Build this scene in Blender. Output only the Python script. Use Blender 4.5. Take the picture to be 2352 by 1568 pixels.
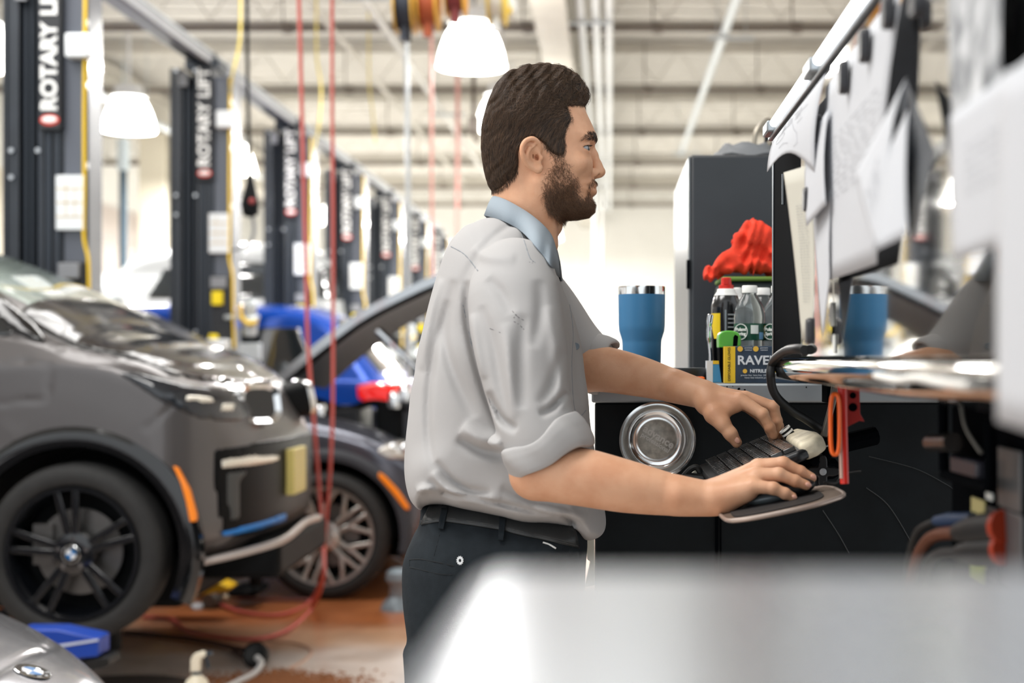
import bpy, bmesh, math, random
import numpy as np
from mathutils import Vector, Matrix, Euler

# ------------------------------------------------------------------ camera, world, light
S = bpy.context.scene
C = S.collection
for o in list(bpy.data.objects):
    bpy.data.objects.remove(o)
H = 1.37                      # eye height
FPX = 3300.0                  # focal length in pixels of a 2352 px wide frame
VX, VY = 1400.0, 815.0        # where the shop's long axis vanishes
cam_d = bpy.data.cameras.new('camera')
cam = bpy.data.objects.new('camera', cam_d)
C.objects.link(cam)
cam.location = (0, 0, H)
cam.rotation_euler = (math.pi / 2, 0, 0)
cam_d.sensor_width = 36
cam_d.lens = FPX / 2352 * 36
cam_d.shift_x = (1176 - VX) / 2352
cam_d.shift_y = (VY - 784) / 2352
cam_d.clip_start = 0.05
cam_d.clip_end = 200
cam_d.dof.use_dof = True
cam_d.dof.focus_distance = 2.46
cam_d.dof.aperture_fstop = 3.0
S.camera = cam
S.view_settings.view_transform = 'Standard'
S.view_settings.look = 'None'
S.view_settings.gamma = 1
S.view_settings.exposure = 0.55
S.view_settings.use_curve_mapping = False
S.cycles.use_denoising = True
S.cycles.max_bounces = 7
S.cycles.caustics_reflective = False
S.cycles.caustics_refractive = False
S.cycles.sample_clamp_indirect = 6

w = bpy.data.worlds.new('daylight')
S.world = w
w.use_nodes = True
bg = w.node_tree.nodes['Background']
bg.inputs[0].default_value = (0.93, 0.97, 1.0, 1)
bg.inputs[1].default_value = 0.95


def area_light(name, loc, rot, sx, sy, power, col=(1, 1, 1)):
    l = bpy.data.lights.new(name, 'AREA')
    l.shape = 'RECTANGLE'
    l.size, l.size_y = sx, sy
    l.energy = power
    l.color = col
    o = bpy.data.objects.new(name, l)
    o.location = loc
    o.rotation_euler = rot
    C.objects.link(o)
    return o


# unseen area lights added above the frame to brighten man and bays
WARM = (1.0, 0.985, 0.96)
area_light('added_light', (-2.0, 1.7, 4.6), (0, 0, 0), 2.4, 1.6, 130, WARM)
area_light('added_light', (-4.0, 6.0, 4.7), (0, 0, 0), 3.0, 3.0, 170, WARM)
area_light('added_light', (-1.0, 9.0, 4.7), (0, 0, 0), 3.0, 3.0, 170, WARM)


def lin(c):
    """sRGB 0..255 -> linear"""
    out = []
    for v in c:
        v = v / 255.0
        out.append(v / 12.92 if v <= 0.04045 else ((v + 0.055) / 1.055) ** 2.4)
    return tuple(out)


def P(px, py, Y):
    """point seen at photo pixel (px, py) when it stands at depth Y"""
    return Vector(((px - VX) / FPX * Y, Y, H - (py - VY) / FPX * Y))


# ------------------------------------------------------------------ materials
MATS = {}


def mat(name, col=(128, 128, 128), rough=0.5, metal=0.0, noise=0.0, nscale=8.0, bump=0.0, bscale=60.0,
        emit=None, estr=1.0, coat=0.0, trans=0.0, spec=0.5, sss=0.0, rnoise=0.0, col2=None, stretch=None, ior=1.45,
        backlit=0.0):
    if name in MATS:
        return MATS[name]
    m = bpy.data.materials.new(name)
    m.use_nodes = True
    nt = m.node_tree
    b = nt.nodes['Principled BSDF']
    c = lin(col)
    b.inputs['Base Color'].default_value = (*c, 1)
    b.inputs['Roughness'].default_value = rough
    b.inputs['Metallic'].default_value = metal
    b.inputs['Specular IOR Level'].default_value = spec
    b.inputs['IOR'].default_value = ior
    b.inputs['Coat Weight'].default_value = coat
    b.inputs['Coat Roughness'].default_value = 0.06
    b.inputs['Transmission Weight'].default_value = trans
    if sss:
        b.inputs['Subsurface Weight'].default_value = sss
        b.inputs['Subsurface Radius'].default_value = (0.012, 0.005, 0.003)
        b.inputs['Subsurface Scale'].default_value = 0.6
    if emit:
        b.inputs['Emission Color'].default_value = (*lin(emit), 1)
        b.inputs['Emission Strength'].default_value = estr
    if noise or bump or rnoise or col2:
        tc = nt.nodes.new('ShaderNodeTexCoord')
        mp = nt.nodes.new('ShaderNodeMapping')
        nt.links.new(tc.outputs['Object'], mp.inputs[0])
        if stretch:
            mp.inputs['Scale'].default_value = stretch
    if noise or col2 or rnoise:
        n = nt.nodes.new('ShaderNodeTexNoise')
        n.inputs['Scale'].default_value = nscale
        n.inputs['Detail'].default_value = 5
        nt.links.new(mp.outputs[0], n.inputs['Vector'])
        if noise or col2:
            r = nt.nodes.new('ShaderNodeValToRGB')
            c2 = lin(col2) if col2 else tuple(min(1, x * (1 + noise)) for x in c)
            c1 = c if col2 else tuple(x * (1 - noise) for x in c)
            r.color_ramp.elements[0].position = 0.32
            r.color_ramp.elements[0].color = (*c1, 1)
            r.color_ramp.elements[1].position = 0.68
            r.color_ramp.elements[1].color = (*c2, 1)
            nt.links.new(n.outputs['Fac'], r.inputs[0])
            nt.links.new(r.outputs[0], b.inputs['Base Color'])
        if rnoise:
            mr = nt.nodes.new('ShaderNodeMapRange')
            mr.inputs['To Min'].default_value = max(0, rough - rnoise)
            mr.inputs['To Max'].default_value = min(1, rough + rnoise)
            nt.links.new(n.outputs['Fac'], mr.inputs[0])
            nt.links.new(mr.outputs[0], b.inputs['Roughness'])
    if bump:
        n2 = nt.nodes.new('ShaderNodeTexNoise')
        n2.inputs['Scale'].default_value = bscale
        n2.inputs['Detail'].default_value = 4
        nt.links.new(mp.outputs[0], n2.inputs['Vector'])
        bp = nt.nodes.new('ShaderNodeBump')
        bp.inputs['Strength'].default_value = bump
        bp.inputs['Distance'].default_value = 0.002
        nt.links.new(n2.outputs['Fac'], bp.inputs['Height'])
        nt.links.new(bp.outputs[0], b.inputs['Normal'])
    if backlit:
        tr = nt.nodes.new('ShaderNodeBsdfTranslucent')
        tr.inputs['Color'].default_value = (*c, 1)
        mx = nt.nodes.new('ShaderNodeMixShader')
        mx.inputs[0].default_value = backlit
        out = nt.nodes['Material Output']
        nt.links.new(b.outputs[0], mx.inputs[1])
        nt.links.new(tr.outputs[0], mx.inputs[2])
        nt.links.new(mx.outputs[0], out.inputs['Surface'])
    MATS[name] = m
    return m


# ------------------------------------------------------------------ objects
def origin(o):
    v = Vector((0, 0, 0))
    while o is not None:
        v = v + o.location
        o = o.parent
    return v


def tag(o, label=None, cat=None, group=None, kind=None):
    if label:
        o['label'] = label
    if cat:
        o['category'] = cat
    if group:
        o['group'] = group
    if kind:
        o['kind'] = kind
    return o


def thing(name, label, cat, loc=(0, 0, 0), group=None):
    o = bpy.data.objects.new(name, None)
    o.empty_display_size = 0.05
    o.location = loc
    C.objects.link(o)
    return tag(o, label, cat, group)


def copy_tree(o, parent=None):
    c = o.copy()
    C.objects.link(c)
    if parent is not None:
        c.parent = parent
    for ch in list(o.children):
        copy_tree(ch, c)
    return c


def link_mesh(name, verts, faces, material, parent=None, smooth=False, sharp=None):
    me = bpy.data.meshes.new(name)
    off = origin(parent)
    verts = np.asarray(verts, dtype=np.float64) - np.array(off)
    if isinstance(faces, np.ndarray):
        nv, nf = len(verts), len(faces)
        k = faces.shape[1]
        me.vertices.add(nv)
        me.vertices.foreach_set('co', verts.astype(np.float32).ravel())
        me.loops.add(nf * k)
        me.loops.foreach_set('vertex_index', faces.astype(np.int32).ravel())
        me.polygons.add(nf)
        me.polygons.foreach_set('loop_start', np.arange(nf, dtype=np.int32) * k)
        me.polygons.foreach_set('loop_total', np.full(nf, k, dtype=np.int32))
        me.update(calc_edges=True)
        me.validate()
    else:
        me.from_pydata([tuple(v) for v in verts], [], faces)
        me.update()
    if smooth:
        me.polygons.foreach_set('use_smooth', np.ones(len(me.polygons), dtype=bool))
        if sharp is not None:
            me.set_sharp_from_angle(angle=math.radians(sharp))
    if material is not None:
        for m in (material if isinstance(material, (list, tuple)) else [material]):
            me.materials.append(m)
    o = bpy.data.objects.new(name, me)
    C.objects.link(o)
    if parent is not None:
        o.parent = parent
    return o


class MB:
    """collects simple shapes, then links them as ONE mesh object"""

    def __init__(s):
        s.v, s.f = [], []

    def add(s, v, f):
        n = len(s.v)
        s.v += [tuple(x) for x in v]
        s.f += [tuple(i + n for i in q) for q in f]
        return s

    def box(s, lo, hi, R=None, c=None):
        x0, y0, z0 = lo
        x1, y1, z1 = hi
        v = [Vector(p) for p in ((x0, y0, z0), (x1, y0, z0), (x1, y1, z0), (x0, y1, z0),
                                 (x0, y0, z1), (x1, y0, z1), (x1, y1, z1), (x0, y1, z1))]
        if R is not None:
            cc = Vector(c) if c is not None else (Vector(lo) + Vector(hi)) / 2
            v = [R @ (p - cc) + cc for p in v]
        return s.add(v, [(0, 3, 2, 1), (4, 5, 6, 7), (0, 1, 5, 4), (1, 2, 6, 5), (2, 3, 7, 6), (3, 0, 4, 7)])

    def tube(s, path, r, n=8, cap=True):
        path = [Vector(p) for p in path]
        m = len(path)
        rs = r if isinstance(r, (list, tuple)) else [r] * m
        T = []
        for i in range(m):
            t = path[min(i + 1, m - 1)] - path[max(i - 1, 0)]
            T.append(t.normalized() if t.length > 1e-9 else Vector((0, 0, 1)))
        u = T[0].orthogonal().normalized()
        V, F = [], []
        for i in range(m):
            u = (u - T[i] * u.dot(T[i]))
            u = u.normalized() if u.length > 1e-6 else T[i].orthogonal().normalized()
            w_ = T[i].cross(u)
            for k in range(n):
                a = 2 * math.pi * k / n
                V.append(path[i] + (u * math.cos(a) + w_ * math.sin(a)) * rs[i])
        for i in range(m - 1):
            for k in range(n):
                k2 = (k + 1) % n
                F.append((i * n + k, i * n + k2, (i + 1) * n + k2, (i + 1) * n + k))
        if cap:
            F.append(tuple(range(n - 1, -1, -1)))
            F.append(tuple((m - 1) * n + k for k in range(n)))
        return s.add(V, F)

    def cyl(s, a, b, r, r2=None, n=16):
        return s.tube([a, b], [r, r if r2 is None else r2], n)

    def lathe(s, prof, n=32, M=None, cap=True):
        """prof: (radius, height) pairs about +Z, M places it"""
        M = M or Matrix()
        V, F = [], []
        m = len(prof)
        for r, z in prof:
            for k in range(n):
                a = 2 * math.pi * k / n
                V.append(M @ Vector((r * math.cos(a), r * math.sin(a), z)))
        for i in range(m - 1):
            for k in range(n):
                k2 = (k + 1) % n
                F.append((i * n + k, i * n + k2, (i + 1) * n + k2, (i + 1) * n + k))
        if cap:
            F.append(tuple(range(n - 1, -1, -1)))
            F.append(tuple((m - 1) * n + k for k in range(n)))
        return s.add(V, F)

    def prism(s, poly, d, M=None):
        """poly: list of 3-D points (a flat outline), d: extrusion vector"""
        n = len(poly)
        a = [Vector(p) for p in poly]
        d = Vector(d)
        b = [p + d for p in a]
        F = [tuple(range(n - 1, -1, -1)), tuple(range(n, 2 * n))]
        for i in range(n):
            j = (i + 1) % n
            F.append((i, j, n + j, n + i))
        return s.add(a + b, F)

    def grid(s, fn, nu, nv, closed_u=False):
        V = [fn(i / (nu - (0 if closed_u else 1)), j / (nv - 1)) for j in range(nv) for i in range(nu)]
        F = []
        for j in range(nv - 1):
            for i in range(nu if closed_u else nu - 1):
                i2 = (i + 1) % nu
                F.append((j * nu + i, j * nu + i2, (j + 1) * nu + i2, (j + 1) * nu + i))
        return s.add(V, F)

    def sphere(s, c, r, n=16, m=10, R=None):
        c = Vector(c)
        rr = Vector(r) if isinstance(r, (tuple, list)) else Vector((r, r, r))
        V, F = [], []
        for j in range(m + 1):
            t = math.pi * j / m
            for k in range(n):
                a = 2 * math.pi * k / n
                q = Vector((rr.x * math.sin(t) * math.cos(a), rr.y * math.sin(t) * math.sin(a), rr.z * math.cos(t)))
                if R is not None:
                    q = R @ q
                V.append(c + q)
        for j in range(m):
            for k in range(n):
                k2 = (k + 1) % n
                F.append((j * n + k, (j + 1) * n + k, (j + 1) * n + k2, j * n + k2))
        return s.add(V, F)

    def build(s, name, material, parent=None, smooth=False, sharp=35, bevel=0.0, seg=2, solid=0.0, kind=None, label=None):
        o = link_mesh(name, s.v, s.f, material, parent, smooth, sharp if smooth else None)
        bm = bmesh.new()
        bm.from_mesh(o.data)
        bmesh.ops.recalc_face_normals(bm, faces=bm.faces)
        bm.to_mesh(o.data)
        bm.free()
        if solid:
            md = o.modifiers.new('solid', 'SOLIDIFY')
            md.thickness = solid
            md.offset = 0
        if bevel:
            md = o.modifiers.new('bevel', 'BEVEL')
            md.width = bevel
            md.segments = seg
            md.limit_method = 'ANGLE'
            md.angle_limit = math.radians(40)
            if not smooth:
                o.data.polygons.foreach_set('use_smooth', np.ones(len(o.data.polygons), dtype=bool))
                o.data.set_sharp_from_angle(angle=math.radians(30))
        if kind:
            o['kind'] = kind
        if label:
            o['label'] = label
        return o


def spline(pts, n=8, closed=False):
    """Catmull-Rom through the points"""
    p = [Vector(q) for q in pts]
    m = len(p)
    out = []
    rng = range(m) if closed else range(m - 1)
    for i in rng:
        if closed:
            a, b, c, d = p[(i - 1) % m], p[i], p[(i + 1) % m], p[(i + 2) % m]
        else:
            a, b, c, d = p[max(i - 1, 0)], p[i], p[i + 1], p[min(i + 2, m - 1)]
        for k in range(n):
            t = k / n
            out.append(0.5 * ((2 * b) + (c - a) * t + (2 * a - 5 * b + 4 * c - d) * t * t + (3 * b - a - 3 * c + d) * t ** 3))
    if not closed:
        out.append(p[-1])
    return out


def text(name, body, material, parent, loc, rot, size, ex=0.0008, align='CENTER', sx=1.0, bold=0.0):
    cu = bpy.data.curves.new(name, 'FONT')
    cu.body = body
    cu.size = size
    cu.extrude = ex
    cu.offset = bold
    cu.align_x = align
    cu.align_y = 'CENTER'
    cu.resolution_u = 3
    cu.materials.append(material)
    tmp = bpy.data.objects.new('tmp', cu)
    me = bpy.data.meshes.new_from_object(tmp)
    me.name = name
    bpy.data.objects.remove(tmp)
    bpy.data.curves.remove(cu)
    o = bpy.data.objects.new(name, me)
    C.objects.link(o)
    if parent is not None:
        o.parent = parent
    o.location = Vector(loc) - origin(parent)
    o.rotation_euler = rot
    o.scale = (sx, 1, 1)
    return o


# ------------------------------------------------------------------ implicit modelling (for bodies, cloth, car shells)
def smin(a, b, k):
    h = np.clip(0.5 + 0.5 * (b - a) / k, 0, 1)
    return b + (a - b) * h - k * h * (1 - h)


class Vol:
    def __init__(s, lo, hi, h):
        s.lo = np.array(lo, dtype=np.float64)
        s.h = h
        s.n = np.ceil((np.array(hi) - s.lo) / h).astype(int) + 1
        s.d = np.full(s.n, 1.0, dtype=np.float32)

    def sub(s, lo, hi):
        a = np.clip(np.floor((np.array(lo) - s.lo) / s.h).astype(int), 0, s.n - 1)
        b = np.clip(np.ceil((np.array(hi) - s.lo) / s.h).astype(int) + 1, 1, s.n)
        ax = [(s.lo[i] + s.h * np.arange(a[i], b[i])).astype(np.float32) for i in range(3)]
        return (slice(a[0], b[0]), slice(a[1], b[1]), slice(a[2], b[2])), ax[0][:, None, None], ax[1][None, :, None], ax[2][None, None, :]

    def add(s, fb, k=0.0, pad=None):
        f, lo, hi = fb
        pad = (k + 3 * s.h) if pad is None else pad
        sl, X, Y, Z = s.sub(np.array(lo) - pad, np.array(hi) + pad)
        if 0 in s.d[sl].shape:
            return s
        v = f(X, Y, Z).astype(np.float32)
        s.d[sl] = smin(s.d[sl], v, k) if k > 0 else np.minimum(s.d[sl], v)
        return s

    def cut(s, fb, k=0.0):
        f, lo, hi = fb
        pad = k + 3 * s.h
        sl, X, Y, Z = s.sub(np.array(lo) - pad, np.array(hi) + pad)
        if 0 in s.d[sl].shape:
            return s
        v = -f(X, Y, Z).astype(np.float32)
        s.d[sl] = -smin(-s.d[sl], -v, k) if k > 0 else np.maximum(s.d[sl], v)
        return s

    def mod(s, f, lo=None, hi=None):
        lo = s.lo if lo is None else lo
        hi = s.lo + s.h * s.n if hi is None else hi
        sl, X, Y, Z = s.sub(lo, hi)
        s.d[sl] = s.d[sl] + f(X, Y, Z)
        return s

    def mesh(s, relax=1):
        d = s.d
        sg = d < 0
        nx, ny, nz = d.shape
        act = np.zeros((nx - 1, ny - 1, nz - 1), dtype=np.uint8)
        for i in (0, 1):
            for j in (0, 1):
                for k in (0, 1):
                    act += sg[i:nx - 1 + i, j:ny - 1 + j, k:nz - 1 + k]
        idx = np.argwhere((act > 0) & (act < 8))
        vid = np.full(act.shape, -1, dtype=np.int32)
        vid[idx[:, 0], idx[:, 1], idx[:, 2]] = np.arange(len(idx))
        cor = {}
        for i in (0, 1):
            for j in (0, 1):
                for k in (0, 1):
                    cor[(i, j, k)] = d[idx[:, 0] + i, idx[:, 1] + j, idx[:, 2] + k].astype(np.float64)
        acc = np.zeros((len(idx), 3))
        cnt = np.zeros(len(idx))
        for a in cor:
            for ax in range(3):
                if a[ax] == 0:
                    b = list(a)
                    b[ax] = 1
                    va, vb = cor[a], cor[tuple(b)]
                    m = (va < 0) != (vb < 0)
                    t = np.where(m, va / np.where(m, va - vb, 1), 0)
                    for q in range(3):
                        acc[:, q] += np.where(m, (t if q == ax else a[q]), 0)
                    cnt += m
        pos = s.lo + s.h * (idx + acc / cnt[:, None])
        quads = []
        for ax in range(3):
            o1, o2 = [(1, 2), (2, 0), (0, 1)][ax]
            A = [slice(None)] * 3
            B = [slice(None)] * 3
            A[ax] = slice(0, -1)
            B[ax] = slice(1, None)
            sa, sb = sg[tuple(A)], sg[tuple(B)]
            e = np.argwhere(sa != sb)
            e = e[(e[:, o1] > 0) & (e[:, o2] > 0) & (e[:, o1] < d.shape[o1] - 1) & (e[:, o2] < d.shape[o2] - 1)]
            fl = sa[e[:, 0], e[:, 1], e[:, 2]]

            def g(u, v):
                q = e.copy()
                q[:, o1] -= u
                q[:, o2] -= v
                return vid[q[:, 0], q[:, 1], q[:, 2]]
            q = np.stack([g(1, 1), g(0, 1), g(0, 0), g(1, 0)], 1)
            q[~fl] = q[~fl][:, ::-1]
            quads.append(q)
        q = np.concatenate(quads)
        q = q[(q >= 0).all(1)]
        for _ in range(relax):
            for lam in (0.5, -0.52):
                ac = np.zeros_like(pos)
                c2 = np.zeros(len(pos))
                for a, b in ((0, 1), (1, 2), (2, 3), (3, 0)):
                    for p_, q_ in ((a, b), (b, a)):
                        c2 += np.bincount(q[:, p_], minlength=len(pos))
                        for t in range(3):
                            ac[:, t] += np.bincount(q[:, p_], weights=pos[q[:, q_], t], minlength=len(pos))
                pos = pos + lam * (ac / np.maximum(c2, 1)[:, None] - pos)
        return pos, q

    def build(s, name, material, parent=None, relax=1, label=None):
        pos, q = s.mesh(relax)
        o = link_mesh(name, pos, q, material, parent, True)
        if label:
            o['label'] = label
        return o


def bb(pts, r):
    a = np.array([tuple(p) for p in pts])
    return a.min(0) - r, a.max(0) + r


def s_cap(a, b, ra, rb):
    a, b = np.array(a, dtype=np.float32), np.array(b, dtype=np.float32)
    ab = b - a
    L = float((ab ** 2).sum()) + 1e-12

    def f(X, Y, Z):
        t = np.clip(((X - a[0]) * ab[0] + (Y - a[1]) * ab[1] + (Z - a[2]) * ab[2]) / L, 0, 1)
        return np.sqrt((X - a[0] - t * ab[0]) ** 2 + (Y - a[1] - t * ab[1]) ** 2 + (Z - a[2] - t * ab[2]) ** 2) - (ra + t * (rb - ra))
    return (f, *bb([a, b], max(ra, rb)))


def s_chain(vol, pts, rs, k):
    for i in range(len(pts) - 1):
        vol.add(s_cap(pts[i], pts[i + 1], rs[i], rs[i + 1]), k)


def s_ell(c, r, R=None):
    c = np.array(c, dtype=np.float32)
    M = np.array(R.transposed() if R is not None else Matrix.Identity(3))
    rm = max(r)

    def f(X, Y, Z):
        x, y, z = X - c[0], Y - c[1], Z - c[2]
        u = (M[0, 0] * x + M[0, 1] * y + M[0, 2] * z)
        v = (M[1, 0] * x + M[1, 1] * y + M[1, 2] * z)
        w_ = (M[2, 0] * x + M[2, 1] * y + M[2, 2] * z)
        k0 = np.sqrt((u / r[0]) ** 2 + (v / r[1]) ** 2 + (w_ / r[2]) ** 2)
        k1 = np.sqrt((u / r[0] ** 2) ** 2 + (v / r[1] ** 2) ** 2 + (w_ / r[2] ** 2) ** 2)
        return k0 * (k0 - 1) / np.maximum(k1, 1e-6)
    return f, c - rm, c + rm


def s_box(c, hf, rad=0.0, R=None):
    c = np.array(c, dtype=np.float32)
    M = np.array(R.transposed() if R is not None else Matrix.Identity(3))
    rm = float(np.linalg.norm(hf))

    def f(X, Y, Z):
        x, y, z = X - c[0], Y - c[1], Z - c[2]
        q = [np.abs(M[i, 0] * x + M[i, 1] * y + M[i, 2] * z) - (hf[i] - rad) for i in range(3)]
        out = np.sqrt(sum(np.maximum(v, 0) ** 2 for v in q))
        return out + np.minimum(np.maximum(np.maximum(q[0], q[1]), q[2]), 0) - rad
    return f, c - rm, c + rm


def poly_sd(pts, U, V):
    """signed distance (negative inside) to a closed 2-D polygon"""
    p = np.asarray(pts, dtype=np.float64)
    d = np.full(np.broadcast(U, V).shape, 1e9)
    ins = np.zeros(d.shape, dtype=bool)
    n = len(p)
    for i in range(n):
        a, b = p[i], p[(i + 1) % n]
        e = b - a
        wx, wy = U - a[0], V - a[1]
        t = np.clip((wx * e[0] + wy * e[1]) / max((e ** 2).sum(), 1e-12), 0, 1)
        d = np.minimum(d, (wx - t * e[0]) ** 2 + (wy - t * e[1]) ** 2)
        c1 = (a[1] > V) != (b[1] > V)
        with np.errstate(divide='ignore', invalid='ignore'):
            xi = a[0] + (V - a[1]) * e[0] / (e[1] if abs(e[1]) > 1e-12 else 1e-12)
        ins ^= c1 & (U < xi)
    d = np.sqrt(d)
    return np.where(ins, -d, d)


def line_d(pts, U, V):
    """distance to an open 2-D polyline"""
    p = np.asarray(pts, dtype=np.float64)
    d = np.full(np.broadcast(U, V).shape, 1e9)
    for i in range(len(p) - 1):
        a, b = p[i], p[i + 1]
        e = b - a
        wx, wy = U - a[0], V - a[1]
        t = np.clip((wx * e[0] + wy * e[1]) / max((e ** 2).sum(), 1e-12), 0, 1)
        d = np.minimum(d, (wx - t * e[0]) ** 2 + (wy - t * e[1]) ** 2)
    return np.sqrt(d)


def field(ctrl, U, V, p=3.0):
    """smooth field through control values (u, v, value)"""
    num = 0
    den = 0
    for u, v, val in ctrl:
        w_ = 1.0 / (((U - u) ** 2 + (V - v) ** 2) ** (p / 2) + 1e-7)
        num = num + w_ * val
        den = den + w_
    return num / den


def s_inflate(outline, yc, W, R, n=2.0):
    """a closed outline in the x-z plane blown up sideways (along Y) about yc;
    W, R: numbers or functions (X, Z) -> half width / rounding depth"""
    a = np.array(outline)

    def f(X, Y, Z):
        x2, z2 = X[:, 0, :], Z[:, 0, :]
        e = -poly_sd(a, x2 + 0 * z2, z2 + 0 * x2)
        Wv = W(x2 + 0 * z2, z2 + 0 * x2) if callable(W) else W
        Rv = R(x2 + 0 * z2, z2 + 0 * x2) if callable(R) else R
        u = 1 - np.minimum(e / Rv, 1)
        Wv = np.broadcast_to(Wv, u.shape)[:, None, :]
        Rv = np.broadcast_to(Rv, u.shape)[:, None, :]
        u = u[:, None, :].astype(np.float32)
        y = np.abs(Y - yc) / Wv
        q = y ** n + u ** n - 1
        g = n * np.sqrt((y ** (n - 1) / Wv) ** 2 + (u ** (n - 1) / Rv) ** 2)
        return np.clip(q / np.maximum(g, 2.0), -0.1, 0.3)
    wm = 0.35
    return f, (a[:, 0].min(), yc - wm, a[:, 1].min()), (a[:, 0].max(), yc + wm, a[:, 1].max())


def P2(pts, Y):
    """pixel outline -> (x, z) outline at depth Y"""
    return [((px - VX) / FPX * Y, H - (py - VY) / FPX * Y) for px, py in pts]


YM = 2.42                     # the mechanic's middle plane


def xz(px, py, Y=YM):
    return ((px - VX) / FPX * Y, H - (py - VY) / FPX * Y)


def sdf_at(vol, p):
    q = (p - vol.lo) / vol.h
    i = np.clip(np.floor(q).astype(int), 0, vol.n - 2)
    t = np.clip(q - i, 0, 1)
    out = 0
    for a in (0, 1):
        for b in (0, 1):
            for c in (0, 1):
                wgt = (t[:, 0] if a else 1 - t[:, 0]) * (t[:, 1] if b else 1 - t[:, 1]) * (t[:, 2] if c else 1 - t[:, 2])
                out = out + wgt * vol.d[i[:, 0] + a, i[:, 1] + b, i[:, 2] + c]
    return out


def sdf_n(vol, p):
    e = vol.h
    g = np.stack([sdf_at(vol, p + np.eye(3)[k] * e) - sdf_at(vol, p - np.eye(3)[k] * e) for k in range(3)], 1)
    return g / np.maximum(np.linalg.norm(g, axis=1), 1e-6)[:, None]


rnd = random.Random(7)

# ================================================================== the building
def struct(o):
    o['kind'] = 'structure'
    return o


def box_obj(name, lo, hi, m, parent=None, bevel=0.0):
    mb = MB()
    mb.box(lo, hi)
    return mb.build(name, m, parent, bevel=bevel)


def floor_mat():
    m = mat('floor_coating', (205, 188, 174), 0.28, spec=0.5)
    nt = m.node_tree
    b = nt.nodes['Principled BSDF']
    tc = nt.nodes.new('ShaderNodeTexCoord')
    sep = nt.nodes.new('ShaderNodeSeparateXYZ')
    nt.links.new(tc.outputs['Object'], sep.inputs[0])

    def noise(sc, det=5):
        n = nt.nodes.new('ShaderNodeTexNoise')
        n.inputs['Scale'].default_value = sc
        n.inputs['Detail'].default_value = det
        nt.links.new(tc.outputs['Object'], n.inputs['Vector'])
        return n

    def math_(op, a, v):
        q = nt.nodes.new('ShaderNodeMath')
        q.operation = op
        nt.links.new(a, q.inputs[0])
        if isinstance(v, (int, float)):
            q.inputs[1].default_value = v
        else:
            nt.links.new(v, q.inputs[1])
        return q.outputs[0]
    # terracotta in the bays, fading to grey far back; the aisle is paler
    e = math_('ADD', sep.outputs['Y'], math_('MULTIPLY', noise(1.3).outputs['Fac'], 1.1))
    r = nt.nodes.new('ShaderNodeValToRGB')
    mr = nt.nodes.new('ShaderNodeMapRange')
    mr.inputs['From Min'].default_value = 7.1
    mr.inputs['From Max'].default_value = 8.2
    nt.links.new(e, mr.inputs[0])
    r.color_ramp.elements[0].color = (*lin((214, 200, 190)), 1)
    r.color_ramp.elements[1].color = (*lin((164, 96, 52)), 1)
    mr.inputs['From Max'].default_value = 14.0
    r.color_ramp.elements[1].color = (*lin((180, 178, 174)), 1)
    for ps, cc in ((.05, (200, 160, 128)), (.14, (166, 98, 54)), (.55, (166, 122, 92))):
        el = r.color_ramp.elements.new(ps)
        el.color = (*lin(cc), 1)
    nt.links.new(mr.outputs[0], r.inputs[0])
    mx = nt.nodes.new('ShaderNodeMix')
    mx.data_type = 'RGBA'
    mx.blend_type = 'MULTIPLY'
    mx.inputs['Factor'].default_value = 0.55
    r2 = nt.nodes.new('ShaderNodeValToRGB')
    r2.color_ramp.elements[0].position = 0.35
    r2.color_ramp.elements[0].color = (.55, .48, .42, 1)
    r2.color_ramp.elements[1].position = 0.6
    r2.color_ramp.elements[1].color = (1, 1, 1, 1)
    nt.links.new(noise(4.5, 8).outputs['Fac'], r2.inputs[0])
    nt.links.new(r.outputs[0], mx.inputs[6])
    nt.links.new(r2.outputs[0], mx.inputs[7])
    nt.links.new(mx.outputs[2], b.inputs['Base Color'])
    return m


WALLM = mat('wall_paint', (236, 236, 232), 0.8, noise=0.02, nscale=2)
CEILM = mat('ceiling_deck', (206, 203, 196), 0.85, noise=0.04, nscale=1.5)
STEELC = mat('painted_steel', (196, 192, 182), 0.6, noise=0.05, nscale=3)
PIPED = mat('dark_pipe', (112, 104, 96), 0.6)
GALV = mat('galvanised', (196, 202, 206), 0.38, 0.7, rnoise=0.1, nscale=20)
CREAM = mat('cream_paint', (222, 214, 194), 0.6)

struct(box_obj('floor', (-9.3, -1.5, -0.1), (3.6, 36.3, 0), floor_mat()))
struct(box_obj('wall_back', (-9.3, 36, 0), (3.6, 36.3, 5.6), WALLM))
struct(box_obj('wall_right', (3.3, 3.0, 0), (3.6, 36.0, 5.6), WALLM))

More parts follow.
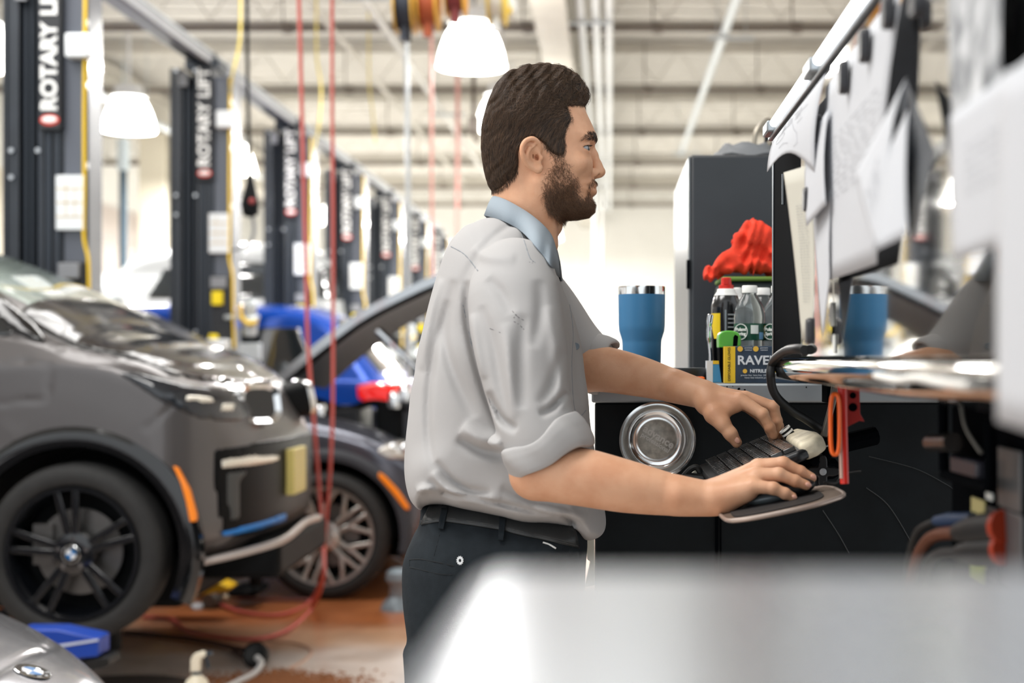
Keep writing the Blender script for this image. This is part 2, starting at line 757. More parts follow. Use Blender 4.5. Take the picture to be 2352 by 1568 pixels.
# wall on the left: piers between overhead doors
wl = struct(box_obj('wall_left', (-9.3, -1.5, 4.1), (-9.0, 36, 5.6), WALLM))
PIER = mat('pier_paint', (226, 218, 202), 0.7)
for i in range(10):
    y0 = 2.0 + i * 3.75
    if y0 < 35.5:
        box_obj('pier', (-9.35, y0 - .32, 0), (-8.86, y0 + .32, 4.1), PIER, wl, .01)
DOORM = mat('door_panel', (206, 196, 190), 0.55)
GLASSW = mat('glowing_pane', (236, 242, 246), 0.15, emit=(240, 246, 252), estr=0.5)  # glow stands in for daylight behind the door glass
pd = MB().box((-.03, 0, 0), (.03, 3.06, .56))
n_d = 0
for i in range(9):
    y0 = 2.0 + i * 3.75 + .34
    if y0 + 3.07 > 36:
        break
    n_d += 1
    d = thing('door_%d' % n_d, None, None, (-9.14, y0, 0))
    d['kind'] = 'structure'
    for k in range(7):
        if True:
            mb = MB()
            z0 = .02 + k * .583
            if k in (3, 4):       # glazed sections
                mb.box((-9.17, y0, z0), (-9.11, y0 + 3.07, z0 + .09)).box((-9.17, y0, z0 + .47), (-9.11, y0 + 3.07, z0 + .565))
                for q in range(5):
                    yy = y0 + q * (3.07 - .09) / 4
                    mb.box((-9.17, yy, z0 + .09), (-9.11, yy + .09, z0 + .47))
                o = mb.build('door_section', DOORM, d)
                for q in range(4):
                    yy = y0 + .09 + q * (3.07 - .09) / 4
                    box_obj('pane', (-9.15, yy, z0 + .09), (-9.13, yy + (2.98 / 4) - .09, z0 + .47), GLASSW, o)
            else:
                mb.box((-9.17, y0, z0), (-9.11, y0 + 3.07, z0 + .565))
                mb.box((-9.11, y0 + .1, z0 + .09), (-9.095, y0 + 2.97, z0 + .47))
                mb.build('door_section', DOORM, d, bevel=.006)

# ceiling deck with its ribs, joists, girder and runs of conduit
ceil_o = struct(box_obj('ceiling', (-9.3, -1.5, 5.45), (3.6, 36.3, 5.6), CEILM))
mb = MB()
for i in range(62):
    y = 6.0 + i * .48
    mb.box((-9.2, y, 5.435), (3.5, y + .22, 5.46))
o = mb.build('deck_rib', CEILM, ceil_o)
o['kind'] = 'stuff'
for i in range(8):
    y = 11.6 + i * 3.52
    if y > 35.5:
        break
    t = thing('roof_joist', None, None, (0, y, 4.8))
    t['kind'] = 'structure'
    box_obj('top_chord', (-9.1, y - .07, 5.28), (3.35, y + .07, 5.40), STEELC, t)
    box_obj('bottom_chord', (-9.1, y - .04, 4.83), (3.35, y + .04, 4.88), STEELC, t)
    mb = MB()
    for k in range(21):
        x = -9.0 + k * .6
        mb.cyl((x, y, 4.9), (x + .3, y, 5.32), .007, n=5)
        mb.cyl((x + .3, y, 5.32), (x + .6, y, 4.9), .007, n=5)
    mb.build('web', STEELC, t, True)
    mb = MB()
    mb.cyl((-9.0, y - .16, 4.77), (3.3, y - .16, 4.77), .036, n=10)
    for x in (-6.2, -3.4, -.9, .45, 1.9):
        mb.cyl((x, y - .16, 4.77), (x + .10, y - .16, 4.77), .058, n=10)
        mb.cyl((x, y - .16, 4.80), (x, y - .16, 5.4), .008, n=6)
    mb.build('sprinkler_pipe', PIPED, t, True)
t = thing('roof_girder', None, None, (-.55, 20, 4.6))
t['kind'] = 'structure'
for nm, lo, hi in (('flange', (-.72, 3, 4.55), (-.40, 35.9, 4.58)), ('web', (-.57, 3, 4.58), (-.55, 35.9, 5.25)), ('flange', (-.72, 3, 5.25), (-.40, 35.9, 5.28))):
    box_obj(nm, lo, hi, STEELC, t)
t = thing('roof_girder', None, None, (-6.9, 20, 4.6))
t['kind'] = 'structure'
for nm, lo, hi in (('flange', (-7.06, 3, 4.55), (-6.74, 35.9, 4.58)), ('web', (-6.91, 3, 4.58), (-6.89, 35.9, 5.25)), ('flange', (-7.06, 3, 5.25), (-6.74, 35.9, 5.28))):
    box_obj(nm, lo, hi, STEELC, t)


def run(name, x, z, r, y0, y1, m, label, straps=(), dx=0.0, group=None):
    t = thing(name, label, 'conduit', (x, (y0 + y1) / 2, z), group)
    mb = MB()
    mb.cyl((x, y0, z), (x + dx, y1, z), r, n=10)
    mb.build('tube', m, t, True)
    for y in straps:
        box_obj('strut', (x - .16, y - .02, z - r - .03), (x + .30, y + .02, z - r), GALV, t)
        mb = MB()
        for q in (-.24, .24):
            mb.cyl((x + q * .6 + .07, y, z - r), (x + q * .6 + .07, y, 5.45), .006, n=6)
        mb.build('hanger_rod', GALV, t, True)
    return t


WHITEP = mat('white_conduit', (226, 230, 232), 0.4)
run('conduit', -.28, 4.70, .035, 6, 33, WHITEP, 'white ceiling conduit above the man, left of three side by side', (14.2,))
run('conduit', -.13, 4.70, .035, 6, 33, WHITEP, 'white ceiling conduit above the man, middle of three side by side')
run('conduit', -.00, 4.70, .035, 6, 33, WHITEP, 'white ceiling conduit above the man, right of three side by side')
run('conduit', 1.17, 4.65, .045, 6, 23.5, GALV, 'single slanting pale pipe under the ceiling above the black cabinet', (14.6, 23.0))
run('conduit', -2.22, 4.6, .04, 6, 26, mat('conduit_grey', (186, 184, 178), .5), 'pale grey ceiling conduit over the bays between reels and red hoses', (12.8, 19))
run('conduit', -2.75, 4.6, .03, 6, 27, STEELC, 'thin grey ceiling pipe over the bays beside a pale conduit')
run('conduit', -5.85, 4.35, .05, 6, 24, GALV, 'pale duct pipe at upper left behind the lift beam', (17.5,))

# service columns and exhaust drops on the left, tiny grilles of the back wall
t = thing('exhaust_drop', 'dark blue-grey hanging exhaust tube with pale top between two lifts', 'exhaust tube', P(283, 640, 20))
mb = MB()
mb.cyl(P(283, 390, 20), P(283, 640, 20), .055, n=12)
mb.build('tube', mat('exhaust_tube', (64, 84, 98), .6), t, True)
mb = MB()
mb.cyl(P(283, 320, 20), P(283, 392, 20), .085, n=12)
mb.cyl(P(283, 320, 20), P(283, 320, 20) + Vector((0, 0, 1.1)), .02, n=8)
mb.build('fitting', mat('pale_fitting', (206, 218, 224), .4), t, True)
box = thing('service_column', 'tall cream column standing beyond the second lift', 'column', (-6.6, 20.6, 0))
box['kind'] = 'structure'
box_obj('shaft', (-6.72, 20.5, 0), (-6.34, 20.9, 4.55), CREAM, box, .01)
box_obj('pipe_cover', (-6.30, 20.55, 0), (-6.22, 20.7, 4.55), STEELC, box, .01)

# ------------------------------------------------------------------ high-bay lamps
DOME = mat('lamp_dome', (255, 252, 244), .3, emit=(255, 252, 244), estr=9.0)
HOUS = mat('lamp_housing', (226, 228, 228), .45)


def high_bay(x, y, zb):
    t = thing('high_bay_lamp', 'lamp', 'lamp', (x, y, zb))
    mb = MB()
    mb.lathe([(.300, 0), (.304, .012), (.296, .03), (.290, .07), (.276, .14), (.250, .22), (.215, .30), (.175, .36), (.165, .385)], 36, Matrix.Translation((x, y, zb)), False)
    mb.lathe([(.294, .004), (.01, .03)], 36, Matrix.Translation((x, y, zb)), False)
    mb.build('dome', DOME, t, True, 50)
    mb = MB()
    mb.lathe([(.172, .38), (.20, .385), (.20, .40), (.165, .405), (.160, .50), (.14, .52), (.05, .53), (.02, .56), (.02, 1.57)], 28, Matrix.Translation((x, y, zb)))
    mb.build('housing', HOUS, t, True, 40)
    l = bpy.data.lights.new('bulb', 'AREA')
    l.shape = 'DISK'
    l.size = .5
    l.energy = 165
    l.color = WARM
    lo = bpy.data.objects.new('bulb', l)
    lo.parent = t
    lo.location = (0, 0, -.01)
    C.objects.link(lo)
    return t


LAMPS = [(-1.21, 12.6, 'bright dome ceiling lamp directly above and behind the man\'s head'),
         (-5.52, 16.5, 'bright dome ceiling lamp between the first and second lifts'),
         (-1.20, 16.1, 'dome ceiling lamp half hidden behind the man\'s hair'),
         (-5.20, 19.9, 'dome ceiling lamp peeping out right of the second lift'),
         (-5.52, 12.6, 'dome ceiling lamp above the first lift'),
         (-1.35, 19.9, 'dome ceiling lamp hidden behind the man\'s head, third of its row'),
         (-1.35, 23.7, 'dome ceiling lamp hidden behind the man\'s head, fourth of its row'),
         (-1.35, 27.6, 'dome ceiling lamp hidden behind the man\'s head, fifth of its row'),
         (-1.35, 31.4, 'dome ceiling lamp hidden behind the man\'s head, farthest of its row'),
         (-5.3, 27.6, 'added dome ceiling lamp behind the third lift, fifth of the left row'),
         (-5.3, 31.4, 'added dome ceiling lamp behind the fourth lift, farthest of the left row'),
         (-5.3, 23.7, 'dome ceiling lamp behind the third lift, fourth of the left row')]
lp = high_bay(*LAMPS[0][:2], 3.89)
for i, (x, y, lb) in enumerate(LAMPS):
    o = lp if i == 0 else copy_tree(lp)
    o.location = (x, y, 3.89 if i != 1 else 3.94)
    if y > 27:                # far lamps added, bulbs boosted to brighten the end wall
        for ch in o.children:
            if ch.type == 'LIGHT':
                ch.data = ch.data.copy()
                ch.data.energy *= 1.9
    tag(o, lb, 'lamp', 'high-bay lamps')

# ================================================================== the row of two-post lifts
NAVY = mat('lift_paint', (38, 43, 50), 0.38, coat=.15, noise=.12, nscale=6)
NAVY2 = mat('lift_rail', (52, 58, 66), 0.35, 0.35)
PLATE = mat('lift_side_plate', (86, 90, 100), 0.3, coat=.3)  # paler grey puts a reflected sheen into the plate's colour
LABELB = mat('label_black', (34, 36, 40), 0.5)
WHITE = mat('white_print', (238, 238, 236), 0.6)
REDO = mat('red_badge', (214, 62, 40), 0.5)
YEL = mat('yellow_cable', (236, 196, 40), 0.5)
STICKY = mat('yellow_sticker', (240, 214, 30), 0.6)
GREYP = mat('grey_placard', (132, 134, 138), 0.5)
PBOX = mat('switch_box', (226, 230, 232), 0.45)
BOLT = mat('bolt_zinc', (190, 194, 198), 0.35, .8)
PY0, PXR = 11.07, -2.918


def lift_post():
    # built at the second post's place: left edge x0, near face at Y
    Y = PY0
    x0 = PXR - .47
    t = thing('lift_column', 'lift', 'car lift', (x0, Y, 0))

    def bx(lo, hi):
        return (x0 + lo[0], Y + lo[1], lo[2]), (x0 + hi[0], Y + hi[1], hi[2])
    mb = MB()
    mb.box(*bx((0, .02, 0), (.085, .40, 3.58)))
    mb.box(*bx((.085, .12, 0), (.21, .40, 3.55)))
    mb.box(*bx((.21, .02, 0), (.335, .40, 3.60)))
    mb.box(*bx((.0, .0, 0), (.02, .02, 3.58)))
    mb.box(*bx((.21, .0, 0), (.232, .02, 2.70)))
    mb.build('column', NAVY, t, bevel=.004)
    mb = MB()
    for a, b in ((.10, .118), (.135, .150), (.178, .194)):
        mb.box(*bx((a, .06, 0), (b, .12, 3.50)))
    mb.build('guide_rail', NAVY2, t, bevel=.003)
    mb = MB()
    for a, b in ((.245, .272), (.300, .322)):
        mb.box(*bx((a, -.005, 0), (b, .02, 2.70)))
    mb.build('guide_rail', NAVY2, t, bevel=.003)
    mb = MB()
    mb.box(*bx((.335, .03, 0), (.47, .05, 3.52)))
    mb.box(*bx((.455, .03, 0), (.47, .30, 3.52)))
    mb.build('side_plate', PLATE, t, bevel=.004)
    mb = MB()
    mb.box(*bx((.215, -.035, 2.71), (.338, .02, 3.60)))
    sg_ = mb.build('name_board', LABELB, t, bevel=.006)
    xt = x0 + .276
    text('lettering', 'ROTARY', WHITE, sg_, (xt, Y - .037, 3.06), (math.pi / 2, -math.pi / 2, 0), .125, sx=1.0, bold=.004)
    text('lettering', 'LIFT', WHITE, sg_, (xt, Y - .037, 3.46), (math.pi / 2, -math.pi / 2, 0), .125, sx=1.0, bold=.004)
    mb = MB()
    mb.sphere((xt, Y - .036, 2.765), (.055, .004, .030), 24, 8)
    rb = mb.build('badge', REDO, sg_, True, 80)
    mb = MB()
    mb.sphere((xt, Y - .0385, 2.767), (.042, .004, .018), 24, 8)
    mb.build('badge_face', WHITE, sg_, True, 80)
    box_obj('number_plate', *bx((.07, -.004, 3.44), (.135, .02, 3.55)), GREYP, t)
    mb = MB()
    for z in (3.56, 2.45, 2.60, 1.55):
        for x in ((.05, .365, .425) if z == 2.45 else (.05, .20)):
            mb.cyl((x0 + x, Y + .0, z), (x0 + x, Y - .012, z), .014, n=8)
    for z in (3.30, 2.95, 2.5):
        mb.box(*bx((.452, .0, z), (.475, .03, z + .035)))
    mb.build('bolt', BOLT, t, True)['kind'] = 'stuff'
    pl = box_obj('instruction_placard', *bx((.305, -.02, 2.155), (.46, .03, 2.46)), PBOX, t, .004)
    mb = MB()
    for k in range(3):
        mb.box(*bx((.312, -.0215, 2.225 + k * .078), (.453, -.02, 2.233 + k * .078)))
    mb.box(*bx((.36, -.0215, 2.23), (.365, -.02, 2.44)))
    mb.box(*bx((.41, -.0215, 2.23), (.414, -.02, 2.38)))
    mb.build('rule', mat('placard_line', (196, 172, 130), .7), pl)
    box_obj('control_panel', *bx((.32, -.03, 1.885), (.437, .03, 1.97)), GREYP, t, .004)
    box_obj('lock_release', *bx((.33, -.035, 1.755), (.41, .03, 1.86)), STICKY, t, .004)
    box_obj('valve_cover', *bx((.31, .0, 1.30), (.46, .03, 1.98)), LABELB, t, .006)
    box_obj('switch_box', *bx((.37, -.07, 3.11), (.505, .03, 3.245)), PBOX, t, .012)
    mb = MB()
    pth = spline([(x0 + .465, Y + .0, 3.5), (x0 + .468, Y - .02, 3.2), (x0 + .46, Y - .005, 2.8), (x0 + .462, Y - .01, 2.4), (x0 + .46, Y - .01, 2.12), (x0 + .485, Y - .01, 1.98),
                  (x0 + .49, Y - .01, 1.7), (x0 + .50, Y - .01, 1.42)], 8)
    mb.tube(pth, .0095, 8)
    mb.build('power_cable', YEL, t, True)
    # pulley bracket on top, base plate and foot of the column
    mb = MB()
    mb.box(*bx((.10, .05, 3.58), (.36, .34, 3.66)))
    mb.cyl((x0 + .16, Y + .2, 3.68), (x0 + .30, Y + .2, 3.68), .06, n=14)
    mb.build('pulley_bracket', NAVY2, t, bevel=.004)
    box_obj('base_plate', *bx((-.05, -.05, 0), (.56, .50, .025)), NAVY, t, .004)
    wb = box_obj('fluid_tank', *bx((.32, -.16, 1.33), (.47, .0, 1.49)), PBOX, t, .015)
    box_obj('tank_cap', *bx((.33, -.12, 1.49), (.39, -.05, 1.53)), STICKY, wb, .01)
    # air filter and regulator set on the right
    mb = MB()
    xr = x0 + .62
    mb.lathe([(.02, -.11), (.05, -.10), (.055, -.02), (.06, .0), (.06, .03), (.045, .04), (.045, .09), (.055, .10), (.05, .16), (.02, .18)], 16, Matrix.Translation((xr, Y, 1.62)))
    mb.box((xr - .08, Y - .05, 1.33), (xr + .08, Y + .04, 1.46))
    mb.cyl((xr - .20, Y, 1.66), (xr + .07, Y, 1.66), .018, n=8)
    mb.build('air_regulator', mat('regulator_grey', (184, 190, 192), .4, .3), t, True, 40, bevel=.006)
    mb = MB()
    mb.tube(spline([(xr - .06, Y - .06, 1.76), (xr - .05, Y - .07, 1.66), (xr + .01, Y - .07, 1.61), (xr + .07, Y - .06, 1.63)], 6), .016, 8)
    mb.build('air_line', YEL, t, True)
    return t


post = lift_post()
ORD = ['dark two-post lift column at the left edge, tallest in view, its top cut off', 'second dark lift column of the row, beside the dome lamp',
       'third dark lift column of the row, left of the red hoses', 'fourth dark lift column of the row, right of the red hoses',
       'fifth dark lift column of the row, above the raised bonnet', 'sixth dark lift column, small, left of the man\'s shoulder', 'seventh and smallest lift column, touching the man\'s shoulder']
posts = []
for i in range(7):
    o = post if i == 1 else copy_tree(post)
    o.location = Vector((PXR - .47, PY0 + (i - 1) * 3.0, 0))
    if i == 0:                # a smaller lift stands nearest
        o.location = (-2.75 - .47 * .935, 7.55, 0)
        o.scale = (.935, .80, .94)
    tag(o, ORD[i], 'car lift', 'car lift columns')
    posts.append(o)
BEAM = mat('beam_steel', (92, 96, 102), 0.3, .75)
for i in range(6):
    y0 = PY0 + (i - 1) * 3.0 + .2
    t = thing('overhead_beam', ['nearest overhead steel beam joining the first two lift columns', 'overhead steel beam joining second and third lift columns', 'overhead steel beam joining third and fourth lift columns',
                                'overhead steel beam joining fourth and fifth lift columns', 'small overhead steel beam joining fifth and sixth lift columns', 'smallest overhead steel beam of the lift row'][i],
              'beam', (PXR - .2, y0, 3.62), 'overhead beams of the lifts')
    x0 = PXR - .33
    box_obj('channel', (x0, y0, 3.64), (x0 + .13, y0 + 3.0, 3.72), BEAM, t, .004)
    box_obj('flange', (x0 - .04, y0, 3.72), (x0 + .15, y0 + 3.0, 3.735), GALV, t)
    box_obj('cable_cover', (x0 + .13, y0 + .1, 3.62), (x0 + .17, y0 + 2.9, 3.70), GREYP, t, .004)

# ================================================================== cars
TYRE = mat('tyre_rubber', (38, 38, 38), 0.75, noise=.15, nscale=30)
BLKG = mat('black_gloss', (12, 13, 15), 0.08, coat=.6)
BLKM = mat('black_matt', (12, 14, 16), 0.6, spec=.15)
CHROME = mat('chrome', (222, 224, 226), 0.08, 1.0)
ALLOY = mat('alloy_wheel', (196, 192, 186), 0.28, .85)
BLKW = mat('black_wheel', (16, 18, 22), 0.16, coat=.6)
DISC = mat('brake_disc', (120, 118, 116), 0.35, .9)
AMBER = mat('amber_reflector', (255, 140, 10), 0.3, coat=.5)
BLUEA = mat('blue_accent', (28, 118, 196), 0.35)
ROUNDB = mat('emblem_blue', (34, 112, 176), 0.3, coat=.5)
ROUNDW = mat('emblem_white', (232, 234, 236), 0.3, coat=.5)
LENS = mat('headlamp_lens', (30, 34, 40), 0.1, 0, coat=.5)
LAMPB = mat('lamp_bright', (228, 224, 212), 0.25, .4)
REDL = mat('tail_lamp', (200, 22, 16), 0.12, coat=1.0, emit=(220, 20, 10), estr=.25)
GLASSD = mat('dark_glass', (24, 28, 30), 0.05, coat=.8, spec=.8)
PLATEM = mat('number_plate', (196, 180, 104), 0.5)
LETB = mat('emblem_letter', (20, 22, 24), 0.5)


def car_paint(name, c, rough=.22, metal=.65):
    return mat(name, c, rough, metal, coat=.35, noise=.03, nscale=4)


def roundel(parent, c, R, r):
    """round blue and white quartered emblem with a dark ring; R turns +Z to its normal"""
    M = Matrix.Translation(c) @ R.to_4x4()
    t = MB()
    t.lathe([(r, -.002), (r, .002), (r * .96, .0035), (r * .62, .0035), (r * .60, .003), (.0001, .003)], 40, M)
    e = t.build('emblem', BLKG, parent, True, 30)
    t = MB()
    t.lathe([(r * 1.0, .0015), (r * 1.04, .003), (r * .985, .0042)], 40, M, False).lathe([(r * .63, .0034), (r * .615, .0046), (r * .59, .0034)], 40, M, False)
    t.build('emblem_ring', CHROME, e, True, 60)
    for k in range(4):
        t = MB()
        pts = [Vector((0, 0, .0034))] + [Vector((math.cos(math.pi / 2 * (k + q / 8)) * r * .59, math.sin(math.pi / 2 * (k + q / 8)) * r * .59, .0034)) for q in range(9)]
        t.prism([M @ p for p in pts], (R @ Vector((0, 0, .0008))))
        t.build('quarter', ROUNDB if k % 2 == 0 else ROUNDW, e)
    for ch, a in (('B', 130), ('M', 90), ('W', 50)):
        aa = math.radians(a)
        p = M @ Vector((math.cos(aa) * r * .80, math.sin(aa) * r * .80, .0036))
        text('lettering', ch, ROUNDW, e, p, (R @ Matrix.Rotation(aa - math.pi / 2, 3, 'Z')).to_euler(), r * .30, .0003)
    return e


def wheel(parent, c, Rt, Rr, width, spoke_m, style, name='wheel'):
    """wheel whose outer face looks to -Y; c = centre of that face"""
    c = Vector(c)
    M = Matrix.Translation(c) @ Matrix.Rotation(math.pi / 2, 4, 'X')      # local +Z -> -Y
    t = MB()
    w_ = width
    t.lathe([(Rr, -.02), (Rr + .012, .004), (Rr + .03, .012), (Rt - .035, .012), (Rt - .012, -.004), (Rt, -.03), (Rt, -w_ + .03), (Rt - .03, -w_), (Rr, -w_)], 64, M, False)
    tr = t.build(name, TYRE, parent, True, 40)
    t = MB()
    t.lathe([(Rr + .006, -.002), (Rr + .004, .008), (Rr - .010, .006), (Rr - .022, -.03), (Rr - .03, -w_ + .02)], 64, M, False)
    t.build('rim', spoke_m, tr, True, 40)
    n = 5

    def bar(a0, r0, a1, r1, wd0, wd1, z0, z1, th=.022):
        p = Vector((math.cos(a0) * r0, math.sin(a0) * r0, z0))
        q = Vector((math.cos(a1) * r1, math.sin(a1) * r1, z1))
        d = (q - p).normalized()
        s_ = Vector((-d.y, d.x, 0)).normalized()
        vs = [p - s_ * wd0, p + s_ * wd0, q + s_ * wd1, q - s_ * wd1]
        t.prism([M @ v for v in vs], (M.to_3x3() @ Vector((0, 0, -th))))
    for k in range(n):
        t = MB()
        a = 2 * math.pi * k / n + math.pi / 2 + (.1 if style == 'double' else .28)
        if style == 'double':
            for s_ in (-1, 1):
                bar(a + s_ * .20, .05, a + s_ * .15, Rr - .01, .016, .013, -.012, .0)
        else:
            for s_ in (-1, 1):
                bar(a + s_ * .30, .05, a + s_ * .20, Rr * .55, .017, .014, -.016, -.006)
                bar(a + s_ * .20, Rr * .53, a + s_ * .10, Rr - .008, .013, .011, -.006, .0)
                bar(a + s_ * .20, Rr * .53, a + s_ * .52, Rr - .008, .013, .011, -.006, .0)
        t.build('spoke', spoke_m, tr, bevel=.005)
    t = MB()
    t.lathe([(.085, -.04), (.082, -.012), (.06, -.006), (.04, -.004), (.0001, -.004)], 32, M)
    hub = t.build('hub', spoke_m, tr, True, 40)
    t = MB()
    for k in range(5):
        a = 2 * math.pi * k / 5 + .3
        t.cyl(M @ Vector((math.cos(a) * .058, math.sin(a) * .058, -.012)), M @ Vector((math.cos(a) * .058, math.sin(a) * .058, -.002)), .010, n=6)
    t.build('wheel_bolt', CHROME, tr)['kind'] = 'stuff'
    t = MB()
    t.lathe([(Rr * .66, -.10), (Rr * .66, -.085), (.05, -.085)], 40, M, False)
    t.box(c + Vector((-Rr * .68, .06, -.05)), c + Vector((-Rr * .38, .13, .11)))
    t.build('brake', DISC, tr, True, 40)
    t = MB()
    t.lathe([(Rr - .02, -w_ + .03), (.04, -w_ + .03)], 32, M, False)
    t.build('wheel_back', BLKM, tr)
    return tr


class CarShell:
    def __init__(s, outline, yc, W, R, n=3.0, h=.012, lo=None, hi=None):
        a = np.array(outline)
        s.v = Vol((a[:, 0].min() - .04, yc - 1.0, a[:, 1].min() - .04), (a[:, 0].max() + .04, yc + 1.0, a[:, 1].max() + .04), h)
        f, l, hgh = s_inflate(outline, yc, W, R, n)
        s.v.add((f, (l[0], yc - .97, l[2]), (hgh[0], yc + .97, hgh[2])))
        s.yc = yc

    def arch(s, cx, cz, r, depth=.32, side=-1):
        yc = s.yc
        f, l, hgh = s_cap((cx, yc + side * 1.2, cz), (cx, yc + side * (.93 - depth), cz), r, r)
        s.v.cut((f, l, hgh), .012)

    def groove(s, pts, w=.006, d=.006, far=False):
        def f(X, Y, Z):
            dl = line_d(pts, X[:, 0, :] + 0 * Z[:, 0, :], Z[:, 0, :] + 0 * X[:, 0, :])[:, None, :]
            return (d * np.exp(-(dl / w) ** 2) * (1 if far else (Y < s.yc))).astype(np.float32)
        s.v.mod(f)

    def shell(s, region, lift, ylo, yhi, name, m, parent, soft=.004, relax=1, label=None):
        """a panel laid on the body: the part of the skin inside a side-view outline, lifted by `lift`"""
        v = Vol.__new__(Vol)
        sl, X, Y, Z = s.v.sub((min(p[0] for p in region) - .03, ylo - .03, min(p[1] for p in region) - .03),
                              (max(p[0] for p in region) + .03, yhi + .03, max(p[1] for p in region) + .03))
        v.d = s.v.d[sl].copy() - lift
        v.h = s.v.h
        v.lo = np.array([X.min(), Y.min(), Z.min()], dtype=np.float64)
        v.n = np.array(v.d.shape)
        r2 = poly_sd(region, X[:, 0, :] + 0 * Z[:, 0, :], Z[:, 0, :] + 0 * X[:, 0, :])[:, None, :]
        yy = np.maximum(ylo - Y, Y - yhi)
        v.d = -smin(-v.d, -np.maximum(r2, yy).astype(np.float32), soft).astype(np.float32)
        inner = s.v.d[sl] + .03
        v.d = np.maximum(v.d, -inner)
        return v.build(name, m, parent, relax, label)


def arch_trim(parent, cx, cz, r, y, m, a0=-10, a1=200, w=.05, name='arch_trim'):
    t = MB()
    pr = [(r - .012, .02), (r - .006, -.012), (r + w * .5, -.016), (r + w, -.002), (r + w, .05)]
    n = 40

    def fn(u, v):
        a = math.radians(a0 + (a1 - a0) * u)
        i = v * (len(pr) - 1)
        i0 = min(int(i), len(pr) - 2)
        q = i - i0
        rr = pr[i0][0] * (1 - q) + pr[i0 + 1][0] * q
        yy = pr[i0][1] * (1 - q) + pr[i0 + 1][1] * q
        return Vector((cx + math.cos(a) * rr, y + yy, cz + math.sin(a) * rr))
    t.grid(fn, n, 9)
    return t.build(name, m, parent, True, 60)


def arch_liner(parent, cx, cz, r, y):
    t = MB()
    t.grid(lambda u, v: Vector((cx + math.cos(math.radians(-20 + 220 * u)) * r, y + v * .5, cz + math.sin(math.radians(-20 + 220 * u)) * r)), 30, 3)
    t.prism([Vector((cx + math.cos(math.radians(-8 + k * 7)) * r, y + .42, cz + math.sin(math.radians(-8 + k * 7)) * r)) for k in range(29)], (0, .02, 0))
    return t.build('arch_liner', BLKM, parent, True, 40)


# ---------------------------------------------------------------- car 1: dark grey hatch with black bonnet, lifted
YC = 6.5


def c1(pts):
    return [xz(px, py, YC) for px, py in pts]


car = thing('car', 'dark grey compact car with black bonnet and black wheel, raised on the lift', 'car', (-3.2, YC, .27))
O1 = [(-1270, 640), (-1150, 575), (-800, 540), (-400, 535), (-120, 560), (60, 622), (150, 664), (240, 712), (330, 765), (430, 790), (520, 828), (590, 868), (632, 900), (655, 935), (684, 975), (705, 1005), (708, 1060), (706, 1140),
      (698, 1185), (660, 1215), (560, 1240), (300, 1262), (-1200, 1290), (-1290, 1180), (-1320, 1000), (-1300, 780)]
O1 = [(px - max(0, px - 560) * .15, py) for px, py in O1]
o1 = [xz(p[0], p[1], YC) for p in spline([(*p, 0) for p in O1], 3, True)]


def W1(u, v):
    return .885 - .20 * np.clip((v - 1.33) / .5, 0, 1) - .45 * np.clip((u + 1.80) / .40, 0, 1) ** 2


sh1 = CarShell(o1, YC, W1, .16, 3.2, .0125)
WX, WY, WZ = P(165, 1272, 5.60)
sh1.arch(WX, WZ, .425, .36)
sh1.arch(WX - 2.56, WZ, .425, .36)
Yn = 5.63
GR = lambda pts: [xz(px, py, Yn) for px, py in pts]
sh1.groove(GR([(0, 835), (60, 832), (118, 838), (118, 880), (110, 915), (0, 925)]))
sh1.groove(GR([(340, 985), (395, 930), (420, 905)]))
sh1.groove(GR([(0, 770), (120, 792), (250, 815), (420, 850), (560, 905)]), .008)
bd = sh1.v.build('body', car_paint('paint_grey', (92, 89, 89), .34, .55), car, 1, 'dark metallic grey body')
# bonnet: a black panel laid over the nose; glass; lamp; grille
hood_r = [xz(p[0], p[1], 5.74) for p in [(40, 600), (760, 600), (760, 935), (600, 930), (560, 922), (545, 903), (420, 866), (285, 846), (150, 806), (40, 772)]]
hd = sh1.shell(hood_r, .008, YC - .80, YC + .80, 'bonnet', mat('bonnet_black', (16, 15, 15), .12, coat=.25, spec=.4), car, .01, label='black gloss bonnet')
wnd = [xz(p[0], p[1], YC) for p in [(-60, 560), (60, 605), (160, 650), (322, 752), (300, 772), (200, 760), (80, 735), (-60, 690)]]
gl1 = mat('windshield_glass', (150, 162, 154), 0.06, 0.0, coat=1.0, spec=.9)
sh1.shell(wnd, .005, YC - .66, YC + .66, 'windshield', gl1, car)
sw = [xz(p[0], p[1], 5.75) for p in [(-900, 600), (-300, 590), (-60, 640), (60, 760), (40, 775), (-400, 760), (-900, 750)]]
sh1.shell(sw, .004, YC - .95, YC - .5, 'side_window', GLASSD, car)
pil = [xz(p[0], p[1], 5.8) for p in [(-90, 640), (-60, 632), (100, 745), (135, 780), (110, 786), (60, 764)]]
sh1.shell(pil, .012, YC - .95, YC - .45, 'pillar', BLKG, car)
hl = [xz(p[0], p[1], 5.72) for p in [(285, 852), (330, 855), (420, 880), (520, 898), (545, 918), (540, 958), (515, 975), (455, 960), (395, 925)]]
lampo = sh1.shell(hl, .010, YC - .95, YC - .2, 'headlamp', LENS, car)
for (q, r_) in (((452, 917), .036), ((505, 937), .030)):
    pass
lb = [xz(p[0], p[1], 5.70) for p in [(428, 905), (475, 912), (480, 928), (432, 922)]]
sh1.shell(lb, .014, YC - .95, YC - .2, 'lamp_bar', LAMPB, lampo)
lb = [xz(p[0], p[1], 5.70) for p in [(484, 926), (508, 928), (508, 952), (486, 946)]]
sh1.shell(lb, .013, YC - .95, YC - .2, 'projector', LAMPB, lampo)
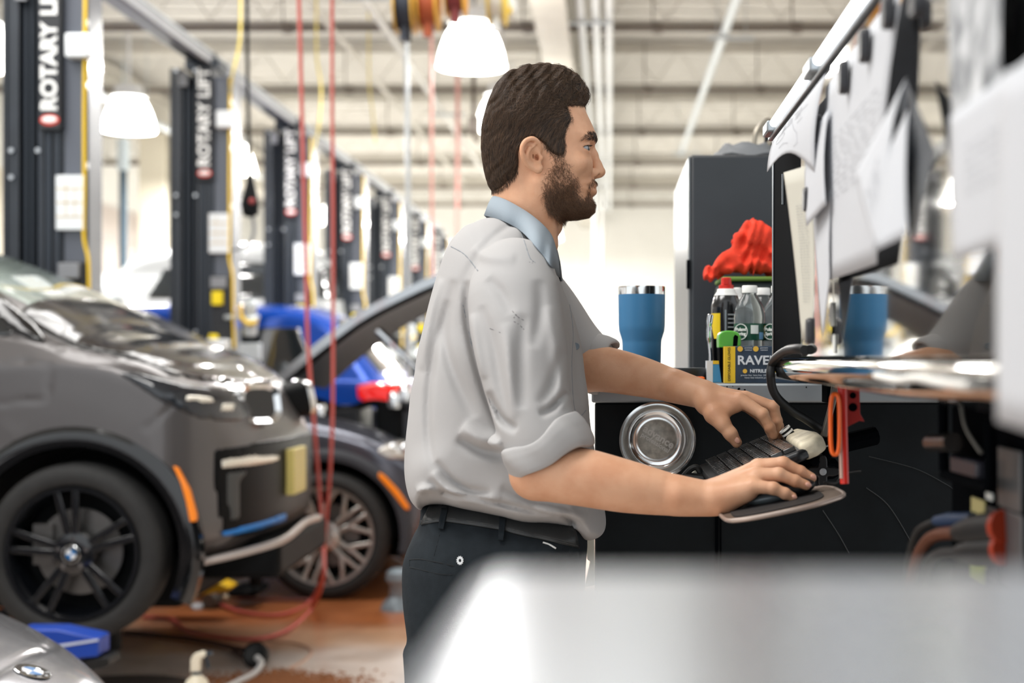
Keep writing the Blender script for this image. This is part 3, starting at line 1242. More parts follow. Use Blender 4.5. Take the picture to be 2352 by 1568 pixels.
# kidney grilles stand on the nose
for yk in (6.08, 6.92):
    cx, cz = xz(590, 928, 6.04)
    sy = -1 if yk < YC else 1
    nv = Vector((.74, sy * .64, .20)).normalized()
    tv = Vector((0, 0, 1)).cross(nv).normalized()
    uv = nv.cross(tv)
    Mx = Matrix.Translation((cx, yk, cz)) @ Matrix((uv, tv, nv)).transposed().to_4x4()

    def ring(rx, ry, z):
        out = []
        for k in range(32):
            a = 2 * math.pi * k / 32
            ca, sa = math.cos(a), math.sin(a)
            out.append(Mx @ Vector((math.copysign(abs(ca) ** .55, ca) * rx, math.copysign(abs(sa) ** .55, sa) * ry, z)))
        return out
    t = MB()
    t.add([v for r_ in (ring(.082, .092, -.14), ring(.087, .099, .0)) for v in r_], [(k, (k + 1) % 32, 32 + (k + 1) % 32, 32 + k) for k in range(32)])
    t.build('grille_shroud', BLKM, car, True, 40)
    t = MB()
    rings = [ring(.088, .100, -.012), ring(.091, .103, .004), ring(.084, .096, .020), ring(.064, .074, .006)]
    V = [v for r_ in rings for v in r_]
    F = [(i * 32 + k, i * 32 + (k + 1) % 32, (i + 1) * 32 + (k + 1) % 32, (i + 1) * 32 + k) for i in range(3) for k in range(32)]
    t.add(V, F)
    g = t.build('kidney_grille', CHROME, car, True, 40)
    t = MB()
    t.prism(ring(.066, .076, .001), (Mx.to_3x3() @ Vector((0, 0, .004))))
    t.build('grille_insert', BLKG, g)
# black lower front with lamp bar, blue accent, plate and silver lip
fog = [xz(p[0], p[1], 5.75) for p in [(492, 1032), (560, 1022), (700, 1020), (716, 1080), (716, 1190), (640, 1222), (530, 1245), (505, 1235), (490, 1100)]]
fo = sh1.shell(fog, .008, YC - .95, YC + .95, 'front_apron', mat('apron_black', (6, 7, 9), .4, spec=.15), car, .006)
t = [xz(p[0], p[1], 5.78) for p in [(507, 1052), (560, 1050), (592, 1060), (590, 1074), (560, 1078), (508, 1075)]]
sh1.shell(t, .014, YC - .95, YC - .3, 'running_lamp', LAMPB, fo)
t = [xz(p[0], p[1], 5.78) for p in [(516, 1085), (556, 1080), (540, 1110), (540, 1200), (522, 1200), (514, 1120)]]
sh1.shell(t, .013, YC - .95, YC - .3, 'air_blade', mat('air_blade', (62, 64, 64), .5), fo)
t = [xz(p[0], p[1], 5.80) for p in [(512, 1218), (606, 1205), (622, 1185), (640, 1182), (638, 1208), (618, 1226), (514, 1232)]]
sh1.shell(t, .020, YC - .95, YC - .25, 'accent_strip', BLUEA, fo, label='bright blue accent strip')
pc = P(690, 1080, 6.35)
t = MB()
t.box((-1.45, 6.25, pc.z - .10), (-1.372, 6.50, pc.z + .10))
npo = t.build('number_plate', PLATEM, car, bevel=.004)
t = MB()
lp_ = [P(430, 1298, 5.75), P(560, 1268, 5.85), P(650, 1240, 6.0), P(700, 1200, 6.3)]
t.tube(spline([*lp_, Vector((lp_[-1].x + .02, YC, lp_[-1].z))], 6), .016, 8)
t.build('front_lip', mat('lip_silver', (176, 168, 164), .35, .5), car, True)
arch_trim(car, WX, WZ, .425, Yn - .012, BLKG, -24, 206, .075)
arch_liner(car, WX, WZ, .43, Yn + .03)
t = MB()
am = [GR([(402, 1068), (413, 1072), (440, 1122), (456, 1180), (456, 1195), (441, 1197), (432, 1150), (420, 1108)])]
t.prism([(x, Yn - .034, z) for x, z in am[0]], (0, .03, 0))
t.build('side_reflector', AMBER, car, bevel=.006)
wh = wheel(car, (WX, WY, WZ), .352, .258, .175, BLKW, 'double')
roundel(wh, Vector((WX, WY - .006, WZ)), Matrix.Rotation(math.pi / 2, 3, 'X'), .034)
wheel(car, (WX - 2.56, WY, WZ), .352, .258, .175, BLKW, 'double')
for dx in (0, -2.56):
    wheel(car, (WX + dx, YC + .70, WZ), .352, .258, .175, BLKW, 'double')
t = MB()
t.box((WX - 2.0, YC - .62, WZ - .26), (WX + .35, YC + .62, WZ - .02))
t.box((WX + .35, YC - .50, WZ - .16), (WX + .72, YC + .50, WZ + .0))
t.build('underbody', BLKM, car, bevel=.03)

# ---------------------------------------------------------------- car 2: dark grey saloon with its bonnet open
Y2 = 8.95
car2 = thing('car', 'dark blue-grey car with open bonnet and silver alloy wheel', 'car', (-3.5, Y2, 0))
W2X, W2Y, W2Z = P(745, 1232, 8.03)
K = lambda pts, Y=8.6: [xz(px, py, Y) for px, py in pts]
O2 = [(-900, 790), (-700, 690), (-300, 640), (0, 640), (200, 690), (330, 745), (470, 820), (560, 890), (640, 930), (760, 938), (880, 968), (960, 1010), (1015, 1060), (1025, 1150), (1005, 1240), (960, 1275), (800, 1290), (-800, 1300), (-920, 1200), (-960, 980)]
o2 = [xz(p[0], p[1], 8.5) for p in spline([(*p, 0) for p in O2], 3, True)]


def W2(u, v):
    return .90 - .25 * np.clip((v - 1.0) / .4, 0, 1) - .12 * np.clip((u + 1.35) / .45, 0, 1) ** 2


sh2 = CarShell(o2, Y2, W2, .15, 3.0, .014)
sh2.arch(W2X, W2Z, .43, .36)
sh2.arch(W2X - 2.9, W2Z, .43, .36)
# open engine bay
eb = K([(650, 900), (650, 975), (930, 1040), (985, 1060), (985, 900)], 8.5)


def bay(X, Y, Z):
    d2 = poly_sd(eb, X[:, 0, :] + 0 * Z[:, 0, :], Z[:, 0, :] + 0 * X[:, 0, :])[:, None, :]
    return np.maximum(d2, np.abs(Y - Y2) - .68)


sh2.v.cut((bay, (-2.2, Y2 - .75, .4), (-.9, Y2 + .75, 1.4)), .01)
sh2.groove(K([(660, 985), (600, 1100), (600, 1300)], 8.05))
sh2.v.build('body', car_paint('paint_blue_grey', (96, 98, 108)), car2, 1)
g2 = [xz(p[0], p[1], 8.5) for p in [(20, 650), (200, 700), (330, 755), (460, 825), (420, 850), (200, 790), (20, 760)]]
sh2.shell(g2, .006, Y2 - .62, Y2 + .62, 'windshield', mat('pale_windshield', (214, 222, 224), .06, coat=1.0), car2)
hl2 = K([(872, 1032), (900, 1012), (960, 1012), (985, 1030), (975, 1052), (900, 1050)], 8.2)
l2 = sh2.shell(hl2, .012, Y2 - .95, Y2 - .3, 'headlamp', mat('clear_lamp', (200, 196, 190), .1, .5, coat=1), car2)
for px in (902, 930):
    t = MB()
    c = P(px, 1030, 8.12)
    t.sphere(c, (.035, .03, .035), 16, 10)
    t.build('projector', CHROME, l2, True)
arch_trim(car2, W2X, W2Z, .43, 8.05, mat('arch_dark', (52, 54, 60), .5), -12, 200, .06)
arch_liner(car2, W2X, W2Z, .435, 8.09)
t = MB()
t.prism([(x, 8.02, z) for x, z in K([(872, 1083), (885, 1092), (915, 1124), (940, 1160), (941, 1170), (931, 1168), (900, 1128), (870, 1094)], 8.05)], (0, .03, 0))
t.build('side_reflector', AMBER, car2, bevel=.006)
wheel(car2, (W2X, W2Y, W2Z), .359, .272, .2, ALLOY, 'fork')
wheel(car2, (W2X - 2.9, W2Y, W2Z), .359, .272, .2, ALLOY, 'fork')
for dx in (0, -2.9):
    wheel(car2, (W2X + dx, Y2 + .72, W2Z), .359, .272, .2, ALLOY, 'fork')
# raised bonnet: skin, dark underside, prop strut
SILV = car_paint('bonnet_highlight', (176, 180, 184), .18, .75)  # silver puts the upper-side highlight into the bonnet's colour
ed = spline([(*xz(618, 884, 8.25), 0), (*xz(700, 812, 8.25), 0), (*xz(820, 722, 8.25), 0), (*xz(930, 664, 8.25), 0), (*xz(1010, 630, 8.25), 0), (*xz(1050, 622, 8.25), 0)], 6)


def hood2(off, ylo, yhi, th):
    t = MB()
    n = len(ed)
    V = []
    for i, e in enumerate(ed):
        d = (ed[min(i + 1, n - 1)] - ed[max(i - 1, 0)]).normalized()
        nn = Vector((d.y, -d.x))
        for yv in (ylo, (ylo * 3 + yhi) / 4, (ylo + yhi) / 2, (ylo + 3 * yhi) / 4, yhi):
            crown = .05 * (1 - ((yv - Y2) / .75) ** 2)
            for o_ in (off, off + th):
                V.append((e.x + nn.x * o_ - nn.x * crown, yv, e.y + nn.y * o_ - nn.y * crown))
    F = []
    for i in range(n - 1):
        for k in range(4):
            a = i * 10 + k * 2
            F.append((a, a + 2, a + 12, a + 10))
            F.append((a + 1, a + 11, a + 13, a + 3))
        F.append((i * 10, i * 10 + 10, i * 10 + 11, i * 10 + 1))
        F.append((i * 10 + 8, i * 10 + 9, i * 10 + 19, i * 10 + 18))
    for i in (0, n - 1):
        for k in range(4):
            a = i * 10 + k * 2
            F.append((a, a + 1, a + 3, a + 2))
    return t.add(V, F)


b2 = hood2(0, 8.22, 9.68, .05).build('bonnet', SILV, car2, True, 50, label='raised bonnet with its upper highlight painted silver')
hood2(.052, 8.26, 9.64, .03).build('bonnet_liner', BLKM, b2, True, 50)
t = MB()
t.cyl(P(868, 758, 8.5), P(1000, 885, 8.5), .016, n=10)
t.cyl(P(868, 758, 8.5), P(930, 817, 8.5), .026, n=10)
t.build('bonnet_strut', CHROME, car2, True)
# things in the engine bay
EB = [((700, 955), .30, .12, .10, BLKM), ((800, 948), .22, .16, .12, mat('engine_cover', (38, 40, 44), .4)), ((905, 945), .16, .14, .16, BLKM), ((950, 930), .12, .12, .22, mat('radiator_support', (70, 72, 76), .4, .6))]
for (px, py), a, b, c, m in EB:
    t = MB()
    q = P(px, py, 8.75)
    t.box((q.x - a / 2, q.y - b * 1.4, q.z - c), (q.x + a / 2, q.y + b * 1.4, q.z + c * .35))
    t.build('engine_part', m, car2, bevel=.02)
for px, py in ((690, 925), (735, 932), (905, 905), (930, 890), (960, 900)):
    t = MB()
    q = P(px, py, 8.45)
    t.lathe([(.035, -.08), (.035, .0), (.028, .012), (.001, .014)], 14, Matrix.Translation(q))
    t.build('filler_cap', CHROME, car2, True, 40)
t = MB()
t.tube(spline([P(660, 935, 8.5), P(720, 920, 8.6), P(790, 940, 8.6), P(860, 925, 8.6), P(940, 940, 8.6)], 6), .022, 8)
t.build('engine_hose', BLKM, car2, True)
t = MB()
t.box((W2X - 2.2, Y2 - .62, W2Z - .14), (W2X + .3, Y2 + .62, W2Z + .1))
t.build('underbody', BLKM, car2, bevel=.03)

# ---------------------------------------------------------------- car 3: blue hatch seen between lifts
Y3 = 12.4
car3 = thing('car', 'bright blue car with red tail lamp behind the raised bonnet', 'car', (-4.0, Y3, 0))
O3 = [(-250, 960), (-150, 860), (60, 800), (170, 715), (300, 700), (500, 698), (690, 703), (760, 716), (830, 756), (905, 850), (945, 880), (962, 930), (965, 1010), (950, 1060), (800, 1085), (-200, 1085)]
o3 = [xz(p[0], p[1], Y3) for p in spline([(*p, 0) for p in O3], 3, True)]
sh3 = CarShell(o3, Y3, lambda u, v: .90 - .26 * np.clip((v - 1.15) / .6, 0, 1) - .10 * np.clip((u + 2.0) / .5, 0, 1) ** 2, .14, 3.0, .018)
W3X, W3Z = xz(790, 1090, 11.6)[0], .34
sh3.arch(W3X, W3Z, .40, .36)
sh3.arch(W3X - 2.8, W3Z, .40, .36)
sh3.v.build('body', car_paint('paint_blue', (16, 66, 158), .15, .35), car3, 1)
A3 = lambda pts: [xz(px, py, 11.75) for px, py in pts]
sh3.shell(A3([(538, 752), (690, 752), (722, 815), (700, 868), (538, 868)]), .006, Y3 - .95, Y3 - .3, 'rear_side_window', GLASSD, car3)
sh3.shell(A3([(300, 752), (520, 752), (520, 868), (220, 868), (250, 800)]), .006, Y3 - .95, Y3 - .3, 'side_window', GLASSD, car3)
sh3.shell(A3([(832, 884), (868, 876), (950, 880), (960, 928), (870, 930), (836, 912)]), .03, Y3 - .95, Y3 - .35, 'tail_lamp', REDL, car3)
sh3.shell([xz(p[0], p[1], Y3) for p in [(795, 730), (835, 748), (912, 850), (890, 862), (820, 790)]], .008, Y3 - .66, Y3 + .66, 'rear_window', GLASSD, car3)
wheel(car3, (W3X, Y3 - .86, W3Z), .34, .25, .2, ALLOY, 'double')
wheel(car3, (W3X - 2.8, Y3 - .86, W3Z), .34, .25, .2, ALLOY, 'double')

# ---------------------------------------------------------------- car 4: silver bonnet at the lower left corner
Y4 = 3.32
car4 = thing('car', 'silver car nose with round emblem at the lower left corner', 'car', (-2.6, Y4, 0))
O4 = [(-4200, 1150), (-3900, 860), (-3000, 720), (-2300, 760), (-1500, 1130), (-985, 1302), (-588, 1382), (-290, 1441), (-91, 1491), (78, 1545), (190, 1592), (214, 1640), (222, 1720), (212, 1830), (150, 1940), (-4000, 1990), (-4300, 1800)]
o4 = [xz(p[0], p[1], Y4) for p in spline([(*p, 0) for p in O4], 3, True)]


def W4(u, v):
    nose = .86 - .16 * np.clip((v - .55) / .25, 0, 1) - .62 * np.clip((u + 1.85) / .65, 0, 1) ** 1.7
    rear = .86 - .24 * np.clip((v - .85) / .4, 0, 1)
    k = np.clip((u + 2.6) / .6, 0, 1)
    return nose * k + rear * (1 - k)


sh4 = CarShell(o4, Y4, W4, .22, 2.8, .013)
W4X = -2.0
sh4.arch(W4X, .33, .40, .36)
sh4.arch(W4X - 2.7, .33, .40, .36)


# curved front shut line of the bonnet: a groove across the nose
def shut4(X, Y, Z):
    xl = -1.385 - .32 * (np.abs(Y - Y4) / .72) ** 3
    return (.010 * np.exp(-((X - xl) / .006) ** 2) * (Z > .45) * (np.abs(Y - Y4) < .75)).astype(np.float32)


sh4.v.mod(shut4)
sh4.v.build('body', car_paint('paint_silver', (128, 128, 132), .24, .7), car4, 1)


def top_of(vol, x, y):
    for k in range(400):
        z = 1.2 - k * .0025
        if sdf_at(vol, np.array([[x, y, z]]))[0] < 0:
            return z
    return .6


xr = xz(74, 1545, Y4)[0]
zr = top_of(sh4.v, xr, Y4)
zr2 = top_of(sh4.v, xr + .03, Y4)
sl = math.atan2(zr - zr2, .03)
roundel(car4, Vector((xr, Y4, zr + .002)), Matrix.Rotation(sl, 3, 'Y') @ Matrix.Rotation(-math.pi / 2, 3, 'Z'), .041)
gx = sh4.v
for yk in (Y4 - .20, Y4 + .20):
    Mx = Matrix.Translation((-1.215, yk, .46)) @ Matrix.Rotation(math.radians(78), 4, 'Y')
    t = MB()
    ring = lambda rx, ry, z: [Mx @ Vector((math.copysign(abs(math.cos(k * math.pi / 16)) ** .55, math.cos(k * math.pi / 16)) * rx, math.copysign(abs(math.sin(k * math.pi / 16)) ** .55, math.sin(k * math.pi / 16)) * ry, z)) for k in range(32)]
    rings = [ring(.075, .165, -.03), ring(.078, .168, .02), ring(.070, .160, .028), ring(.060, .150, .016)]
    V = [v for r_ in rings for v in r_]
    t.add(V, F)
    g = t.build('kidney_grille', CHROME, car4, True, 40)
    for k in range(9):
        t = MB()
        yy = -.135 + k * .034
        a_, b_ = Mx @ Vector((-.058, yy, .012)), Mx @ Vector((.058, yy, .012))
        t.tube([a_, b_], .005, 6)
        t.build('grille_bar', BLKG, g, True)
t = MB()
t.box((-2.3, Y4 - .55, .16), (-1.40, Y4 + .55, .40))
t.build('underbody', BLKM, car4, bevel=.03)
for dx in (0, -2.7):
    for s_ in (-1, 1):
        if s_ < 0:
            wheel(car4, (W4X + dx, Y4 - .84, .33), .33, .24, .2, ALLOY, 'fork')

# ---------------------------------------------------------------- far white van between the third and fourth lifts
Y5 = 17.4
car5 = thing('car', 'pale car with dark window far behind the third lift', 'car', (-5.0, Y5, 0))
O5 = [(100, 900), (120, 760), (220, 720), (330, 600), (430, 570), (600, 562), (700, 572), (770, 600), (800, 690), (812, 800), (806, 960), (760, 1010), (140, 1010)]
o5 = [xz(p[0], p[1], Y5) for p in spline([(*p, 0) for p in O5], 3, True)]
sh5 = CarShell(o5, Y5, lambda u, v: .92 - .22 * np.clip((v - 1.5) / .8, 0, 1), .18, 3.0, .03)
for xw in (xz(240, 0, Y5)[0], xz(690, 0, Y5)[0]):
    sh5.arch(xw, .36, .44, .36)
    wheel(car5, (xw, Y5 - .88, .36), .36, .26, .2, ALLOY, 'double')
sh5.v.build('body', car_paint('paint_white', (150, 152, 152), .3, 0), car5, 1)
A5 = lambda pts: [xz(px, py, Y5 - .8) for px, py in pts]
sh5.shell(A5([(705, 690), (712, 640), (735, 605), (765, 604), (782, 690)]), .01, Y5 - 1, Y5 - .3, 'rear_side_window', GLASSD, car5)
sh5.shell(A5([(330, 690), (370, 615), (520, 600), (690, 604), (685, 690)]), .01, Y5 - 1, Y5 - .3, 'side_window', GLASSD, car5)

# ================================================================== the work station
BKP = mat('bench_black', (13, 18, 21), 0.6, spec=.2, noise=.25, nscale=14, bump=.15, bscale=120)
BKG = mat('black_powder', (7, 9, 12), 0.9, spec=.02)
STEEL = mat('worn_steel', (150, 156, 160), 0.42, .55, noise=.10, nscale=9, rnoise=.1)
MIRROR = mat('polished_steel', (206, 206, 204), 0.035, 1.0)
RUBB = mat('black_rubber', (16, 17, 18), 0.5)
STAINL = mat('stainless', (224, 226, 226), 0.14, 1.0, rnoise=.06, nscale=40)
PAPER = mat('paper_white', (206, 208, 212), 0.9, backlit=.2)
PAPERC = mat('paper_cream', (208, 205, 192), 0.9, backlit=.2)
INK = mat('ink', (140, 142, 148), 0.9)
PLAST = mat('black_plastic', (24, 25, 27), 0.38)
YB = 2.69                       # near face of the bench
ZB = H - (880 - VY) / FPX * YB  # its top

bench = thing('workbench', 'long black workbench with grey steel top edge behind the man\'s hands', 'workbench', (.4, 3.0, 0))
x0b = xz(1366, 0, YB)[0]
box_obj('worktop', (x0b - .006, YB - .015, ZB - .036), (1.9, 3.45, ZB), STEEL, bench, .004)
t = MB()
t.box((x0b, YB, .10), (1.88, 3.42, ZB - .036))
t.build('carcass', BKP, bench, bevel=.004)
xs = xz(1647, 0, YB)[0]
t = MB()
t.box((xs - .004, YB - .004, .12), (xs + .002, YB + .0, 1.14))
t.box((xs + .005, YB - .003, .12), (xs + .008, YB + .0, 1.14))
t.build('side_seam', BKG, bench)['kind'] = 'stuff'
for x in (x0b + .06, 1.8):
    for y in (YB + .08, 3.35):
        t = MB()
        t.cyl((x, y - .02, .05), (x, y + .02, .05), .05, n=16)
        t.box((x - .03, y - .03, .08), (x + .03, y + .03, .11))
        t.build('caster', RUBB, bench, True)
t = MB()
for px, py, r in ((1697, 893, .0030), (1703, 899, .0035), (1711, 897, .0035), (1690, 899, .0022), (1852, 889, .0018), (1716, 905, .0020), (1670, 888, .0018), (1683, 887, .0012)):
    c = P(px, py, YB - .0155)
    t.lathe([(r, 0), (r * .6, .0006), (.0001, .0006)], 7, Matrix.Translation(c) @ Matrix.Rotation(math.pi / 2, 4, 'X') @ Matrix.Rotation(px, 4, 'Z') @ Matrix.Diagonal((1, .7, 1, 1)))
t.build('paint_chip', BKG, bench)['kind'] = 'stuff'

# magnetic parts bowl stuck to the bench side
bc = P(1509, 1008, YB)
M = Matrix.Translation(bc) @ Matrix.Rotation(math.pi / 2, 4, 'X')
R_ = 87 / FPX * YB
bowl = thing('parts_bowl', 'round stainless magnetic parts bowl stuck on the black bench side', 'bowl', bc)
t = MB()
t.lathe([(R_ * .70, .000), (R_ * .80, .006), (R_ * .90, .024), (R_ * .955, .030), (R_ * 1.0, .030), (R_ * 1.0, .033), (R_ * .95, .0335), (R_ * .875, .028),
         (R_ * .77, .010), (R_ * .70, .0045), (R_ * .585, .0045), (R_ * .57, .0060), (R_ * .53, .0062), (R_ * .52, .0050), (.0001, .0050)], 72, M)
t.build('dish', STAINL, bowl, True, 50)
t = MB()
t.lathe([(R_ * .515, .0050), (R_ * .50, .0056), (.0001, .0056)], 48, M, False)
mag = t.build('magnet_pad', mat('worn_pad', (176, 174, 166), .45, .5, noise=.3, nscale=90), bowl, True, 50)
EMB = mat('etched_letter', (226, 226, 222), .6)
rt = Euler((math.pi / 2, math.radians(32), 0)).to_matrix()
text('lettering', 'advance', EMB, mag, P(1513, 1003, YB) + Vector((0, -.0062, 0)), rt.to_euler(), .0200, .0004, bold=.0006)
text('lettering', 'professional', EMB, mag, P(1505, 1016, YB) + Vector((0, -.0062, 0)), rt.to_euler(), .0125, .0004, bold=.0004)

# ---- things on the bench
Yt = 2.86
tc = P(1474, 0, Yt)
zt = H - (658 - VY) / FPX * Yt
tum = thing('tumbler', 'blue insulated tumbler with steel rim on the bench', 'tumbler', (tc.x, Yt, ZB))
rt_ = 54 / FPX * Yt
hT = zt - ZB
M = Matrix.Translation((tc.x, Yt, ZB))
t = MB()
t.lathe([(rt_ * .76, 0), (rt_ * .80, .002), (rt_ * .83, hT * .40), (rt_ * .845, hT * .44), (rt_ * .96, hT * .53), (rt_ * .985, hT * .60), (rt_ * 1.0, hT * .915)], 48, M)
t.build('cup', mat('tumbler_blue', (58, 118, 162), .42, bump=.1, bscale=500), tum, True, 50)
t = MB()
t.lathe([(rt_ * .99, hT * .91), (rt_ * .995, hT * .985), (rt_ * .985, hT * 1.0), (rt_ * .95, hT * .99), (rt_ * .94, hT * .9)], 48, M, False)
t.build('steel_rim', STAINL, tum, True, 50)
t = MB()
t.lathe([(rt_ * .95, hT * .93), (rt_ * .94, hT * .965), (.0001, hT * .965)], 40, M)
t.build('lid', mat('clear_lid', (210, 216, 218), .1, coat=.5), tum, True, 40)

pad = thing('tray', 'flat black rounded tray lying between tumbler and bottles', 'tray', P(1560, 860, 2.75))
t = MB()
c = P(1558, 0, 2.78)
t.lathe([(.060, 0), (.068, .006), (.070, .022), (.066, .028), (.05, .026), (.0001, .024)], 28, Matrix.Translation((c.x - .012, 2.80, ZB)) @ Matrix.Diagonal((1, .8, 1, 1)))
t.build('tray_body', mat('tray_black', (38, 42, 46), .5), pad, True, 40)
t = MB()
c = P(1606, 868, 2.72)
t.box((c.x - .012, 2.705, ZB), (c.x + .010, 2.745, ZB + .012))
tag(t.build('marker_cap', mat('orange_plastic', (236, 104, 30), .45), None, bevel=.003), 'small orange cap on the bench, right of the black tray', 'cap')

# black tool cabinet behind
cabx0, caby0, caby1 = xz(1583, 0, 3.47)[0], 3.47, 4.22
cz = H - (355 - VY) / FPX * 3.47
cab = thing('tool_cabinet', 'tall black tool cabinet with silver side behind the bottles', 'cabinet', (cabx0 + .4, 3.8, 0))
t = MB()
t.box((cabx0 + .004, caby0, .08), (cabx0 + .95, caby1, cz))
t.build('carcass', mat('cabinet_black', (40, 44, 48), .36, noise=.3, nscale=2.5, rnoise=.1), cab, bevel=.006)
box_obj('side_panel', (cabx0 - .002, caby0 + .004, .10), (cabx0 + .004, caby1, cz - .004), mat('cabinet_side', (112, 116, 118), .34, .85), cab, .002)
t = MB()
t.box((cabx0 - .006, caby0 - .002, 1.53), (cabx0 + .002, caby0 + .012, 1.60))
t.build('latch', BKG, cab)
for x in (cabx0 + .08, cabx0 + .87):
    for y in (caby0 + .08, caby1 - .08):
        t = MB()
        t.cyl((x, y - .02, .045), (x, y + .02, .045), .045, n=14)
        t.box((x - .03, y - .03, .07), (x + .03, y + .03, .09))
        t.build('caster', RUBB, cab, True)
# odds on the cabinet roof
t = MB()
for k in range(5):
    r = .075 - k * .006
    c = Vector((cabx0 + .15, caby0 + .12, cz + .012 + k * .005))
    t.tube([c + Vector((math.cos(2 * math.pi * q / 24) * r, math.sin(2 * math.pi * q / 24) * r * .7, .004 * math.sin(q * 1.3 + k))) for q in range(25)], .010, 6)
tag(t.build('cable_coil', mat('coil_grey', (120, 122, 124), .55), None, True), 'grey coiled cable lying on top of the tall black cabinet', 'cable')
t = MB()
q0 = P(1718, 352, caby0 + .1)
pth = [Vector((q0.x - .01, caby0 + .1, cz + .008)), Vector((q0.x + .012, caby0 + .1, cz + .02)), Vector((q0.x + .02, caby0 + .1, cz + .07)), Vector((q0.x + .045, caby0 + .11, cz + .10)), Vector((q0.x + .06, caby0 + .12, cz + .095)),
       Vector((q0.x + .06, caby0 + .11, cz + .055)), Vector((q0.x + .04, caby0 + .10, cz + .02)), Vector((q0.x + .07, caby0 + .10, cz + .008))]
t.tube(spline(pth, 8), .006, 8)
tag(t.build('wire_loop', mat('loop_brown', (150, 142, 128), .4, .5), None, True), 'bent wire loop standing on top of the tall black cabinet', 'wire')
bx_ = P(1762, 0, caby0 + .2).x
box_obj('speaker_cone', (bx_, caby0 + .16, cz), (bx_ + .09, caby0 + .28, cz + .11), BKG, None, .01)
tag(bpy.data.objects['speaker_cone'], 'small dark box on top of the tall black cabinet beside the wire loop', 'box')
bpy.data.objects['speaker_cone'].name = 'small_box'

# tool bag with rags on it
Yg = 3.14
bagx0, bagx1 = xz(1640, 0, Yg)[0], xz(1800, 0, Yg)[0]
zb1 = H - (632 - VY) / FPX * Yg
bag = thing('tool_bag', 'dark tool bag with green rim carrying the red rags', 'bag', (.27, Yg, ZB))
t = MB()
t.box((bagx0 + .01, Yg - .06, ZB), (bagx1, Yg + .14, zb1 - .012))
t.build('bag_body', mat('bag_cloth', (34, 42, 42), .8, bump=.3, bscale=200), bag, bevel=.02, seg=3)
t = MB()
t.box((bagx0 + .012, Yg - .064, zb1 - .016), (bagx1 + .002, Yg + .142, zb1 - .006))
t.build('rim', mat('bag_green', (96, 128, 50), .7), bag, bevel=.004)


def cloth_heap(name, c, rx, ry, hz, m, seed, label, cat, n=54):
    """crumpled cloth: a draped heap with deep radial and cross folds"""
    t = MB()
    r_ = random.Random(seed)
    ph = [r_.uniform(0, 6.28) for _ in range(8)]

    def fn(u, v):
        a = 2 * math.pi * u
        rr = v
        edge = 1 + .16 * math.sin(3 * a + ph[0]) + .10 * math.sin(5 * a + ph[1])
        x = math.cos(a) * rx * rr * edge
        y = math.sin(a) * ry * rr * edge
        z = hz * (1 - rr ** 1.6) * (1 + .22 * math.sin(2 * a + ph[2]))
        fold = math.sin(7 * a + 5 * rr + ph[3] + 1.5 * math.sin(3 * a)) * .13 + math.sin(12 * rr + 3 * math.sin(2 * a + ph[4])) * .10
        z += hz * fold * (rr * (1.25 - rr)) * 2.2
        k = .035 * math.sin(9 * a + 4 * rr + ph[5]) * rr
        return Vector(c) + Vector((x * (1 + k), y * (1 + k), max(z, .003)))
    t.grid(fn, n, 26, True)
    o = t.build(name, m, None, True, 80)
    return tag(o, label, cat)


t = MB()
r_ = random.Random(4)
RAG = mat('red_rag', (226, 62, 36), .85, noise=.10, nscale=60, bump=.3, bscale=500)
rv = Vol((.195, Yg - .12, zb1 - .03), (.50, Yg + .16, zb1 + .15), .0035)
for a_, b_, ra, rb in (((1632, 628), (1690, 590), .011, .020), ((1690, 590), (1735, 545), .022, .034), ((1735, 545), (1765, 570), .034, .030), ((1640, 622), (1760, 585), .009, .018),
                       ((1700, 600), (1790, 600), .018, .030), ((1650, 616), (1700, 605), .010, .014), ((1740, 600), (1830, 590), .026, .028), ((1632, 632), (1648, 618), .009, .010)):
    for dy in (-.03, .03):
        rv.add(s_cap(P(*a_, Yg + dy), P(*b_, Yg + dy * .8), ra, rb), .012)
for k in range(7):
    a_ = P(1640 + k * 9, 634 - k * 9, Yg - .05)
    b_ = P(1700 + k * 14, 556 + k * 7, Yg - .055)
    rv.cut(s_cap(a_, b_, .006, .010), .008)
rv.mod(lambda X, Y, Z: (.0055 * np.sin(120 * X + 85 * Z + 3 * np.sin(50 * Z + 40 * Y)) * np.sin(70 * Y + 55 * X + 20 * Z) + .003 * np.sin(190 * X - 120 * Z + 4 * np.sin(60 * X))).astype(np.float32))
tag(rv.build('shop_rag', RAG, None, 2), 'crumpled red-orange shop rags heaped on the dark bag', 'rag')
cloth_heap('grey_rag', (bagx0 + .03, Yg - .055, zb1 - .13), .035, .03, .085, mat('grey_cloth', (150, 148, 146), .9, noise=.15, nscale=50), 5, 'grey crumpled cloth hanging at the left of the tool bag', 'cloth')


def bottle_at(px, Y):
    return Vector((xz(px, 0, Y)[0], Y, ZB))


# spray cans
def spray_can(px, Y, r, h, body_m, cap_m, label):
    c = bottle_at(px, Y)
    t_ = thing('spray_can', label, 'spray can', c)
    M_ = Matrix.Translation(c)
    b = MB()
    b.lathe([(r * .94, 0), (r, .004), (r, h * .70), (r * .97, h * .74), (r * .78, h * .82), (r * .60, h * .855)], 40, M_)
    o = b.build('can', body_m, t_, True, 50)
    b = MB()
    b.lathe([(r * .80, h * .825), (r * .62, h * .865), (r * .60, h * .885), (r * .55, h * .89)], 32, M_)
    b.build('shoulder', mat('can_white', (226, 226, 222), .4), t_, True, 50)
    b = MB()
    b.lathe([(r * .50, h * .885), (r * .50, h * .925), (r * .36, h * .93), (r * .34, h * .995), (r * .25, h * 1.0)], 24, M_)
    b.box(c + Vector((-r * .2, -r * .46, h * .93)), c + Vector((r * .1, -r * .1, h * .985)))
    b.build('nozzle', cap_m, t_, True, 40)
    return t_, o, c


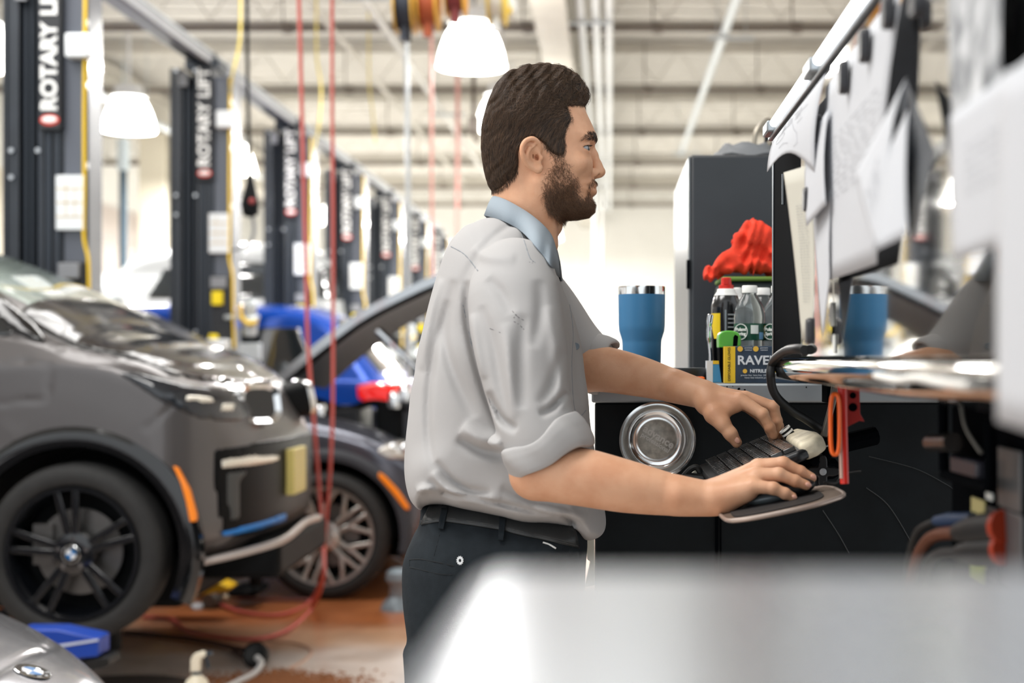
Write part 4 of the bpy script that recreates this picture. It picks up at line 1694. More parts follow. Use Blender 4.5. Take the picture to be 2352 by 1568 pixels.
RNOZ = mat('red_nozzle', (206, 40, 28), .4)
sc_, can, c = spray_can(1668, 2.95, .0305, .212, mat('can_black', (16, 17, 19), .22, coat=.5), RNOZ, 'black spray can with yellow panel and red nozzle')


def wrap(par, c, r, a0, a1, z0, z1, m, name, n=14, tri=False, lift=.0004):
    """printed panel round a cylinder; angles in degrees, -90 faces the camera"""
    b = MB()
    V = []
    for i in range(n + 1):
        f_ = i / n
        a = math.radians(a0 + (a1 - a0) * f_)
        zl = z1 + (z0 - z1) * (f_ ** .8) if tri else z0
        V += [c + Vector((math.cos(a) * (r + lift), math.sin(a) * (r + lift), zl)), c + Vector((math.cos(a) * (r + lift), math.sin(a) * (r + lift), z1))]
    b.add(V, [(2 * i, 2 * i + 2, 2 * i + 3, 2 * i + 1) for i in range(n)])
    return b.build(name, m, par, True, 80)


wrap(can, c, .0305, -178, -118, .052, .138, mat('can_yellow', (238, 204, 40), .35), 'yellow_panel', tri=True)
PRN = mat('can_print', (170, 174, 176), .6)
for k in range(11):
    wrap(can, c, .0305, -88, -50 - (k * 7) % 12, .134 - k * .0085, .1365 - k * .0085, PRN, 'print_line', 5)
wrap(can, c, .0305, -62, -40, .122, .140, RNOZ, 'red_mark', 4)
wrap(can, c, .0305, -100, -94, .02, .145, mat('can_grey_line', (130, 140, 146), .3), 'grey_bar', 3)  # narrow grey line down the front of the can
spray_can(1694, 3.03, .026, .195, mat('can_pale', (206, 206, 198), .35), mat('white_cap', (236, 236, 232), .4), 'pale spray can with white nozzle behind the black one')

# water bottles
PET = mat('clear_plastic', (238, 244, 244), 0.04, trans=.94, ior=1.30)
CAPW = mat('cap_white', (240, 240, 236), .4)
LBLG = mat('label_green', (18, 72, 52), .4, noise=.35, nscale=60)
LBLW = mat('label_white', (236, 238, 232), .5)
LBLB = mat('label_blue', (112, 160, 200), .5)
LBLO = mat('label_ochre', (206, 176, 96), .5)


def water_bottle(px, Y, label, h=.1915, r=.0315, first=True):
    c = bottle_at(px, Y)
    t_ = thing('water_bottle', label, 'bottle', c, 'water bottles by the glove box')
    M_ = Matrix.Translation(c)
    b = MB()
    b.lathe([(r * .72, 0), (r * .96, .006), (r, .014), (r * .97, .03), (r, .034), (r * .97, .052), (r, .058), (r * .985, .062), (r * .985, .122), (r * 1.0, .127), (r * .98, .134), (r * .90, .147), (r * .66, .163), (r * .46, .172),
             (r * .42, .176), (r * .42, .184)], 40, M_)
    b.build('bottle_body', PET, t_, True, 60)
    b = MB()
    b.lathe([(r * .45, .176), (r * .49, .177), (r * .49, .1895), (r * .45, h), (.0001, h)], 28, M_)
    b.build('cap', CAPW, t_, True, 40)
    b = MB()
    b.lathe([(r * 1.0, .082), (r * 1.0, .1155)], 40, M_, False)
    lb = b.build('label', LBLG, t_, True, 60)
    wrap(lb, c, r * 1.0, -92, -64, .095, .112, LBLW, 'white_panel', 6, lift=.0007)
    wrap(lb, c, r * 1.0, -60, -40, .084, .098, LBLB, 'blue_panel', 6, lift=.0006)
    wrap(lb, c, r * 1.0, -34, -18, .086, .112, LBLO, 'ochre_panel', 6, lift=.0007)
    # round mark with the words, wrapped onto the label as flat print
    a = math.radians(-128)
    nrm = Vector((math.cos(a), math.sin(a), 0))
    Rm = Matrix((Vector((-nrm.y, nrm.x, 0)), Vector((0, 0, 1)), nrm)).transposed()
    p = c + nrm * (r + .0012) + Vector((0, 0, .099))
    ring_ = MB()
    ring_.lathe([(.0158, -.0006), (.0158, .0004), (.0145, .0004), (.0145, -.0006)], 36, Matrix.Translation(p) @ Rm.to_4x4(), False)
    ring_.build('mark_ring', LBLW, lb, True, 60)
    text('lettering', 'Poland', LBLW, lb, p + Vector((0, 0, .0045)), Rm.to_euler(), .0092, .0003, bold=.0003)
    text('lettering', 'Spring', LBLW, lb, p + Vector((0, 0, -.0042)), Rm.to_euler(), .0092, .0003, bold=.0003)
    return t_


water_bottle(1722, 2.87, 'nearest clear water bottle with green label behind the glove box')
water_bottle(1752, 2.97, 'clear water bottle further back, its cap between two other bottles')
water_bottle(1789, 2.87, 'clear water bottle at the right, half hidden by the black panel')

# disposable glove carton
gx0, gx1 = xz(1665, 0, 2.705)[0], xz(1856, 0, 2.705)[0]
gz1 = ZB + (876 - 791) / FPX * 2.705
gb = thing('glove_box', 'dark blue carton of nitrile gloves with yellow end strip', 'carton', ((gx0 + gx1) / 2, 2.72, ZB))
box_obj('carton', (gx0, 2.705, ZB), (gx1, 2.825, gz1), mat('carton_blue', (50, 66, 84), .4, noise=.25, nscale=30), gb, .0015)
yst = mat('carton_yellow', (240, 200, 44), .45)
box_obj('yellow_strip', (gx0 - .0004, 2.7044, ZB + .0005), (gx0 + .0195, 2.74, gz1 - .0005), yst, gb)
GW = mat('carton_white', (222, 228, 232), .5)
GY = mat('carton_gold', (236, 190, 70), .5)
gc = lambda px, py: P(px, py, 2.7040)
rot = (math.pi / 2, 0, 0)
text('lettering', 'RAVEN', GW, gb, gc(1742, 828), rot, .0235, .0002, sx=1.08, bold=.0006)
text('lettering', 'NITRILE', GW, gb, gc(1742, 852), rot, .0088, .0002, sx=1.05, bold=.0003)
text('lettering', 'DISPOSABLE GLOVES', GW, gb, gc(1820, 852), rot, .0078, .0002)
text('lettering', 'DISPOSABLE GLOVES', LETB, gb, P(1675, 836, 2.7040), (math.pi / 2, -math.pi / 2, 0), .0068, .0002)
text('lettering', 'powder free  latex free  100 gloves', GW, gb, gc(1738, 861.5), rot, .0042, .0001)
text('lettering', 'heavy duty industrial grade', GW, gb, gc(1738, 867), rot, .0042, .0001)
for px, w in ((1700, 0), (1736, 0)):
    b = MB()
    b.lathe([(.0052, 0), (.0052, .0004), (.0001, .0004)], 20, Matrix.Translation(gc(px, 801)) @ Matrix.Rotation(math.pi / 2, 4, 'X'))
    b.build('gold_dot', GY, gb)
    text('lettering', 'puncture\nresistant', GW, gb, gc(px + 19, 801), rot, .0040, .0001)
b = MB()
b.lathe([(.0042, 0), (.0042, .0004), (.0001, .0004)], 18, Matrix.Translation(gc(1711, 852)) @ Matrix.Rotation(math.pi / 2, 4, 'X'))
b.build('gold_dot', GY, gb)

# green clip, white-blue pack, chrome tool left of the carton
gcl = thing('spring_clamp', 'black hand clamp with bright green top left of the glove carton', 'clamp', bottle_at(1660, 2.75))
b = MB()
gx = xz(1652, 0, 2.74)[0]
zz = lambda py, Y=2.74: H - (py - VY) / FPX * Y
b.prism([(gx + .000, 2.74, zz(796)), (gx + .012, 2.74, zz(798)), (gx + .013, 2.74, ZB), (gx + .006, 2.74, ZB), (gx + .001, 2.74, zz(835))], (0, .07, 0))
b.build('handle', BKG, gcl, bevel=.002)
b = MB()
prof = spline([(gx - .0005, 0, zz(799)), (gx - .0005, 0, zz(772)), (gx + .006, 0, zz(761)), (gx + .022, 0, zz(759)), (gx + .036, 0, zz(764)), (gx + .0415, 0, zz(776)), (gx + .0415, 0, zz(796))], 5)
b.prism([(p.x, 2.74, p.z) for p in prof], (0, .06, 0))
b.build('green_top', mat('clamp_green', (92, 176, 66), .35), gcl, bevel=.003)
b = MB()
b.prism([(gx + .030, 2.7395, zz(768)), (gx + .036, 2.7395, zz(772)), (gx + .034, 2.7395, zz(796)), (gx + .026, 2.7395, zz(796)), (gx + .027, 2.7395, zz(774))], (0, .01, 0))
b.build('slot', BKG, gcl)
wbx = thing('small_carton', 'small white and light blue carton left of the green clamp', 'carton', bottle_at(1637, 2.78))
wx0, wx1 = xz(1624, 0, 2.76)[0], xz(1662, 0, 2.76)[0]
wz1 = ZB + .0415
box_obj('carton', (wx0, 2.76, ZB), (wx1, 2.80, wz1), mat('carton_blue2', (72, 150, 196), .5), wbx, .001)
box_obj('white_end', (wx0 - .0003, 2.7596, ZB), (wx0 + .011, 2.8003, wz1 + .0003), GW, wbx)
box_obj('yellow_top', (wx0 + .0112, 2.7596, wz1 - .006), (wx1 + .0003, 2.8003, wz1 + .0003), yst, wbx)
ct = thing('pry_tool', 'slim silver hand tool standing left of the black spray can', 'hand tool', bottle_at(1632, 2.82))
b = MB()
cx = xz(1633, 0, 2.82)[0]
b.tube(spline([(cx - .002, 2.82, ZB), (cx - .001, 2.82, ZB + .05), (cx - .004, 2.82, ZB + .085), (cx - .003, 2.82, ZB + .115), (cx - .0005, 2.82, ZB + .133)], 6), [.004] * 6 + [.0035] * 6 + [.0050] * 6 + [.0062] * 6 + [.004], 12)
b.build('shank', CHROME, ct, True)
b = MB()
b.cyl((cx + .011, 2.825, ZB), (cx + .011, 2.825, ZB + .085), .0055, n=12)
b.cyl((cx + .019, 2.83, ZB), (cx + .019, 2.83, ZB + .07), .0045, n=12)
tag(b.build('black_rod', BKG, None, True), 'dark rods standing between the silver tool and the spray can', 'rods')
# blurred stock on a far counter right of the tumbler
fb = thing('far_counter', 'pale cluttered counter far behind the tumbler', 'counter', P(1545, 830, 6.2))
box_obj('counter_top', (.12, 6.0, 0), (.42, 6.6, 1.20), mat('far_counter', (196, 190, 176), .6), fb, .01)
for k, (px, py, w_, h_, cc) in enumerate(((1541, 800, .06, .10, (236, 206, 120)), (1572, 795, .05, .12, (196, 182, 150)), (1508, 812, .05, .06, (232, 230, 220)))):
    q = P(px, py, 6.1)
    tag(box_obj('carton', (q.x - w_ / 2, 6.05, 1.20), (q.x + w_ / 2, 6.15, 1.20 + h_), mat('far_carton_%d' % k, cc, .6), None, .004),
        ['yellow carton on the far counter behind the tumbler', 'tan carton on the far counter, right of the yellow one', 'white carton on the far counter, left of the yellow one'][k], 'carton')

# ================================================================== the hutch with the polished front
XP = .287
zt_h = H + (815 - 318) / FPX * 2.55          # top of hutch
zb_h = H - (822 - VY) / FPX * 2.3
hut = thing('hutch', 'black wall hutch with polished steel front carrying the papers', 'cabinet', (.55, 1.6, zb_h))
box_obj('carcass', (XP + .004, .55, zb_h), (.80, 2.55, zt_h), BKG, hut, .003)
t = MB()
t.box((XP + .0015, 2.544, zb_h), (XP + .0045, 2.553, zt_h))
t.build('edge_trim', STEEL, hut, bevel=.002)
box_obj('polished_panel', (XP - .002, .56, zb_h + .002), (XP + .004, 2.14, zt_h - .012), MIRROR, hut, .001)
t = MB()
t.box((XP + .001, 2.405, 1.622), (XP + .0045, 2.4065, 1.673))
t.build('thin_wire', STEEL, hut)
# sloping top rail with tube light segments
t = MB()
t.prism([(XP - .006, .55, zt_h - .005), (XP - .006, .55, zt_h + .003), (XP + .012, .55, zt_h + .022), (XP + .03, .55, zt_h + .022), (XP + .03, .55, zt_h - .006)], (0, 2.0, 0))
t.build('top_rail', STEEL, hut, bevel=.002)
LED = mat('led_tube', (250, 252, 255), .3, emit=(246, 250, 255), estr=2.6)
for y0, y1 in ((2.03, 2.44), (1.45, 1.92), (.80, 1.36)):
    t = MB()
    t.cyl((XP - .008, y0, zt_h + .010), (XP - .008, y1, zt_h + .010), .0072, n=14)
    t.build('led_tube', LED, hut, True)
for y in (2.50, 1.975, 1.405):
    box_obj('tube_bracket', (XP - .017, y - .035, zt_h - .001), (XP + .01, y + .035, zt_h + .019), STEEL, hut, .003)
# rounded chrome rail below the front
t = MB()
zr0, zr1 = zb_h - .034, zb_h - .002
prof = [(XP + .03, zr1), (XP - .014, zr1), (XP - .018, zr1 - .003), (XP - .0185, (zr0 + zr1) / 2), (XP - .0175, zr0 + .004), (XP - .012, zr0), (XP + .03, zr0)]
t.prism([(x, .55, z) for x, z in prof], (0, 1.86, 0))
t.build('bottom_rail', MIRROR, hut, True, 60)
t = MB()
t.prism([(x * 1.0 - .0006, 2.395, z) for x, z in [(XP + .03, zr1 + .001), (XP - .011, zr1 + .001), (XP - .0195, zr1 - .004), (XP - .0225, (zr0 + zr1) / 2), (XP - .017, zr0 + .004), (XP - .006, zr0 - .001), (XP + .03, zr0 - .001)]], (0, .012, 0))
t.build('rail_end', RUBB, hut)
# posts that carry the hutch on the bench
for y in (2.3, .7):
    box_obj('support_post', (.62, y - .03, .0), (.68, y + .03, zb_h), BKG, hut, .004)


def PXp(px, py, X):
    Y = X * FPX / (px - VX)
    return P(px, py, Y)


def paper(name, corners, m, label, bulge=0.0, n=12, wave=0.0, edge=None):
    """sheet from four corners given as (px, py, x) - far top, near top, near bottom, far bottom"""
    A, B, Cc, D = [PXp(*q) for q in corners]
    t_ = MB()

    def fn(u, v):
        top = A.lerp(B, u)
        bot = D.lerp(Cc, u)
        p = top.lerp(bot, v)
        p = p + Vector((-bulge * math.sin(math.pi * v) * (.4 + .6 * u) - wave * math.sin(2 * math.pi * u + 3 * v), 0, 0))
        if edge:
            p = p + Vector((0, 0, edge * math.sin(math.pi * u) * v))
        return p
    t_.grid(fn, n, n)
    o = t_.build(name, m, None, True, 80, solid=.0004)
    tag(o, label, 'paper', 'papers on the hutch front')
    return o, fn


def scribble(par, fn, lines, m=INK, r=.00022):
    t_ = MB()
    for ln in lines:
        t_.tube([fn(u, v) + Vector((-.0012, 0, 0)) for u, v in ln], r, 4)
    o = t_.build('ink_line', m, par, True)
    o['kind'] = 'stuff'
    return o


def rows(u0, u1, v0, v1, n, seed, broken=True):
    r = random.Random(seed)
    out = []
    for i in range(n):
        v = v0 + (v1 - v0) * i / max(n - 1, 1)
        u = u0
        while u < u1:
            l = r.uniform(.03, .14) if broken else (u1 - u0) * r.uniform(.5, 1)
            e = min(u + l, u1)
            out.append([(u, v), ((u + e) / 2, v), (e, v)])
            u = e + r.uniform(.02, .06)
    return out


pa, fa = paper('paper_sheet', [(1776, 322, .272), (1897, 168, .272), (1872, 398, .262), (1762, 395, .246)], PAPER, 'farthest sheet, curling up at the lower edge, with pencil scribbles', bulge=.006, edge=.028)
scribble(pa, fa, [[(.3 + .1 * math.cos(t_ * .5), .45 + .10 * math.sin(t_ * .5)) for t_ in range(14)], [(.55, .35), (.6, .5), (.68, .6), (.7, .75), (.62, .86)], [(.3, .75), (.4, .7), (.5, .76)],
                  [(.62, .3), (.7, .22), (.8, .2)], [(.2, .3), (.35, .27), (.5, .3)], [(.66, .42), (.74, .36)]] + rows(.3, .7, .12, .3, 4, 3))
pb, fb_ = paper('price_list', [(1800, 396, .250), (1862, 378, .268), (1866, 782, .270), (1842, 780, .262)], PAPERC, 'narrow cream list curling outward beneath the scribbled sheet', bulge=-.004)
scribble(pb, fb_, rows(.35, .8, .22, .78, 34, 5))
pc_, fc = paper('paper_sheet', [(1850, 330, .270), (1903, 250, .270), (1897, 470, .262), (1852, 520, .258)], PAPER, 'small folded white sheet hanging in front of the cream list', bulge=.004)
pd_, fd = paper('paper_sheet', [(1898, 200, .277), (2077, -50, .277), (2014, 606, .274), (1888, 650, .274)], PAPER, 'large white form with three dark clips along its top', bulge=.006)
scribble(pd_, fd, rows(.2, .9, .32, .62, 12, 8))
pe_, fe = paper('paper_sheet', [(1868, 500, .272), (1912, 430, .272), (1906, 640, .271), (1890, 778, .272)], PAPER, 'long white slip that ends in a point above the steel rail', bulge=.002)
pf_, ff = paper('folded_sheet', [(1964, 400, .236), (2082, 178, .266), (2046, 335, .250), (2012, 572, .228)], PAPER, 'light grey sheet folded outward from the large white form', bulge=.003)
scribble(pf_, ff, rows(.12, .5, .45, .8, 7, 9))
ph_, fh = paper('folded_sheet', [(2046, 335, .250), (2086, 250, .262), (2085, 540, .246), (2012, 574, .228)], PAPER, 'grey inner face of the folded sheet under the dark diamond', bulge=.002)
t_ = MB()
q = [PXp(2083, 186, .272), PXp(2150, 352, .262), PXp(2094, 548, .262), PXp(2044, 335, .256)]
t_.add(q, [(0, 1, 2, 3)])  # flat dark navy diamond in front of the panel
tag(t_.build('dark_diamond', mat('diamond_navy', (28, 36, 46), .6), None, solid=.0008), 'dark navy diamond between the folded sheet and the polished panel', 'card')
pg_, fg = paper('printed_photo', [(2176, -70, .276), (2306, -120, .276), (2302, 250, .274), (2188, 304, .274)], mat('print_grey', (214, 216, 218), .8, nscale=34, col2=(96, 100, 104)), 'blurred sheet with a grey picture print at the upper right', bulge=.002)
pi_, fi = paper('paper_sheet', [(2182, 268, .268), (2420, 90, .268), (2420, 520, .262), (2190, 600, .262)], PAPER, 'wide blurred white sheet below the grey picture print', bulge=.003)
scribble(pi_, fi, rows(.2, .8, .3, .6, 6, 10))
pj_, fj = paper('paper_sheet', [(2300, 170, .250), (2560, 60, .250), (2560, 1050, .240), (2290, 968, .240)], PAPER, 'nearest white sheet at the right picture edge hanging lowest', bulge=.003)
MAG = mat('magnet_black', (40, 40, 44), .45)
for i, (px, py, hgt, lb) in enumerate(((2040, 30, 74, 'dark clip at the top of the large white form, nearest of three'), (1986, 105, 78, 'dark clip on the large white form, middle of three'),
                                       (1938, 178, 76, 'dark clip at the top left of the large white form'), (1877, 297, 66, 'dark clip on the scribbled sheet'), (1855, 458, 56, 'dark clip holding the cream list above its middle'),
                                       (1862, 760, 60, 'dark clip at the foot of the cream list'), (2108, 14, 50, 'dark clip beside the picture print at the top edge'))):
    Xm = .268 if i != 4 else .262
    c = PXp(px, py, Xm)
    hh = hgt / FPX * c.y / 2
    t_ = MB()
    Mm = Matrix.Translation(c) @ Matrix.Rotation(math.pi / 2, 4, 'Y')
    t_.grid(lambda u, v: Vector((c.x + .004 - .010 * v, c.y + math.copysign(abs(math.cos(2 * math.pi * u)) ** .6, math.cos(2 * math.pi * u)) * .012 * (1 if v < .9 else .8), c.z + math.copysign(abs(math.sin(2 * math.pi * u)) ** .6, math.sin(2 * math.pi * u)) * hh * (1 if v < .9 else .9))), 24, 4, True)
    n_ = len(t_.v)
    t_.f.append(tuple(range(n_ - 24, n_)))
    tag(t_.build('magnet_clip', MAG, None, True, 50), lb, 'clip', 'clips on the hutch papers')

# small bits stuck low on the polished panel
for (px, py, w_, h_, m, lb) in ((1912, 722, .012, .030, LBLW, 'small white sticker low on the polished panel, left'), (1916, 790, .010, .024, LBLW, 'small white sticker low on the polished panel, just over the rail')):
    c = PXp(px, py, XP - .003)
    tag(box_obj('sticker', (c.x - .001, c.y - w_, c.z - h_ / 2), (c.x, c.y + w_, c.z + h_ / 2), m), lb, 'sticker')
t_ = MB()
t_.tube(spline([PXp(2012, 862, .264), PXp(2060, 872, .264), PXp(2110, 868, .264), PXp(2170, 880, .264), PXp(2228, 884, .264)], 6), .0036, 8)
tag(t_.build('cable_strap', mat('strap_white', (226, 224, 218), .5), None, True), 'white wavy strap fixed under the polished rail', 'strap')

# thick black lead looping from the hutch down to the keyboard arm
t_ = MB()
t_.tube(spline([P(1848, 803, 2.07), P(1830, 801, 2.10), P(1805, 806, 2.2), P(1778, 828, 2.32), P(1770, 862, 2.33), P(1780, 905, 2.34), P(1815, 940, 2.35), P(1850, 962, 2.36), P(1905, 998, 2.38)], 8), .0072, 12)
tag(t_.build('power_lead', RUBB, None, True), 'thick black power lead looping under the steel rail', 'cable')

t_ = MB()
t_.prism([P(1345, 1238, 2.66), P(1365, 1232, 2.66), P(1366, 1345, 2.66), P(1343, 1350, 2.66), P(1356, 1290, 2.66), P(1348, 1285, 2.66)], (0, .02, .004))
tag(t_.build('torn_paper', PAPERC, None, bevel=.002), 'torn cream paper hanging at the left edge of the bench behind the trousers', 'paper')

# ================================================================== keyboard, mouse tray, arm
ang = math.radians(22)
kx, kz = .235, 1.2025
KR = Matrix.Rotation(-ang, 3, 'Y')


def kp(x, y, z):
    """keyboard coordinates: x up the slope, y along depth, z off the key bed"""
    return Vector((kx, 0, kz)) + KR @ Vector((x, 0, z)) + Vector((0, y, 0))


KY0, KY1 = 2.235, 2.62
kb = thing('keyboard', 'worn black keyboard with pale edge on a sloping arm under the hands', 'keyboard', (kx, 2.42, kz))
t_ = MB()
out = [(-.083, KY0 + .02), (-.060, KY0 + .0), (.060, KY0 - .012), (.092, KY0 + .01), (.100, KY0 + .05), (.098, KY1), (-.085, KY1)]
t_.prism([kp(x, y, -.022) for x, y in out], KR @ Vector((0, 0, .018)))
t_.build('case', PLAST, kb, bevel=.006, seg=3)
t_ = MB()
t_.prism([kp(x, y, -.024) for x, y in ((.064, KY0 - .004), (.092, KY0 + .0), (.108, KY0 + .03), (.112, KY0 + .10), (.104, KY0 + .26), (.070, KY0 + .26))], KR @ Vector((0, 0, .028)))
t_.build('edge_pad', mat('worn_beige', (206, 196, 172), .6, noise=.2, nscale=40), kb, bevel=.009, seg=4)
t_ = MB()
t_.prism([kp(x, y, -.030) for x, y in ((-.10, KY0 + .03), (-.086, KY0 + .0), (-.086, KY1), (-.11, KY1))], KR @ Vector((0, 0, .016)))
t_.build('palm_rest', RUBB, kb, bevel=.005)
KEYT = mat('key_top', (44, 44, 44), 0.22, coat=.6)
key_me = None
bmk = MB()
a_, b_, hgt = .0102, .0117, .0075
bmk.add([(-a_, -b_, 0), (a_, -b_, 0), (a_, b_, 0), (-a_, b_, 0), (-a_ * .93, -b_ * .90, hgt), (a_ * .93, -b_ * .90, hgt), (a_ * .93, b_ * .90, hgt), (-a_ * .93, b_ * .90, hgt)],
        [(0, 3, 2, 1), (4, 5, 6, 7), (0, 1, 5, 4), (1, 2, 6, 5), (2, 3, 7, 6), (3, 0, 4, 7)])
for i in range(6):
    for j in range(15):
        x = -.056 + i * .0212
        y = KY0 + .022 + j * .0241
        if key_me is None:
            o = bmk.build('key', KEYT, None, bevel=.0012)
            key_me = o.data
        else:
            o = bpy.data.objects.new('key', key_me)
            C.objects.link(o)
            md = o.modifiers.new('bevel', 'BEVEL')
            md.width = .0012
            md.segments = 2
        o.parent = kb
        o.location = kp(x, y, -.004) - origin(kb)
        o.rotation_euler = Euler((0, -ang, 0))

# mouse tray
ta = math.radians(11.5)
TR = Matrix.Rotation(-ta, 3, 'Y')


def tp(x, y, z=0):
    return Vector((.166, 0, 1.136)) + TR @ Vector((x, 0, z)) + Vector((0, y, 0))


tray = thing('mouse_tray', 'thin grey mouse tray with rounded rim under the right hand', 'tray', (.24, 2.1, 1.13))
tl = spline([(.0, 2.06, 0), (.018, 2.024, 0), (.06, 2.014, 0), (.12, 2.020, 0), (.155, 2.04, 0), (.174, 2.065, 0), (.177, 2.12, 0), (.172, 2.19, 0), (.145, 2.215, 0), (.02, 2.215, 0), (.0, 2.20, 0)], 5, True)
t_ = MB()
t_.prism([tp(p.x, p.y, -.006) for p in tl], TR @ Vector((0, 0, .005)))
t_.build('plate', mat('tray_plate', (118, 104, 94), .38, .3, noise=.15, nscale=20), tray, bevel=.002)
t_ = MB()
t_.tube([tp(p.x, p.y, -.002) for p in tl] + [tp(tl[0].x, tl[0].y, -.002)], .0030, 8)
t_.build('rim', mat('tray_rim', (176, 160, 150), .3, .4), tray, True)
t_ = MB()
pad_o = spline([(.012, 2.075, 0), (.03, 2.045, 0), (.09, 2.04, 0), (.135, 2.06, 0), (.150, 2.11, 0), (.135, 2.19, 0), (.03, 2.195, 0)], 5, True)
t_.prism([tp(p.x, p.y, -.0008) for p in pad_o], TR @ Vector((0, 0, .0016)))
t_.build('pad', mat('mouse_pad', (38, 36, 36), .7), tray)
mouse = thing('computer_mouse', 'black computer mouse with grey side under the right hand', 'mouse', tp(.10, 2.15, 0))
t_ = MB()
t_.sphere(tp(.092, 2.150, .013), (.056, .029, .0165), 28, 16, TR)
t_.build('shell', PLAST, mouse, True, 80)
t_ = MB()
t_.sphere(tp(.078, 2.143, .008), (.040, .026, .011), 28, 14, TR)
t_.build('side_grip', mat('mouse_grey', (92, 100, 104), .3, .2), mouse, True, 80)
t_ = MB()
t_.tube(spline([tp(.160, 2.15, .012), tp(.172, 2.155, .008), tp(.182, 2.165, .006), tp(.2, 2.2, .012), tp(.24, 2.3, .0)], 6), .0022, 8)
t_.build('lead', RUBB, mouse, True)

# arm: brackets, star knob, flat links, plug with white rings
armt = thing('articulated_mount', 'black articulated arm with star knob carrying keyboard and tray', 'arm', P(1880, 1060, 2.36))
t_ = MB()
t_.tube([P(1795, 1062, 2.40), P(1850, 1048, 2.40), P(1935, 1018, 2.42), P(2010, 1000, 2.44)], .016, 10)
t_.tube([P(1790, 1090, 2.34), P(1860, 1080, 2.36), P(1910, 1075, 2.40)], .018, 10)
t_.build('arm_bar', BKG, armt, True)
t_ = MB()
t_.prism([P(1822, 1046, 2.33), P(1898, 1018, 2.33), P(1908, 1010, 2.33), P(1906, 1022, 2.33), P(1826, 1056, 2.33)], (0, .03, 0))
t_.build('flat_link', BKG, armt, bevel=.001)
t_ = MB()
t_.tube([P(1852, 1037, 2.325), P(1902, 1023, 2.325)], .0016, 6)
t_.build('bright_edge', STEEL, armt)
kc = P(1890, 1083, 2.33)
t_ = MB()
pts = []
for k in range(40):
    a = 2 * math.pi * k / 40 + .35
    r = .0195 + .0085 * math.cos(4 * a)
    pts.append(kc + Vector((math.cos(a) * r, 0, math.sin(a) * r)))
t_.prism(pts, (0, .018, 0))
kn = t_.build('star_knob', PLAST, armt, bevel=.004, seg=3)
t_ = MB()
t_.lathe([(.0062, 0), (.0058, .003), (.0001, .0036)], 12, Matrix.Translation(kc) @ Matrix.Rotation(math.pi / 2, 4, 'X'))
t_.build('knob_bolt', BOLT, kn, True, 40)
t_ = MB()
for px, py in ((1857, 1043), (1872, 1060)):
    t_.lathe([(.0078, -.006), (.0078, .002), (.005, .005), (.0001, .005)], 6, Matrix.Translation(P(px, py, 2.328)) @ Matrix.Rotation(math.pi / 2, 4, 'X'))
t_.build('hex_bolt', BKG, armt)['kind'] = 'stuff'
t_ = MB()
t_.prism([P(1912, 880, 2.34), P(1924, 872, 2.34), P(1926, 905, 2.34), P(1900, 1005, 2.34), P(1886, 1002, 2.34), P(1906, 925, 2.34)], (0, .012, 0))
t_.build('upright_link', mat('link_grey', (110, 106, 98), .4, .6), armt, bevel=.002)
t_ = MB()
t_.tube([P(1925, 900, 2.40), P(1905, 1000, 2.40), P(1890, 1060, 2.38)], .012, 10)
t_.box(P(1900, 925, 2.38), P(1945, 872, 2.44))
t_.build('hanger', BKG, armt, True)
plug = thing('cable_plug', 'black cable plug with two white rings right of the left hand', 'plug', P(1815, 1000, 2.45))
t_ = MB()
pa_, pb_ = P(1801, 984, 2.45), P(1838, 1030, 2.45)
t_.tube([pa_, pa_.lerp(pb_, .35), pa_.lerp(pb_, .4), pb_, P(1860, 1050, 2.46)], [.009, .0105, .009, .0075, .003], 14)
t_.build('plug_body', RUBB, plug, True, 40)
for f_ in (.0, .17):
    t_ = MB()
    t_.cyl(pa_.lerp(pb_, f_), pa_.lerp(pb_, f_ + .08), .0108, n=16)
    t_.build('white_ring', CAPW, plug, True, 40)
# odd light wedge between bowl and keyboard
wd = thing('notebook', 'pale folded card with black holder left of the keyboard', 'card holder', P(1595, 1085, 2.50))
t_ = MB()
t_.prism([P(1578, 1098, 2.52), P(1602, 1076, 2.52), P(1612, 1098, 2.52)], (0, .03, 0))
t_.build('card', mat('pale_card', (206, 208, 196), .7), wd)
t_ = MB()
t_.tube(spline([P(1570, 1094, 2.50), P(1588, 1076, 2.50), P(1602, 1074, 2.50), P(1610, 1088, 2.50), P(1620, 1106, 2.50)], 5), .0055, 8)
t_.tube([P(1575, 1100, 2.50), P(1650, 1108, 2.48)], .012, 8)
t_.build('holder', RUBB, wd, True)

# red hand tool hanging from the rail
rt_ = thing('scraper', 'red and orange hand tool hanging under the polished rail', 'hand tool', P(1938, 1000, 1.98))
Yr = 1.98
REDP = mat('red_plastic', (206, 44, 32), .35)
t_ = MB()
ln = spline([P(1934, 884, Yr), P(1936, 960, Yr), P(1938, 1040, Yr), P(1940, 1110, Yr)], 4)
t_.tube(ln, .0062, 10)
t_.build('bar', REDP, rt_, True)
t_ = MB()
t_.tube([p + Vector((-.0045, -.0035, 0)) for p in ln[2:-1]], .0026, 8)
t_.build('worn_stripe', mat('worn_pink', (196, 164, 150), .6), rt_, True)
t_ = MB()
c = P(1918, 974, Yr - .01)
lp_ = []
for k in range(41):
    a = 2 * math.pi * k / 40
    lp_.append(c + Vector((math.copysign(abs(math.cos(a)) ** .7, math.cos(a)) * .0062, 0, math.copysign(abs(math.sin(a)) ** .55, math.sin(a)) * .0415)))
t_.tube(lp_, .0030, 8, False)
t_.build('loop_handle', mat('orange_loop', (240, 104, 34), .35), rt_, True)
t_ = MB()
t_.prism([P(1946, 872, Yr + .02), P(1974, 872, Yr + .02), P(1976, 950, Yr + .02), P(1986, 968, Yr + .02), P(1974, 966, Yr + .02), P(1946, 980, Yr + .02)], (0, .006, 0))
pl_ = t_.build('bracket', mat('red_bracket', (150, 32, 26), .45), rt_, bevel=.001)
t_ = MB()
